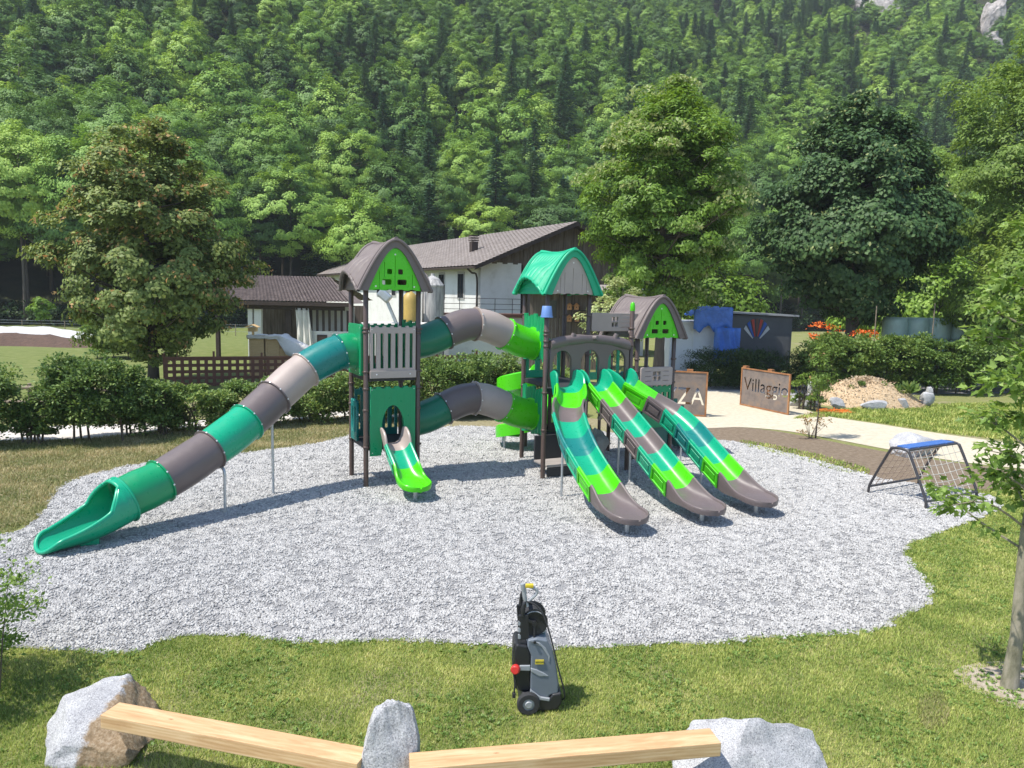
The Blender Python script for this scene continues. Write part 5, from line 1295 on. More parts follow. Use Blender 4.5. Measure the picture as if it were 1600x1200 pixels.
# ================================================================== OTHER THINGS
# ---- rope climbing frame
f1, f2, f3, f4 = G(1357, 771), G(1446, 796), G(1433, 759), G(1523, 778)
d1 = ((f3 - f1) + (f4 - f2)) / 2; d1 = d1.normalized(); LNF = 1.95
f1b, f2b = f1, f2; f3, f4 = f1 + d1 * LNF, f2 + d1 * LNF
CFr = thing('climbing_frame', 'low dark steel climbing frame with rope nets and blue top bar', 'climbing frame', (f1 + f2 + f3 + f4) / 4)
oc = Vector(CFr.location)
DARK = pmat('dark_painted_steel', (0.045, 0.042, 0.045), 0.4, 0.15, 6)
ROPE = pmat('rope', (0.30, 0.22, 0.17), 0.9, 0.2, 30); ROPE_P = pmat('pale_rope', (0.5, 0.47, 0.42), 0.9, 0.2, 30)
HF = 1.18
def hoop(a, b):
    m = (a + b) / 2; w = (b - a)
    return catmull([a + Vector((0, 0, -0.1)), a + Vector((0, 0, 0.14)), a.lerp(m, 0.12) + Vector((0, 0, 0.36)), a.lerp(m, 0.62) + Vector((0, 0, HF - 0.12)), a.lerp(m, 0.78) + Vector((0, 0, HF)), b.lerp(m, 0.78) + Vector((0, 0, HF)), b.lerp(m, 0.62) + Vector((0, 0, HF - 0.12)), b.lerp(m, 0.12) + Vector((0, 0, 0.36)), b + Vector((0, 0, 0.14)), b + Vector((0, 0, -0.1))], 5)
for a, b in ((f1, f2), (f3, f4)):
    mb = MB(); mb.tube([p - oc for p in hoop(a, b)], 0.030, 10); mb.build('hoop', DARK, CFr)
for a, b in ((f1, f3), (f2, f4)):
    mb = MB(); mb.tube([a - oc + Vector((0, 0, 0.17)), b - oc + Vector((0, 0, 0.17))], 0.028, 10); mb.build('bottom_bar', DARK, CFr)
BLUEM = plastic('blue_seat', (0.06, 0.15, 0.42), 0.45)
for s in (0.80, -0.80):
    mb = MB(); w = (f2 - f1) * 0.5
    c0 = (f1 + f2) / 2 - w * (0.22 * (1 if s > 0 else -1)); c1 = (f3 + f4) / 2 - w * (0.22 * (1 if s > 0 else -1))
    mb.tube([c0 - oc + Vector((0, 0, HF)), c1 - oc + Vector((0, 0, HF))], 0.026, 10); mb.build('top_bar', DARK, CFr)
for k in range(5):
    t0, t1 = 0.06 + 0.18 * k, 0.06 + 0.18 * k + 0.16
    mb = MB(); c0 = ((f1 + f2) / 2).lerp((f3 + f4) / 2, t0) - oc; c1 = ((f1 + f2) / 2).lerp((f3 + f4) / 2, t1) - oc
    mb.bar(c0 + Vector((0, 0, HF + 0.035)), c1 + Vector((0, 0, HF + 0.035)), 0.30, 0.035, bev=0.012); mb.build('pad', BLUEM, CFr)
for (a, b, sgn) in ((f1, f3, 1), (f2, f4, -1)):
    o2 = (f2, f4) if sgn > 0 else (f1, f3)
    mb = MB(); NX, NY = 9, 6
    def net(i, j):
        t = i / NX; s_ = j / NY; base = a.lerp(b, t); top = ((f1 + f2) / 2).lerp((f3 + f4) / 2, t) + (a - (f1 + f2) / 2) * 0.22
        p = base.lerp(top, s_); p.z = 0.17 + (HF - 0.17) * s_ - 0.05 * math.sin(math.pi * t) * math.sin(math.pi * s_); return p - oc
    for i in range(NX + 1): mb.tube([net(i, j) for j in range(NY + 1)], 0.0075, 5, cap=False)
    for j in range(1, NY): mb.tube([net(i, j) for i in range(NX + 1)], 0.0075, 5, cap=False)
    for i in range(NX + 1):
        for j in range(1, NY): mb.lathe([(0.0, -0.016), (0.014, -0.008), (0.014, 0.008), (0.0, 0.016)], net(i, j), 6)
    q = mb.build('rope_net', ROPE if sgn > 0 else ROPE_P, CFr); q['kind'] = 'stuff'

# ---- pressure washer
wb = G(838, 1098); wb.z = 0
PW = thing('pressure_washer', 'grey and black upright pressure washer with hose reel standing on the lawn', 'pressure washer', wb, math.radians(4)); PW.scale = (1.04,) * 3
WG = plastic('washer_grey', (0.145, 0.17, 0.205), 0.42); WBK = plastic('washer_black', (0.018, 0.019, 0.022), 0.45); WLG = plastic('washer_light_grey', (0.30, 0.32, 0.34), 0.45)
RUB = pmat('rubber', (0.03, 0.03, 0.032), 0.8, 0.1, 20)
# side view profile: x to the right (front of machine), z up ; extruded across y
def side_solid(name, prof, y0, y1, mat, bev=0.02):
    mb = MB(); mb.prism([(x, y0, z) for x, z in prof], None, (0, y1 - y0, 0)); o = mb.build(name, mat, PW); smooth_bevel(o, bev, 3, 25); return o
side_solid('body_shell', [(-0.085, 0.235), (0.02, 0.165), (0.105, 0.15), (0.115, 0.18), (0.20, 0.20), (0.205, 0.30), (0.175, 0.50), (0.135, 0.66), (0.085, 0.745), (0.075, 0.765), (-0.03, 0.79), (-0.12, 0.77), (-0.125, 0.70), (-0.085, 0.60)], -0.185, 0.185, WG, 0.03)
side_solid('back_shell', [(-0.23, 0.30), (-0.20, 0.215), (-0.085, 0.22), (-0.088, 0.60), (-0.125, 0.70), (-0.235, 0.72), (-0.255, 0.66), (-0.255, 0.40)], -0.165, 0.165, WBK, 0.02)
side_solid('base', [(-0.20, 0.10), (-0.17, 0.22), (-0.08, 0.225), (0.02, 0.155), (0.11, 0.145), (0.14, 0.20), (0.235, 0.215), (0.24, 0.10), (0.20, 0.03), (0.05, 0.012), (-0.05, 0.03)], -0.20, 0.20, WBK, 0.02)
side_solid('trim_strip', [(-0.088, 0.48), (-0.085, 0.435), (0.0, 0.385), (0.105, 0.385), (0.06, 0.42), (-0.03, 0.465)], -0.192, 0.192, WLG, 0.01)
side_solid('trim_strip', [(-0.088, 0.795 - 0.03), (-0.055, 0.765), (0.02, 0.70), (0.085, 0.60), (0.10, 0.53), (0.105, 0.60), (0.06, 0.69), (0.0, 0.745)], -0.192, 0.192, WLG, 0.006)
side_solid('trim_strip', [(-0.09, 0.225), (0.015, 0.142), (0.11, 0.125), (0.115, 0.155), (0.02, 0.172), (-0.085, 0.255)], -0.206, 0.206, WLG, 0.006)
side_solid('control_plate', [(-0.20, 0.50), (-0.20, 0.445), (-0.09, 0.44), (-0.09, 0.50)], -0.18, 0.18, WLG, 0.008)
mb = MB(); mb.lathe([(0.0, 0.0), (0.044, 0.0), (0.048, 0.02), (0.046, 0.05), (0.036, 0.06), (0.0, 0.06)], (-0.235, -0.17, 0.468), 18, (-0.3, -1, 0.1)); mb.build('knob', plastic('red_knob', (0.55, 0.035, 0.03), 0.4), PW)
mb = MB(); mb.bbox((0.0, -0.196, 0.545), (0.088, 0.008, 0.048), 0.002); lb = mb.build('label_plate', pmat('yellow_label', (0.62, 0.50, 0.05), 0.5, 0.05), PW)
me = text_mesh('KÄRCHER', 0.021, 0.002, frame_M((-0.041, -0.201, 0.538), (1, 0, 0), (0, 0, 1))); me.materials.append(pmat('black_print', (0.02, 0.02, 0.02), 0.6)); link('lettering', me, lb)
for s in (-1, 1):
    mb = MB(); mb.lathe([(0.06, -0.03), (0.105, -0.03), (0.118, -0.018), (0.118, 0.018), (0.105, 0.03), (0.06, 0.03)], (-0.105, s * 0.225, 0.118), 28, (0, s, 0)); w_ = mb.build('wheel', RUB, PW)
    mb = MB(); mb.lathe([(0.0, 0.035), (0.03, 0.036), (0.04, 0.022), (0.085, 0.014), (0.097, 0.028), (0.104, 0.02), (0.104, -0.02), (0.0, -0.02)], (-0.105, s * 0.225, 0.118), 24, (0, s, 0)); mb.build('rim', WLG, w_)
# reel
rc = Vector((0.0 - 0.055, 0.0, 0.925))
mb = MB(); mb.lathe([(0.0, -0.10), (0.07, -0.10), (0.07, 0.10), (0.0, 0.10)], rc, 20, (0, 1, 0)); rl = mb.build('hose_reel', WBK, PW)
mb = MB()
for k in range(6):
    pts = [rc + Vector((0.098 * math.cos(a), -0.075 + 0.03 * k, 0.098 * math.sin(a))) for a in [2 * math.pi * i / 24 for i in range(25)]]
    mb.tube(pts, 0.015, 8, cap=False)
q = mb.build('hose_coil', RUB, rl); q['kind'] = 'stuff'
for s in (-1, 1):
    mb = MB(); mb.lathe([(0.0, -0.006), (0.125, -0.006), (0.14, -0.003), (0.14, 0.006), (0.125, 0.008), (0.11, 0.004), (0.0, 0.004)], rc + Vector((0, s * 0.105, 0)), 28, (0, s, 0)); mb.build('flange', WBK, rl)
    mb = MB(); pts = [rc + Vector((0.118 * math.cos(a), s * 0.112, 0.118 * math.sin(a))) for a in [math.radians(30 + 170 * i / 14) for i in range(15)]]; mb.tube(pts, 0.006, 6); mb.build('guard_bow', WLG, rl)
mb = MB(); mb.bar(rc + Vector((0, -0.12, 0)), rc + Vector((0.0, -0.14, -0.17)), 0.02, 0.035, bev=0.006); mb.lathe([(0, 0), (0.028, 0), (0.028, 0.03), (0, 0.03)], rc + Vector((0, -0.12, 0)), 14, (0, -1, 0)); mb.tube([rc + Vector((0, -0.13, -0.165)), rc + Vector((0, -0.21, -0.17))], 0.014, 8); mb.build('crank', WBK, rl)
for s in (-1, 1):
    mb = MB(); mb.bar((-0.15, s * 0.13, 0.76), (-0.17, s * 0.13, 1.02), 0.03, 0.10, bev=0.01, up=(1, 0, 0)); mb.bar((-0.17, s * 0.13, 0.98), (-0.06, s * 0.13, 0.93), 0.025, 0.03, bev=0.005); mb.build('reel_arm', WBK, PW)
mb = MB(); mb.tube(catmull([(-0.175, -0.13, 1.0), (-0.17, -0.13, 1.10), (-0.155, -0.10, 1.16), (-0.155, 0.10, 1.16), (-0.17, 0.13, 1.10), (-0.175, 0.13, 1.0)], 5), 0.022, 10); mb.build('push_handle', WBK, PW)
for k in range(3):
    mb = MB(); mb.bbox((-0.205, -0.135, 0.79 + 0.07 * k), (0.03, 0.02, 0.045), 0.004); mb.build('clip', WLG, PW)
mb = MB(); mb.lathe([(0.03, 0), (0.055, 0), (0.055, 0.02), (0.03, 0.02)], (0.02, 0, 0.785), 18); mb.build('filler_ring', WLG, PW)
# spray gun with yellow insert
gn_ = MB(); gn_.tube(catmull([(-0.13, -0.12, 1.10), (-0.155, -0.12, 1.18), (-0.17, -0.12, 1.27), (-0.185, -0.12, 1.34)], 4), [0.018] * 4 + [0.022] * 5 + [0.026] * 4, 10)
gn_.tube(catmull([(-0.185, -0.12, 1.33), (-0.12, -0.12, 1.31), (-0.05, -0.12, 1.285), (-0.035, -0.12, 1.25), (-0.06, -0.12, 1.21), (-0.12, -0.12, 1.16)], 4), 0.016, 8)
gun = gn_.build('spray_gun', WLG, PW)
mb = MB(); mb.bbox((-0.115, -0.12, 1.318), (0.085, 0.045, 0.035), 0.01); mb.build('gun_insert', pmat('yellow_plastic', (0.62, 0.46, 0.03), 0.45, 0.05), gun)
mb = MB(); mb.tube(catmull([(-0.15, -0.13, 1.16), (-0.04, -0.15, 1.12), (0.05, -0.17, 0.98), (0.13, -0.20, 0.72), (0.19, -0.21, 0.48), (0.25, -0.20, 0.27), (0.27, -0.16, 0.14), (0.235, -0.10, 0.08)], 6), 0.0085, 8); mb.build('hose', RUB, PW)
mb = MB(); mb.tube(catmull([(-0.25, -0.14, 0.72), (-0.27, -0.15, 0.62), (-0.262, -0.16, 0.45), (-0.245, -0.17, 0.30), (-0.25, -0.17, 0.20)], 5), 0.008, 8); mb.bbox((-0.25, -0.17, 0.18), (0.035, 0.03, 0.05), 0.006); mb.build('power_cable', RUB, PW)

# ---- bench: three granite boulders carrying two timber beams
def granite(name, stain):
    m, nt, b = _nodes(name); co = coords(nt, 'Object')
    n1 = noise_n(nt, 70, 5, 0.75, co); r1 = ramp(nt, [(0.33, (0.16, 0.16, 0.165)), (0.48, (0.44, 0.44, 0.45)), (0.62, (0.62, 0.62, 0.62)), (0.8, (0.72, 0.71, 0.69))]); nt.links.new(n1.outputs[0], r1.inputs[0]); out = r1.outputs[0]
    n4 = noise_n(nt, 3.5, 5, 0.7, co); r4 = ramp(nt, [(0.35, (0.72, 0.72, 0.73)), (0.65, (1, 1, 1))]); nt.links.new(n4.outputs[0], r4.inputs[0])
    mm = nt.nodes.new('ShaderNodeMix'); mm.data_type = 'RGBA'; mm.blend_type = 'MULTIPLY'; mm.inputs[0].default_value = 1.0; nt.links.new(out, mm.inputs[6]); nt.links.new(r4.outputs[0], mm.inputs[7]); out = mm.outputs[2]
    if stain:
        sx = nt.nodes.new('ShaderNodeSeparateXYZ'); nt.links.new(co, sx.inputs[0])
        n2 = noise_n(nt, 4.0, 6, 0.7, co)
        a = nt.nodes.new('ShaderNodeMath'); a.operation = 'MULTIPLY_ADD'; a.inputs[1].default_value = 0.55; nt.links.new(n2.outputs[0], a.inputs[0])
        # stain lies on the face turned to the right
        k = nt.nodes.new('ShaderNodeMath'); k.operation = 'MULTIPLY_ADD'; k.inputs[1].default_value = 0.9; k.inputs[2].default_value = 0.0; nt.links.new(sx.outputs[0], k.inputs[0]); nt.links.new(k.outputs[0], a.inputs[2])
        r2 = ramp(nt, [(0.30, (0, 0, 0)), (0.36, (1, 1, 1))]); nt.links.new(a.outputs[0], r2.inputs[0])
        n3 = noise_n(nt, 28, 5, 0.7, co); r3 = ramp(nt, [(0.3, (0.15, 0.105, 0.06)), (0.5, (0.27, 0.195, 0.12)), (0.7, (0.38, 0.31, 0.22))]); nt.links.new(n3.outputs[0], r3.inputs[0])
        mx = nt.nodes.new('ShaderNodeMix'); mx.data_type = 'RGBA'; nt.links.new(r2.outputs[0], mx.inputs[0]); nt.links.new(out, mx.inputs[6]); nt.links.new(r3.outputs[0], mx.inputs[7]); out = mx.outputs[2]
    nt.links.new(out, b.inputs['Base Color']); b.inputs['Roughness'].default_value = 0.9; b.inputs['Specular IOR Level'].default_value = 0.2
    nb = noise_n(nt, 30, 6, 0.75, co); bp = nt.nodes.new('ShaderNodeBump'); bp.inputs['Strength'].default_value = 0.7; bp.inputs['Distance'].default_value = 0.02; nt.links.new(nb.outputs[0], bp.inputs['Height']); nt.links.new(bp.outputs[0], b.inputs['Normal'])
    MATS[name] = m; return m
GRAN, GRAN_S = granite('granite', False), granite('stained_granite', True)
def boulder_at(px0, px1, ytop, Y, depth, seed, mat, label, group=None, cuts=12, name='boulder', keep=0.55, base_z=-0.12, rough=0.06, sub=5, taper=0.0, lean=0.0):
    a, b = AT(px0, ytop, Y), AT(px1, ytop, Y); w = (b.x - a.x); zt = AT((px0 + px1) / 2, ytop, Y).z
    H_ = zt - base_z
    me = rock_mesh(name, (w * 1.16, depth, H_ * 1.12), seed, mat, sub, cuts, rough, keep, taper=taper, lean=lean)
    zs = np.empty(len(me.vertices) * 3, np.float32); me.vertices.foreach_get('co', zs); zs = zs.reshape(-1, 3)
    k = np.array([w / (zs[:, 0].max() - zs[:, 0].min()), depth / (zs[:, 1].max() - zs[:, 1].min()), H_ / (zs[:, 2].max() - zs[:, 2].min())])
    zs = (zs - (zs.max(0) + zs.min(0)) / 2) * k; zs[:, 2] += H_ / 2 + base_z
    me.vertices.foreach_set('co', zs.astype(np.float32).ravel()); me.update()
    return link(name, me, loc=((a.x + b.x) / 2, Y, 0), label=label, category='boulder' if name == 'boulder' else 'rock', group=group)
BG = 'granite boulders carrying the timber bench'
boulder_at(72, 246, 1092, 7.10, 1.15, 405, GRAN_S, 'granite boulder with a brown stained face at the left bench end', BG, taper=0.2, base_z=-0.42, lean=1.0)
boulder_at(548, 655, 1097, 6.12, 0.55, 409, GRAN, 'pointed granite boulder between the two timber beams', BG, cuts=14, taper=0.6, base_z=-0.40)
boulder_at(1050, 1294, 1118, 6.80, 0.95, 416, GRAN, 'broad pale granite boulder at the right bench end', BG, taper=0.2, base_z=-0.45)
def woodm(name, c0, c1, c2, knots=True, scale=1.0, axis='X'):
    m, nt, b = _nodes(name)
    co = coords(nt, 'Object', (0.9, 9.0, 9.0) if axis == 'X' else (9.0, 9.0, 0.9))
    n = noise_n(nt, 1.6 * scale, 6, 0.65, co, 1.2); r = ramp(nt, [(0.3, c0), (0.5, c1), (0.68, c2)]); nt.links.new(n.outputs[0], r.inputs[0]); out = r.outputs[0]
    w = nt.nodes.new('ShaderNodeTexWave'); w.bands_direction = 'Z' if axis == 'X' else 'X'; w.inputs['Scale'].default_value = 1.1 * scale; w.inputs['Distortion'].default_value = 5.0; w.inputs['Detail'].default_value = 3.0
    nt.links.new(co, w.inputs['Vector']); rw = ramp(nt, [(0.0, (0.86, 0.80, 0.72)), (1.0, (1, 1, 1))]); nt.links.new(w.outputs['Fac'], rw.inputs[0])
    mx = nt.nodes.new('ShaderNodeMix'); mx.data_type = 'RGBA'; mx.blend_type = 'MULTIPLY'; mx.inputs[0].default_value = 0.9; nt.links.new(out, mx.inputs[6]); nt.links.new(rw.outputs[0], mx.inputs[7]); out = mx.outputs[2]
    if knots:
        v = nt.nodes.new('ShaderNodeTexVoronoi'); v.inputs['Scale'].default_value = 3.2; nt.links.new(coords(nt, 'Object', (0.9, 2.2, 2.2)), v.inputs['Vector'])
        rk = ramp(nt, [(0.03, (0.38, 0.20, 0.10)), (0.10, (1, 1, 1))]); nt.links.new(v.outputs['Distance'], rk.inputs[0])
        m2 = nt.nodes.new('ShaderNodeMix'); m2.data_type = 'RGBA'; m2.blend_type = 'MULTIPLY'; m2.inputs[0].default_value = 0.7; nt.links.new(out, m2.inputs[6]); nt.links.new(rk.outputs[0], m2.inputs[7]); out = m2.outputs[2]
    nt.links.new(out, b.inputs['Base Color']); b.inputs['Roughness'].default_value = 0.55
    MATS[name] = m; return m
FIR = woodm('fresh_larch', (0.50, 0.30, 0.15), (0.64, 0.43, 0.24), (0.74, 0.55, 0.34))
def beam(pa, pb, zt, w, h, label):
    a, b = G(*pa, zt), G(*pb, zt); d = (b - a); c = (a + b) / 2
    mb = MB(); mb.bbox((0, 0, -h / 2), (d.length, w, h), 0.008)
    o = mb.build('timber_beam', FIR, loc=c, rotz=math.atan2(d.y, d.x), label=label, category='beam', group='timber beams of the boulder bench'); return o
beam((172, 1107), (568, 1181), 0.56, 0.235, 0.125, 'fresh larch beam resting between the stained and the pointed boulder')
beam((640, 1189), (1118, 1149), 0.56, 0.235, 0.125, 'fresh larch beam resting between the pointed and the broad pale boulder')

# ---- rusty steel signs with cut-out letters
def rustm(name, st):
    m = pmat(name, (0.2, 0.1, 0.05), 0.85, scale=3.0, bump=0.3, bscale=40, stops=st, detail=8); return m
RUST = rustm('weathered_steel', [(0.3, (0.12, 0.10, 0.09)), (0.5, (0.19, 0.155, 0.135)), (0.7, (0.25, 0.175, 0.125))])
RUST_O = rustm('orange_rust', [(0.3, (0.20, 0.085, 0.035)), (0.5, (0.33, 0.145, 0.055)), (0.7, (0.42, 0.21, 0.09))])
def cut_plate(w, h, txt, tx, ty, fit_w, size, mat):
    """steel sheet with the letters cut through it"""
    t_me = text_mesh(txt, size, 0.3, Matrix.Identity(4))
    co = np.empty(len(t_me.vertices) * 3, np.float32); t_me.vertices.foreach_get('co', co); co = co.reshape(-1, 3)
    x0, x1 = co[:, 0].min(), co[:, 0].max()
    co[:, 0] = (co[:, 0] - x0) * fit_w / (x1 - x0) + tx; co[:, 1] += ty; t_me.vertices.foreach_set('co', co.ravel())
    bm = bmesh.new(); bm.from_mesh(t_me); bmesh.ops.remove_doubles(bm, verts=bm.verts[:], dist=1e-5); bmesh.ops.recalc_face_normals(bm, faces=bm.faces[:]); bm.to_mesh(t_me); bm.free()
    mb = MB(); mb.box((w / 2, h / 2, 0), (w, h, 0.012)); p = mb.build('cut', mat)
    t = bpy.data.objects.new('cutter', t_me); COL.objects.link(t)
    bo = p.modifiers.new('b', 'BOOLEAN'); bo.operation = 'DIFFERENCE'; bo.solver = 'EXACT'; bo.object = t
    dg = bpy.context.evaluated_depsgraph_get(); dg.update(); me = bpy.data.meshes.new_from_object(p.evaluated_get(dg))
    bpy.data.objects.remove(p); bpy.data.objects.remove(t)
    return me
def sign(pl, pr, h, txt, fit, tx, ty, size, label, z0=0.05, frame_only=None, posts=(0.06, 0.55)):
    d = (pr - pl); w = d.length; ang = math.atan2(d.y, d.x)
    rt = thing('sign', label, 'sign', (pl.x, pl.y, 0), ang, 'rusty steel signs')
    me = cut_plate(w, h, txt, tx * w, ty, fit * w, size, RUST); me.transform(Matrix.Translation((0, 0, z0)) @ Matrix.Rotation(math.pi / 2, 4, 'X'))
    me.materials.clear(); me.materials.append(RUST); link('panel', me, rt)
    for (c, s) in (((w / 2, 0, z0 + h), (w + 0.06, 0.06, 0.05)), ((w / 2, 0, z0), (w + 0.06, 0.06, 0.05))):
        mb = MB(); mb.box(c, s); mb.build('frame_rail', RUST_O, rt)
    for x in (0, w):
        mb = MB(); mb.box((x, 0, z0 + h / 2), (0.06, 0.056, h - 0.052)); mb.build('frame_rail', RUST_O, rt)
    for p in posts:
        mb = MB(); mb.box((p * w, 0.14, (h + 0.14) / 2 - 0.05), (0.22, 0.16, h + 0.24)); mb.build('post', RUST_O, rt)
    mb = MB(); mb.box(((posts[0] + posts[1]) / 2 * w, 0.14, h - 0.02), ((posts[1] - posts[0]) * w - 0.22, 0.06, 0.07)); mb.build('rail', RUST_O, rt)
    return rt
VL, VR = G(1157, 633), G(1231, 649)
sign(VL, VR, 1.52, 'Villaggio', 0.93, 0.05, 0.62, 0.78, 'rusty steel sign panel cut with the word Villaggio beside the path', posts=(0.02, 0.56))
ZR = G(1102, 652); ZD = Vector((-0.955, 0.30, 0)).normalized(); ZL = ZR + ZD * 2.3
sign(ZL, ZR, 1.62, 'ZZA', 0.64, 0.33, 0.40, 0.92, 'rusty steel sign panel with cut letters ending in A, half hidden by the right tower', posts=(0.42, 0.72))

# ---- lattice fence, log rail
LAT = pmat('brown_lattice', (0.105, 0.042, 0.026), 0.7, 0.25, 4, bump=0.2, bscale=20)
fa, fb = AT(256, 560, 33.8), AT(745, 556, 38.5); fa.z = fb.z = 0; fd = fb - fa; fl = fd.length; fr = thing('lattice_fence', 'brown wooden lattice fence behind the hedge', 'fence', fa, math.atan2(fd.y, fd.x))
HT = 1.30; nb_ = 0
slat_v = MB(); slat_v.box((0, 0, 0), (0.15, 0.02, HT - 0.10)); sv_me = slat_v.mesh('slat', LAT)
N_v = int(fl / 0.325)
for i in range(N_v): 
    link('slat', sv_me, fr, loc=(0.08 + i * (fl - 0.16) / (N_v - 1), -0.012, HT / 2 - 0.05))
for k in range(5):
    mb = MB(); mb.box((fl / 2, 0.010, 0.10 + k * 0.285), (fl, 0.02, 0.14)); mb.build('slat', LAT, fr)
mb = MB(); mb.box((fl / 2, 0, HT), (fl, 0.07, 0.09)); mb.build('top_rail', LAT, fr)
for i in range(8):
    mb = MB(); mb.box((i * fl / 7, 0.045, 0.78), (0.09, 0.085, 1.60 if i % 2 else 1.45)); mb.build('post', LAT, fr)
LOGM = pmat('grey_log', (0.24, 0.19, 0.14), 0.9, 0.25, 5, bump=0.4, bscale=25)
ra, rb_ = G(-300, 628), G(140, 652); ra = Vector((-22, 25.6, 0)); rb_ = Vector((-13.2, 25.4, 0))
rl_ = thing('rail_fence', 'low round log rail fence behind the left hedge', 'fence', ra)
for z in (0.45, 0.95):
    mb = MB(); mb.tube([Vector((0, 0, z)), (rb_ - ra) * 0.5 + Vector((0, 0, z + 0.03)), rb_ - ra + Vector((0, 0, z))], 0.06, 10); mb.build('rail', LOGM, rl_)
for t in (0.0, 0.33, 0.66, 0.98):
    mb = MB(); p = (rb_ - ra) * t; mb.tube([p + Vector((0, 0.09, -0.1)), p + Vector((0, 0.09, 1.1))], 0.065, 10); mb.build('post', LOGM, rl_)

# ---- wood chip mound, stones, orange netting
CHIP = ground_mat('wood_chips', [(0.28, (0.30, 0.20, 0.11)), (0.5, (0.50, 0.37, 0.23)), (0.72, (0.64, 0.52, 0.36))], 14.0, 1.0, 35.0)
mc = G(1372, 636); mb = MB(); rings = []
for i in range(13):
    q = i / 12; ring = []
    for j in range(40):
        a = 2 * math.pi * j / 40; rr = 1 - q; sx, sy = 2.55 * rr, 1.7 * rr
        zz2 = 1.12 * (1 - rr ** 1.8) * (1 + 0.25 * mnoise.noise((math.cos(a) * rr * 2, math.sin(a) * rr * 2, 3))) + 0.11 * mnoise.noise((math.cos(a) * rr * 6, math.sin(a) * rr * 6, 1)) * min(1, q * 5)
        ring.append((sx * math.cos(a) - 0.5 * zz2 * 0.4, sy * math.sin(a) + 1.0, zz2 - 0.03))
    rings.append(ring)
mb.loft(rings, True); mnd = mb.build('chip_mound', CHIP, loc=mc, label='mound of pale wood chips ringed by stones', category='mound')
rg = np.random.default_rng(44); fl_ = [Vector(p) for r_ in rings[:-1] for p in r_]; n_ = 3200
cp_ = np.array([tuple(fl_[i]) for i in rg.integers(0, len(fl_), n_)]) + rg.normal(0, 0.13, (n_, 3)) * np.array([1, 1, 0.12]) + np.array([0, 0, 0.015])
ax_ = unit(rg, n_); ax_[:, 2] *= 0.3
L_CHIP = leafmat('loose_chips', [(0.0, (0.20, 0.13, 0.07)), (0.5, (0.36, 0.27, 0.17)), (1.0, (0.48, 0.40, 0.29))], 0.0, 0.85, 0.95, 0.0, gain=1.2, patch=0.2)
link('loose_chips', quads_mesh('loose_chips', leaf_quads(cp_, ax_, unit(rg, n_) * 0.5 + np.array([0, -0.3, 1.0]), rg.uniform(0.05, 0.13, n_), 0.45), L_CHIP), mnd, kind='stuff')
SG = 'stones round the wood chip mound'
for i, (x0, x1, yt, yb, lab) in enumerate([(1234, 1252, 618, 636, 'small pale stone right of the lettered sign'), (1254, 1278, 614, 637, 'grey stone behind the thin sapling'), (1296, 1320, 620, 640, 'pale stone in front of the mound beside the orange netting'), (1343, 1384, 625, 641, 'flat dark grey stone in front of the mound'), (1404, 1420, 622, 640, 'small stone at the right foot of the mound'), (1438, 1460, 612, 637, 'grey stone at the right end of the mound'), (1448, 1459, 604, 626, 'upright tan stone behind the grey end stone')]):
    Y = G((x0 + x1) / 2, yb).y + 0.25
    boulder_at(x0, x1, yt, Y, 0.45, 450 + i, GRAN, lab, SG, 12, 'garden_stone', 0.5, -0.08, 0.08, 3)
boulder_at(1398, 1470, 678, G(1430, 712).y, 0.9, 470, GRAN, 'low grey rock half hidden behind the climbing frame', None, 12, 'garden_stone', 0.5, -0.1, 0.08, 4)
ORN = plastic('orange_net', (0.75, 0.22, 0.03), 0.6); rg = np.random.default_rng(5); on = G(1308, 645); mb = MB()
for k in range(46):
    p = [Vector((rg.normal(0, 0.34), rg.normal(0, 0.16), abs(rg.normal(0.05, 0.05)) + 0.01)) for _ in range(4)]
    mb.tube(catmull(p, 3), 0.011, 4, cap=False)
mb.build('plastic_netting', ORN, loc=on, label='crumpled orange plastic netting lying on the path edge', category='netting', kind='thing')
PLANTM = L_HEDGE
for i, (px_, py_, s_) in enumerate([(1330, 612, 0.28), (1352, 622, 0.3), (1378, 612, 0.4), (1400, 620, 0.5), (1420, 616, 0.55), (1345, 604, 0.25)]):
    g_ = AT(px_, py_, mc.y + 0.5); rg = np.random.default_rng(600 + i); n_ = 26
    ax = unit(rg, n_); ax[:, 2] = np.abs(ax[:, 2]) + 0.5
    rt = thing('mound_plant', ['low herb on the left slope of the wood chip mound', 'small tuft on the front slope of the mound', 'leafy plant near the top of the mound', 'broad leaved plant on the right slope of the mound', 'tallest broad leaved plant at the right of the mound', 'tiny tuft near the mound top'][i], 'plant', (g_.x, g_.y, max(0.05, g_.z)), 0, 'plants on the mound')
    V = leaf_quads(ax * 0.5 * s_, ax, unit(rg, n_), np.full(n_, s_), 0.4); link('leaves', quads_mesh('leaves', V, L_HEDGE), rt); mb = MB(); mb.tube([(0, 0, -0.15), (0, 0, s_ * 0.5)], 0.01, 5); mb.build('stem', L_TWIG, rt)
for i, (px_, yt, yb, lab) in enumerate([(1370, 478, 545, 'thin brown stake rising from the middle hedge'), (1461, 474, 540, 'thin grey stake by the wrapped bales')]):
    a = AT(px_, yt, 39.0); mb = MB(); mb.tube([(0, 0, -0.1), (0, 0, a.z)], [0.035, 0.028], 8); mb.build('stake', LOGM, loc=(a.x, 39.0, 0), label=lab, category='stake')
g_ = G(1268, 627); mb = MB(); mb.bbox((0, 0, 0.42), (0.34, 0.28, 0.9), 0.04); mb.lathe([(0.0, 0.95), (0.12, 0.93), (0.16, 0.87)], n=14); mb.build('utility_box', pmat('pale_box', (0.45, 0.45, 0.44), 0.6), loc=g_, label='small pale utility box behind the garden stones', category='box')

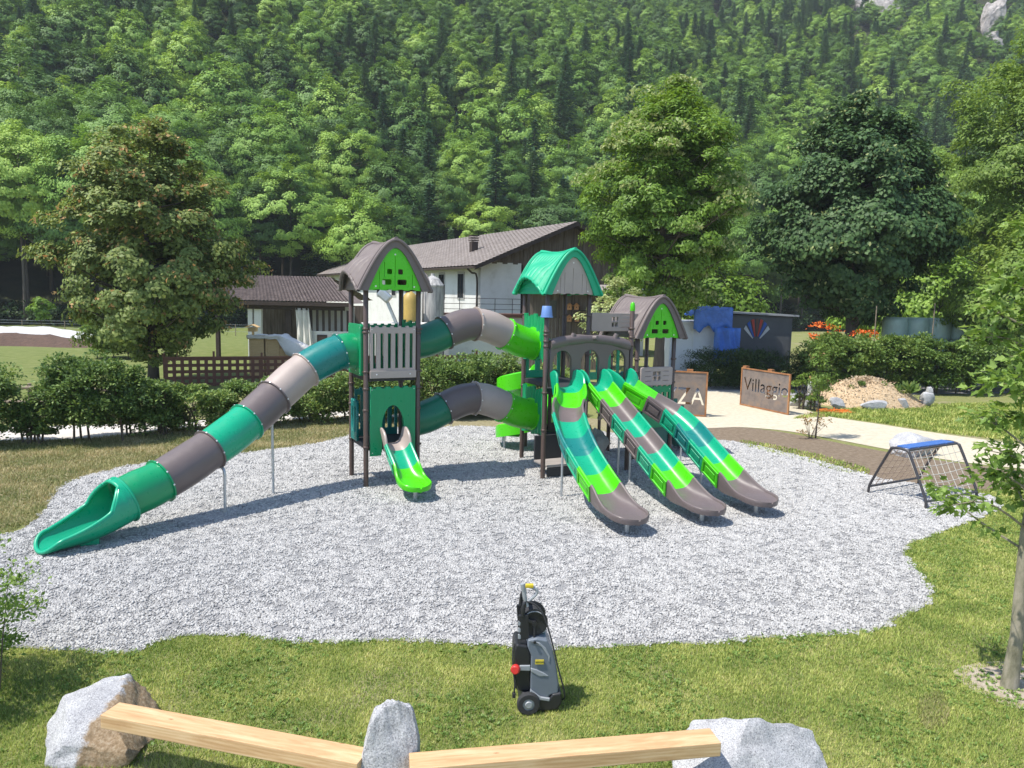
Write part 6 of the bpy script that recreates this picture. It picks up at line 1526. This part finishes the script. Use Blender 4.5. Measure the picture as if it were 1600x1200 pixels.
# ---- barn, farmhouse and yard things
PLAST = pmat('white_plaster', (0.66, 0.65, 0.62), 0.9, 0.10, 0.8, bump=0.25, bscale=14, stops=[(0.25, (0.50, 0.48, 0.44)), (0.45, (0.66, 0.65, 0.62)), (0.75, (0.74, 0.73, 0.71))])
TILE = pmat('roof_tiles', (0.20, 0.155, 0.135), 0.85, 0.2, 3.0, bump=0.3, bscale=20, stops=[(0.3, (0.13, 0.10, 0.088)), (0.7, (0.25, 0.20, 0.18))])
TILE_G = pmat('grey_roof_tiles', (0.27, 0.235, 0.215), 0.9, 0.15, 1.5, bump=0.3, bscale=12, stops=[(0.3, (0.20, 0.17, 0.155)), (0.7, (0.32, 0.28, 0.255))])
BOARD = pmat('old_boards', (0.11, 0.085, 0.066), 0.95, 0.4, 2.0, bump=0.4, bscale=20, stretch=(4, 4, 0.4), stops=[(0.25, (0.055, 0.042, 0.034)), (0.5, (0.125, 0.098, 0.078)), (0.75, (0.21, 0.175, 0.145))])
DWOOD = pmat('dark_timber', (0.045, 0.030, 0.023), 0.8, 0.3, 4)
GLASS = pmat('window_glass', (0.03, 0.035, 0.04), 0.12, 0.1, 2, spec=0.7)
STONEF = pmat('window_surround', (0.42, 0.41, 0.39), 0.9, 0.15, 6)
def tiled_slope(mb, p00, p10, p01, p11, rows, bulge=0.05, cols=40, wave=0.04):
    """roof slope with overlapping rows and rolled tiles; p0x eave, p1x ridge"""
    p00, p10, p01, p11 = map(Vector, (p00, p10, p01, p11)); n = (p01 - p00).cross(p10 - p00).normalized()
    if n.z < 0: n = -n
    R_ = []
    for r_ in range(rows):
        for q in (0.0, 0.98):
            t = (r_ + q) / rows; off = bulge * (1 - q)
            R_.append([p00.lerp(p10, t).lerp(p01.lerp(p11, t), c / (cols - 1)) + n * (off + 0.06 + wave * (c % 2)) for c in range(cols)])
    mb.loft(R_, False, smooth=False); return n
# barn
bl_, br_ = AT(336, 470, 48.0), AT(546, 472, 47.6); zr = 5.25; ze = 3.62; yb0, yr0 = 47.8, 52.5
BN = thing('barn', 'low barn with brown tiled roof and dark open bay on the left', 'barn', (bl_.x, yb0, 0)); o0 = Vector((bl_.x, yb0, 0)); wB = br_.x - bl_.x
mb = MB(); rxl, rxr = AT(341, 430, yr0).x - bl_.x, AT(516, 434, yr0).x - bl_.x
tiled_slope(mb, (0, -0.5, ze), (rxl, yr0 - yb0, zr), (wB + 0.2, -0.5, ze), (rxr, yr0 - yb0, zr), 26, 0.05, 78)
tiled_slope(mb, (rxr, yr0 - yb0, zr), (rxr, yr0 - yb0, zr + 0.01), (wB + 0.2, -0.5, ze), (wB + 0.4, 3, ze), 6, 0.04, 12)
tiled_slope(mb, (rxl, yr0 - yb0 + 5, ze), (rxl, yr0 - yb0, zr), (rxr + 2, yr0 - yb0 + 5, ze), (rxr, yr0 - yb0, zr), 10, 0.05, 30)
mb.build('roof', TILE, BN, fix=False)
mb = MB(); mb.box((wB / 2, -0.5, ze - 0.06), (wB + 0.3, 0.10, 0.24)); mb.build('fascia', DWOOD, BN)
mb = MB(); mb.box((wB / 2 - 0.2, -0.15, ze - 0.30), (wB - 0.2, 0.2, 0.26)); mb.build('lintel', DWOOD, BN)
mb = MB(); mb.box((wB / 2, 6.0, 1.7), (wB - 0.4, 0.2, 3.4)); mb.build('back_wall', BOARD, BN)
for x0, x1, nm, mt, hh in ((AT(388, 500, yb0).x - bl_.x, AT(395, 500, yb0).x - bl_.x, 'pillar', PLAST, 3.3), (AT(398, 500, yb0).x - bl_.x, AT(409, 500, yb0).x - bl_.x, 'pillar', PLAST, 3.3), (0.1, 0.3, 'pillar', DWOOD, 3.3), (AT(446, 500, yb0).x - bl_.x, AT(455, 500, yb0).x - bl_.x, 'pillar', DWOOD, 3.3)):
    mb = MB(); mb.box(((x0 + x1) / 2, 0.05, hh / 2), (x1 - x0, 0.3, hh)); mb.build(nm, mt, BN)
xw0 = AT(480, 500, yb0).x - bl_.x
mb = MB(); mb.box(((xw0 + wB) / 2, 0.02, 0.95), (wB - xw0, 0.25, 1.9)); mb.build('wall', PLAST, BN)
mb = MB(); mb.box(((xw0 + wB) / 2, 1.2, 2.6), (wB - xw0, 0.1, 1.6)); mb.build('inner_wall', PLAST, BN)
for k in range(7):
    x = xw0 + 0.25 + (wB - xw0 - 0.4) * k / 6; mb = MB(); mb.box((x, 0.0, 2.55), (0.13, 0.12, 1.30)); mb.build('baluster', DWOOD, BN)
for x in (504, 533):
    xx = AT(x, 510, yb0).x - bl_.x; mb = MB(); mb.box((xx, -0.12, 1.35), (0.62, 0.04, 0.65)); mb.build('shutter', DWOOD, BN)
SHEET = pmat('plastic_sheet', (0.70, 0.67, 0.62), 0.5, 0.12, 2)
mb = MB(); rows = []
for i in range(12):
    t = i / 11; z = 3.3 - 2.9 * t
    rows.append([(AT(474, 500, yb0).x - bl_.x + 0.22 * t + (0.42 + 0.10 * t) * (j / 9 - 0.5) * 2, -0.25 + 0.10 * math.sin(j * 1.9 + t * 3), z) for j in range(10)])
mb.loft(rows, False); q = mb.build('hanging_sheet', SHEET, BN); q.modifiers.new('s', 'SOLIDIFY').thickness = 0.015

# farmhouse
HA = Vector((-math.sin(TH), math.cos(TH), 0)); HGd = Vector((math.cos(TH), math.sin(TH), 0))
hc0 = Vector((AT(751, 430, 52).x, 52, 0)); HLn, HWd, ZE, ZRG = 44.0, 13.6, 6.55, 9.45
FH = thing('farmhouse', 'large white farmhouse with grey tiled roof and boarded gable', 'house', hc0, TH)
# local: x along gable (HGd), y along the long wall (HA)
mb = MB(); mb.box((0.15, HLn / 2, ZE / 2), (0.3, HLn, ZE)); mb.build('wall', PLAST, FH)
xs_ = 3.05
mb = MB(); mb.box((xs_ / 2, 0.15 - 0.004, ZE / 2), (xs_, 0.3, ZE - 0.02)); mb.build('wall', PLAST, FH)
nbd = 34
for k in range(nbd):      # boarded gable and barn side
    x0 = HWd * k / nbd; xm = x0 + HWd / nbd / 2; zt = ZE + (ZRG - ZE) * (1 - abs(xm - HWd / 2) / (HWd / 2)) - 0.05; zb_ = ZE - 0.1 if xm < xs_ else 0.1
    mb = MB(); mb.box((xm, 0.02 + 0.02 * (k % 2), (zt + zb_) / 2), (HWd / nbd - 0.02, 0.05, zt - zb_)); mb.build('board', BOARD, FH)
mb = MB(); mb.box((HWd / 2, 0.25, ZE / 2), (HWd - 0.6, 0.1, ZE - 0.1)); mb.build('inner_wall', DWOOD, FH)
mb = MB(); mb.box((HWd - 0.15, HLn / 2, ZE / 2), (0.3, HLn, ZE)); mb.build('wall', PLAST, FH)
ov = 0.9; sl_ = (ZRG - ZE) / (HWd / 2)
mb = MB()
tiled_slope(mb, (-ov, -1.1, ZE - sl_ * ov), (HWd / 2, -1.1, ZRG), (-ov, HLn + 1, ZE - sl_ * ov), (HWd / 2, HLn + 1, ZRG), 30, 0.05, 150)
tiled_slope(mb, (HWd + ov, -1.1, ZE - sl_ * ov), (HWd / 2, -1.1, ZRG), (HWd + ov, HLn + 1, ZE - sl_ * ov), (HWd / 2, HLn + 1, ZRG), 20, 0.05, 20)
rf = mb.build('roof', TILE_G, FH, fix=False)
for sgn in (0, 1):
    xa = -ov if sgn == 0 else HWd + ov
    mb = MB(); mb.prism([(xa, -1.1, ZE - sl_ * ov + 0.06), (HWd / 2, -1.1, ZRG + 0.06), (HWd / 2, -1.1, ZRG - 0.22), (xa, -1.1, ZE - sl_ * ov - 0.20)], None, (0, 0.12, 0)); mb.build('barge_board', DWOOD, rf)
mb = MB(); mb.prism([(-ov + 0.05, -1.0, ZE - sl_ * ov - 0.06), (HWd / 2, -1.0, ZRG - 0.06), (HWd + ov - .05, -1.0, ZE - sl_ * ov - 0.06), (HWd / 2, -1.0, ZRG)], None, (0, HLn + 2, 0)); mb.build('soffit', DWOOD, rf)
mb = MB(); mb.box((-ov, HLn / 2, ZE - sl_ * ov - 0.02), (0.14, HLn + 2, 0.14)); mb.build('gutter', DWOOD, rf)
mb = MB(); xch, ych = 2.2, 6.2; zch = ZE + sl_ * xch; mb.box((xch, ych, zch + 0.35), (0.5, 0.5, 0.9)); 
chm = mb.build('chimney', DWOOD, rf)
for k in range(3): mb = MB(); mb.box((xch, ych, zch + 0.90 + 0.17 * k), (0.62, 0.62, 0.07)); mb.build('cowl_plate', DWOOD, chm)
for yy in (3.3, 7.0, 14.5, 18.5, 23.0):
    zc = 4.95
    mb = MB(); mb.box((-0.015, yy, zc), (0.06, 1.25, 1.95)); wi = mb.build('window', STONEF, FH)
    mb = MB(); mb.box((-0.05, yy, zc), (0.03, 0.92, 1.65)); mb.build('pane', GLASS, wi)
    for dy in (-0.46, 0.0, 0.46): mb = MB(); mb.box((-0.068, yy + dy, zc), (0.03, 0.06, 1.65)); mb.build('window_bar', DWOOD, wi)
mb = MB(); mb.tube(catmull([(-ov + 0.05, 0.3, ZE - sl_ * ov - 0.1), (-0.5, 0.35, ZE - 0.75), (-0.10, 0.4, ZE - 1.05), (-0.10, 0.4, 3.0), (-0.10, 0.4, 0.2)], 4), 0.06, 8); mb.build('downpipe', DWOOD, FH)
# terrace with railing before the farmhouse
tr0, tr1 = AT(690, 480, 47.5), AT(880, 480, 49.5); td = tr1 - tr0; td.z = 0
TR = thing('terrace', 'raised terrace with thin metal railing before the farmhouse', 'terrace', (tr0.x, tr0.y, 0), math.atan2(td.y, td.x)); tl = td.length
mb = MB(); mb.box((tl / 2, 0.9, 1.48), (tl, 1.8, 2.96)); mb.build('wall', PLAST, TR)
mb = MB(); mb.box((tl / 2, 0.85, 3.07), (tl + 0.2, 2.1, 0.20)); mb.build('floor_slab', LAT, TR)
for k in range(8): mb = MB(); mb.tube([(tl * k / 7, 0.0, 3.15), (tl * k / 7, 0.0, 4.12)], 0.022, 6); mb.build('railing_post', DARK, TR)
for z in (3.45, 3.78, 4.12): mb = MB(); mb.tube([(0, 0, z), (tl, 0, z)], 0.018, 6); mb.build('railing_bar', DARK, TR)
# timber shed wall with shelves of bird houses behind the middle tower
sh0 = AT(828, 470, 46.0); sh1 = AT(958, 470, 46.0)
SH = thing('timber_shed', 'weathered timber shed with shelves behind the middle tower', 'shed', (sh0.x, 46.0, 0)); ws = sh1.x - sh0.x
nbd = 22
for k in range(nbd): mb = MB(); mb.box((ws * (k + 0.5) / nbd, 0.02 * (k % 2), 2.25), (ws / nbd - 0.015, 0.05, 4.5)); mb.build('board', BOARD, SH)
mb = MB(); mb.prism([(-0.3, -0.8, 4.5), (ws + 0.3, -0.8, 4.5), (ws + 0.3, 2.2, 5.0), (-0.3, 2.2, 5.0)], None, (0, 0, 0.12)); mb.build('roof', TILE_G, SH)
for z in (2.85, 3.55): mb = MB(); mb.box((ws * 0.68, -0.25, z), (1.5, 0.32, 0.05)); mb.build('shelf', DWOOD, SH)
for x in (0.35, 0.5, 0.85): mb = MB(); mb.box((ws * x, -0.30, 3.2), (0.07, 0.07, 2.6)); mb.build('upright', DWOOD, SH)
mb = MB(); mb.box((ws * 0.26, -0.05, 3.6), (0.6, 0.06, 1.0)); mb.build('window', GLASS, SH)
BHM = pmat('bird_house_wood', (0.42, 0.20, 0.08), 0.7, 0.2, 8)
for i, (px_, py_) in enumerate([(890, 467), (901, 466), (890, 478), (902, 478)]):
    z = 3.575 if i in (0, 1) else 2.875; xx = AT(px_, py_, 45.75).x
    rt = thing('bird_house', ['left bird house on the upper shed shelf', 'right bird house on the upper shed shelf', 'left bird house on the lower shed shelf', 'right bird house on the lower shed shelf'][i], 'bird house', (xx, 45.75, z), 0, 'bird houses on the shed shelves')
    mb = MB(); mb.prism([(-0.13, -0.1, 0), (0.13, -0.1, 0), (0.13, -0.1, 0.25), (0, -0.1, 0.38), (-0.13, -0.1, 0.25)], None, (0, 0.2, 0)); mb.build('body', BHM, rt)
    for s in (-1, 1): mb = MB(); mb.bar((0, -0.02, 0.41), (s * 0.2, -0.02, 0.22), 0.3, 0.02, up=(0, 0, 1)); mb.build('roof_board', BHM, rt)
    mb = MB(); mb.lathe([(0, 0), (0.035, 0), (0.035, 0.01), (0, 0.01)], (0, -0.1, 0.16), 10, (0, -1, 0)); mb.build('entrance_hole', DWOOD, rt)
# concrete tank, yellow tank, loader arm
tk = AT(676, 450, 46.5); mb = MB(); TK = thing('concrete_tank', 'grey streaked round tank with ribbed cone top beside the farmhouse', 'tank', (tk.x, 46.5, 0))
CONC = pmat('streaked_concrete', (0.36, 0.35, 0.34), 0.9, 0.3, 3, stretch=(2, 2, 0.3), stops=[(0.3, (0.22, 0.22, 0.22)), (0.5, (0.38, 0.37, 0.36)), (0.7, (0.52, 0.51, 0.49))])
mb.lathe([(0.66, 0), (0.66, 4.75), (0.70, 4.78), (0.70, 4.86)], n=28); mb.build('wall', CONC, TK); mb = MB(); mb.lathe([(0.70, 4.86), (0.40, 5.25), (0.12, 5.42), (0.12, 5.55), (0.0, 5.55)], n=16, smooth=False); mb.build('cone_top', CONC, TK)
for s in (-0.5, 0.75): mb = MB(); mb.tube([(s, -0.62, 0), (s, -0.62, 4.9)], 0.03, 6); mb.build('ladder_rail', DARK, TK)
yt_ = AT(641, 475, 45.5); mb = MB(); mb.lathe([(0.0, 2.1), (0.46, 2.3), (0.46, 3.9), (0.36, 4.25), (0.12, 4.45), (0, 4.5)], n=20); YT = thing('yellow_hopper', 'yellow hopper seen through the left tower', 'hopper', (yt_.x, 45.5, 0)); mb.build('body', pmat('yellow_paint', (0.42, 0.29, 0.07), 0.5, 0.1), YT)
for a in range(3): mb = MB(); mb.tube([(0.4 * math.cos(a * 2.1), 0.4 * math.sin(a * 2.1), 0), (0.4 * math.cos(a * 2.1), 0.4 * math.sin(a * 2.1), 2.6)], 0.05, 6); mb.build('leg', DARK, YT)
c0, c1 = AT(624, 510, 43.0), AT(601, 462, 43.0)
CV_ = thing('loader_arm', 'grey slanted conveyor arm seen through the left tower', 'conveyor', (c0.x, 43, 0)); o0 = Vector((c0.x, 43, 0))
for s in (-0.14, 0.14): mb = MB(); mb.bar(c0 - o0 + Vector((0.6, s, -1.6)), c1 - o0 + Vector((0, s, 0)), 0.06, 0.14); mb.build('arm_rail', STEEL, CV_)
mb = MB(); mb.bbox(c1 - o0, (0.75, 0.6, 0.5), 0.1, Matrix.Rotation(0.7, 3, 'Y')); mb.build('head_box', STEEL, CV_); mb = MB(); mb.box((0.6, 0, 0.7), (1.4, 1.0, 1.4)); mb.build('base', DARK, CV_)
ly = AT(660, 505, 42.0); mb = MB(); mb.bbox((0, 0, 1.35), (4.2, 1.8, 2.7), 0.25); mb.build('covered_stack', SHEET, loc=(ly.x - 1.5, 43.8, 0), label='pale sheet covered stack in the farmyard behind the left tower', category='stack')
# crates under plastic
PLY = woodm('plywood', (0.55, 0.36, 0.16), (0.66, 0.46, 0.23), (0.74, 0.55, 0.30), False, 2.0)
ck = AT(415, 540, 39.0)
for i, (dx, dy, w_, d_, h_, lab) in enumerate([(-0.32, 0, 0.74, 0.9, 1.85, 'left plywood crate under the plastic sheet'), (0.45, 0.1, 0.70, 0.9, 1.85, 'right plywood crate under the plastic sheet')]):
    rt = thing('plywood_crate', lab, 'crate', (ck.x + dx, 39.0 + dy, 0), 0, 'crates behind the lattice fence')
    mb = MB(); mb.box((0, 0, h_ / 2 + 0.1), (w_ - 0.04, d_ - 0.04, h_)); mb.build('box', PLY, rt)
    for s in (-1, 1): mb = MB(); mb.box((s * (w_ / 2 - 0.05), -d_ / 2 + 0.004, h_ / 2 + 0.1), (0.09, 0.03, h_)); mb.build('batten', PLY, rt)
    mb = MB(); mb.box((0, 0, 0.05), (w_, d_, 0.1)); mb.build('pallet', PLY, rt)
mb = MB(); rows = []
for r_ in range(9):
    rows.append([])
    for j in range(34):
        x = -0.78 + 3.3 * j / 33; s = max(0.0, min(1.0, (x - 0.75) / 0.5)); zt = 2.10 - 0.42 * max(0.0, x - 0.85)
        dd = 0.20 * (1 - s) + 0.80 * s + 0.08 * mnoise.noise((x * 4, 1, 1)); fold = mnoise.noise((x * 2.4, r_ * 0.7, 2)) * 0.13 + mnoise.noise((x * 6, r_ * 1.3, 5)) * 0.06
        if r_ < 4: y_, z_ = -0.53 - 0.05 * (3 - r_) * s + fold * 0.5, zt - dd * (3 - r_) / 3 + 0.02
        else: y_, z_ = -0.53 + 1.06 * (r_ - 3) / 5, zt + fold
        rows[-1].append((x, y_, max(0.5, z_)))
mb.loft(rows, False); tp_ = mb.build('plastic_cover', SHEET, loc=(ck.x, 39.0, 0), label='crumpled whitish plastic sheet draped over the crates', category='sheet'); tp_.modifiers.new('s', 'SOLIDIFY').thickness = 0.012
mb = MB(); mb.box((1.6, 0.2, 0.75), (1.7, 1.0, 1.4)); mb.build('stacked_boards', PLY, loc=(ck.x, 39.0, 0), label='low stack of boards under the sheet right of the crates', category='stack')
bhp = AT(395, 511, 40.3); rt = thing('bird_table', 'little wooden bird table beside the plywood crates', 'bird table', (bhp.x, 40.3, 0))
mb = MB(); mb.tube([(0, 0, 0), (0, 0, 2.25)], 0.05, 8); mb.build('pole', PLY, rt); mb = MB(); mb.box((0, 0, 2.3), (0.4, 0.35, 0.22)); mb.build('house', PLY, rt)
for s in (-1, 1): mb = MB(); mb.bar((0, 0, 2.56), (s * 0.32, 0, 2.42), 0.5, 0.025); mb.build('roof_board', PLY, rt)
bb = G(183, 549); mb = MB(); mb.lathe([(0.0, 0.0), (0.28, 0.0), (0.30, 0.3), (0.28, 0.32), (0.30, 0.6), (0.28, 0.62), (0.29, 0.92), (0.0, 0.92)], n=20); mb.build('blue_barrel', BLUEM, loc=(AT(183, 528, 52).x, 52, 0.3), label='blue plastic barrel in the meadow left of the maple', category='barrel')
mb = MB(); mb.box((0, 0, 0.15), (0.7, 0.7, 0.32)); mb.build('pallet', PLY, loc=(AT(183, 528, 52).x, 52, 0.0), label='wooden pallet under the blue barrel', category='pallet')
# soil bank with white sheet in the meadow
SB = pmat('dark_soil', (0.10, 0.06, 0.042), 0.95, 0.3, 3, bump=0.8, bscale=10, bdist=0.1)
def ridge(name, xa, xb, y, w, h, mat, label, cat, z0=0.0, seed=0):
    mb = MB(); rows = []
    for i in range(60):
        x = xa + (xb - xa) * i / 59; taper_ = min(1, (59 - i) / 8, i / 3 + 0.2); hh = h * (1 + 0.22 * mnoise.noise((x * 0.5, seed, 0))) * taper_ ** 0.5
        rows.append([(x, y + w * (j / 8 - 0.5) + 0.3 * mnoise.noise((x * 0.3, seed, 5)), z0 + hh * math.sin(math.pi * j / 8) + 0.16 * mnoise.noise((x * 1.7, j * 0.8, seed)) * math.sin(math.pi * j / 8) + 0.06 * mnoise.noise((x * 3, j, seed)) - 0.02) for j in range(9)])
    mb.loft(rows, False); return mb.build(name, mat, label=label, category=cat)
xe = AT(165, 530, 58).x
ridge('soil_bank', -62, xe + 1.0, 56.5, 4.5, 0.75, SB, 'long bank of dark soil across the left meadow', 'bank')
q = ridge('white_sheet', -62, xe, 58.0, 2.4, 0.80, pmat('white_fleece', (0.55, 0.55, 0.54), 0.7, 0.2, 2, bump=0.8, bscale=3, bdist=0.2), 'white sheet covering the back of the soil bank', 'sheet', 0.42, 3)
mesh_fence = thing('wire_fence', 'thin wire fence at the far edge of the left meadow', 'fence', (-70, 72, 0))
for k in range(14): mb = MB(); mb.tube([(k * 4.0, 0, 0), (k * 4.0, 0, 1.1)], 0.04, 6); mb.build('post', LOGM, mesh_fence)
for z in (0.4, 0.8, 1.05): mb = MB(); mb.tube([(0, 0, z), (52, 0, z)], 0.012, 4); mb.build('wire', STEEL, mesh_fence)

# ---- trailer, tarpaulins, wrapped bales at the right
WH = pmat('white_panel', (0.62, 0.64, 0.67), 0.6, 0.06, 1.5); DG = pmat('dark_trailer', (0.085, 0.09, 0.095), 0.6, 0.15, 2); TARP = pmat('blue_tarpaulin', (0.06, 0.17, 0.55), 0.4, 0.25, 3, bump=0.5, bscale=5, bdist=0.1)
t0, t1 = AT(1046, 560, 41.0), AT(1118, 560, 41.0)
rt = thing('white_container', 'white walled container in the shade behind the right tower', 'container', (t0.x, 41.0, 0)); w_ = t1.x - t0.x
mb = MB(); mb.box((w_ / 2, 1.5, 1.55), (w_, 3.0, 3.1)); mb.build('body', WH, rt); mb = MB(); mb.box((w_ / 2, 1.5, 3.14), (w_ + 0.2, 3.2, 0.07)); mb.build('roof', WH, rt)
for x in (0.0, w_ / 2, w_): mb = MB(); mb.box((x, -0.03, 1.55), (0.09, 0.05, 3.1)); mb.build('corner_post', WH, rt)
a, b = AT(1082, 480, 41.0), AT(1142, 480, 41.0); w_ = b.x - a.x; mb = MB(); rows = []; zt_ = AT(1110, 481, 41.0).z; zl_ = AT(1110, 514, 41.0).z
for i in range(22):
    t = i / 21; fy = 40.55 if t < 0.35 else 40.55 + (t - 0.35) * 4.0
    rows.append([(a.x + w_ * (j / 19), fy + 0.07 * mnoise.noise((j * 0.5, t * 6, 3)), (zl_ + (zt_ - zl_) * min(1, t / 0.35) ** 0.8) + 0.16 * mnoise.noise((j * 0.45, t * 4, 0)) - (0.16 * math.sin(j * 0.7) if t < 0.1 else 0) - 0.45 * max(0, 1 - j / 6) * (t > 0.3)) for j in range(20)])
mb.loft(rows, False); q = mb.build('blue_tarpaulin', TARP, label='wrinkled blue tarpaulin draped over the white container roof', category='tarpaulin'); q.modifiers.new('s', 'SOLIDIFY').thickness = 0.02
a, b = AT(1117, 512, 40.2), AT(1157, 512, 40.2); zt = AT(1130, 512, 40.2).z; mb = MB()
rows = [[(a.x + (b.x - a.x) * j / 11, 40.2 + 0.09 * math.sin(j * 1.3 + i * 0.4), 0.9 + (zt - 0.9) * i / 9) for j in range(12)] for i in range(10)]
mb.loft(rows, False); q = mb.build('blue_tarpaulin', TARP, label='dark blue tarpaulin hanging down beside the white container', category='tarpaulin'); q.modifiers.new('s', 'SOLIDIFY').thickness = 0.02
a, b = AT(1126, 488, 42.5), AT(1240, 488, 42.5); w_ = b.x - a.x; zt = AT(1180, 492, 42.5).z
rt = thing('caravan', 'dark grey caravan body with striped fan panel under the lime tree', 'caravan', (a.x, 42.5, 0))
mb = MB(); mb.bbox((w_ / 2, 1.2, zt / 2 + 0.25), (w_, 2.4, zt - 0.5), 0.15); mb.build('body', DG, rt); mb = MB(); mb.box((w_ / 2, 1.2, zt + 0.06), (w_ + 0.5, 2.9, 0.10), Matrix.Rotation(0.03, 3, 'Y')); mb.build('roof', pmat('grey_sheet', (0.30, 0.31, 0.33), 0.5, 0.1, 2), rt)
fcx = AT(1183, 515, 42.4).x - a.x; fz = AT(1183, 534, 42.4).z
FM = [pmat('fan_white', (0.55, 0.55, 0.54), 0.6), pmat('fan_blue', (0.03, 0.10, 0.38), 0.6), pmat('fan_red', (0.42, 0.05, 0.03), 0.6), pmat('fan_dark', (0.12, 0.06, 0.04), 0.6)]
for k, ci in enumerate((0, 1, 2, 3, 2, 1, 0)):
    a0, a1 = math.radians(150 - 120 * k / 7 - 3), math.radians(150 - 120 * (k + 1) / 7 + 3) ; mb = MB()
    mb.prism([(fcx + 0.25 * math.cos(a0), -0.04, fz + 0.3 * math.sin(a0)), (fcx + 0.25 * math.cos(a1), -0.04, fz + 0.3 * math.sin(a1)), (fcx + 0.85 * math.cos(a1), -0.04, fz + 1.28 * math.sin(a1)), (fcx + 0.85 * math.cos(a0), -0.04, fz + 1.28 * math.sin(a0))], None, (0, 0.03, 0)); mb.build('fan_stripe', FM[ci], rt)
for x in (0.8, w_ - 0.8): mb = MB(); mb.lathe([(0.0, -0.1), (0.32, -0.1), (0.34, 0), (0.32, 0.1), (0, 0.1)], (x, 0.1, 0.34), 20, (0, 1, 0)); mb.build('wheel', RUB, rt)
BALE = pmat('green_film', (0.34, 0.46, 0.40), 0.35, 0.15, 3, bump=0.4, bscale=8, bdist=0.03)
bale = MB(); prof = [(0.0, 0.0), (0.52, 0.0), (0.63, 0.05), (0.66, 0.2), (0.66, 1.0), (0.63, 1.15), (0.52, 1.2), (0.0, 1.2)]
bale.lathe(prof, n=26); b_me = bale.mesh('hay_bale', BALE)
k = 0; rows_lab = {0: 'bottom', 1: 'middle', 2: 'top'}; cols_lab = ['left end', 'second from the left', 'second from the right', 'right end']
for lev in range(3):
    for c in range(4):
        x = AT(1398 + 34 * c, 510, 43.0).x
        bo_ = link('hay_bale', b_me, loc=(x, 43.0 + 0.08 * (c % 2), 1.2 * lev), rotz=c * 1.1 + lev, label=f'pale green wrapped bale, {rows_lab[lev]} layer, {cols_lab[c]} of the stack', category='bale', group='wrapped bales behind the hedge')

# ================================================================== HAZE
mb = MB(); mb.box((0, 215, 139), (1000, 560, 280))
hzm = bpy.data.materials.new('haze_air'); hzm.use_nodes = True
nt = hzm.node_tree; nt.nodes.clear()
ou = nt.nodes.new('ShaderNodeOutputMaterial'); pv = nt.nodes.new('ShaderNodeVolumePrincipled')
pv.inputs['Color'].default_value = (0.86, 0.92, 1.0, 1); pv.inputs['Density'].default_value = 0.00028; pv.inputs['Anisotropy'].default_value = 0.0
nt.links.new(pv.outputs[0], ou.inputs['Volume'])
mb.build('haze', hzm, kind='stuff', label='thin bright summer haze in front of the mountainside', category='haze')
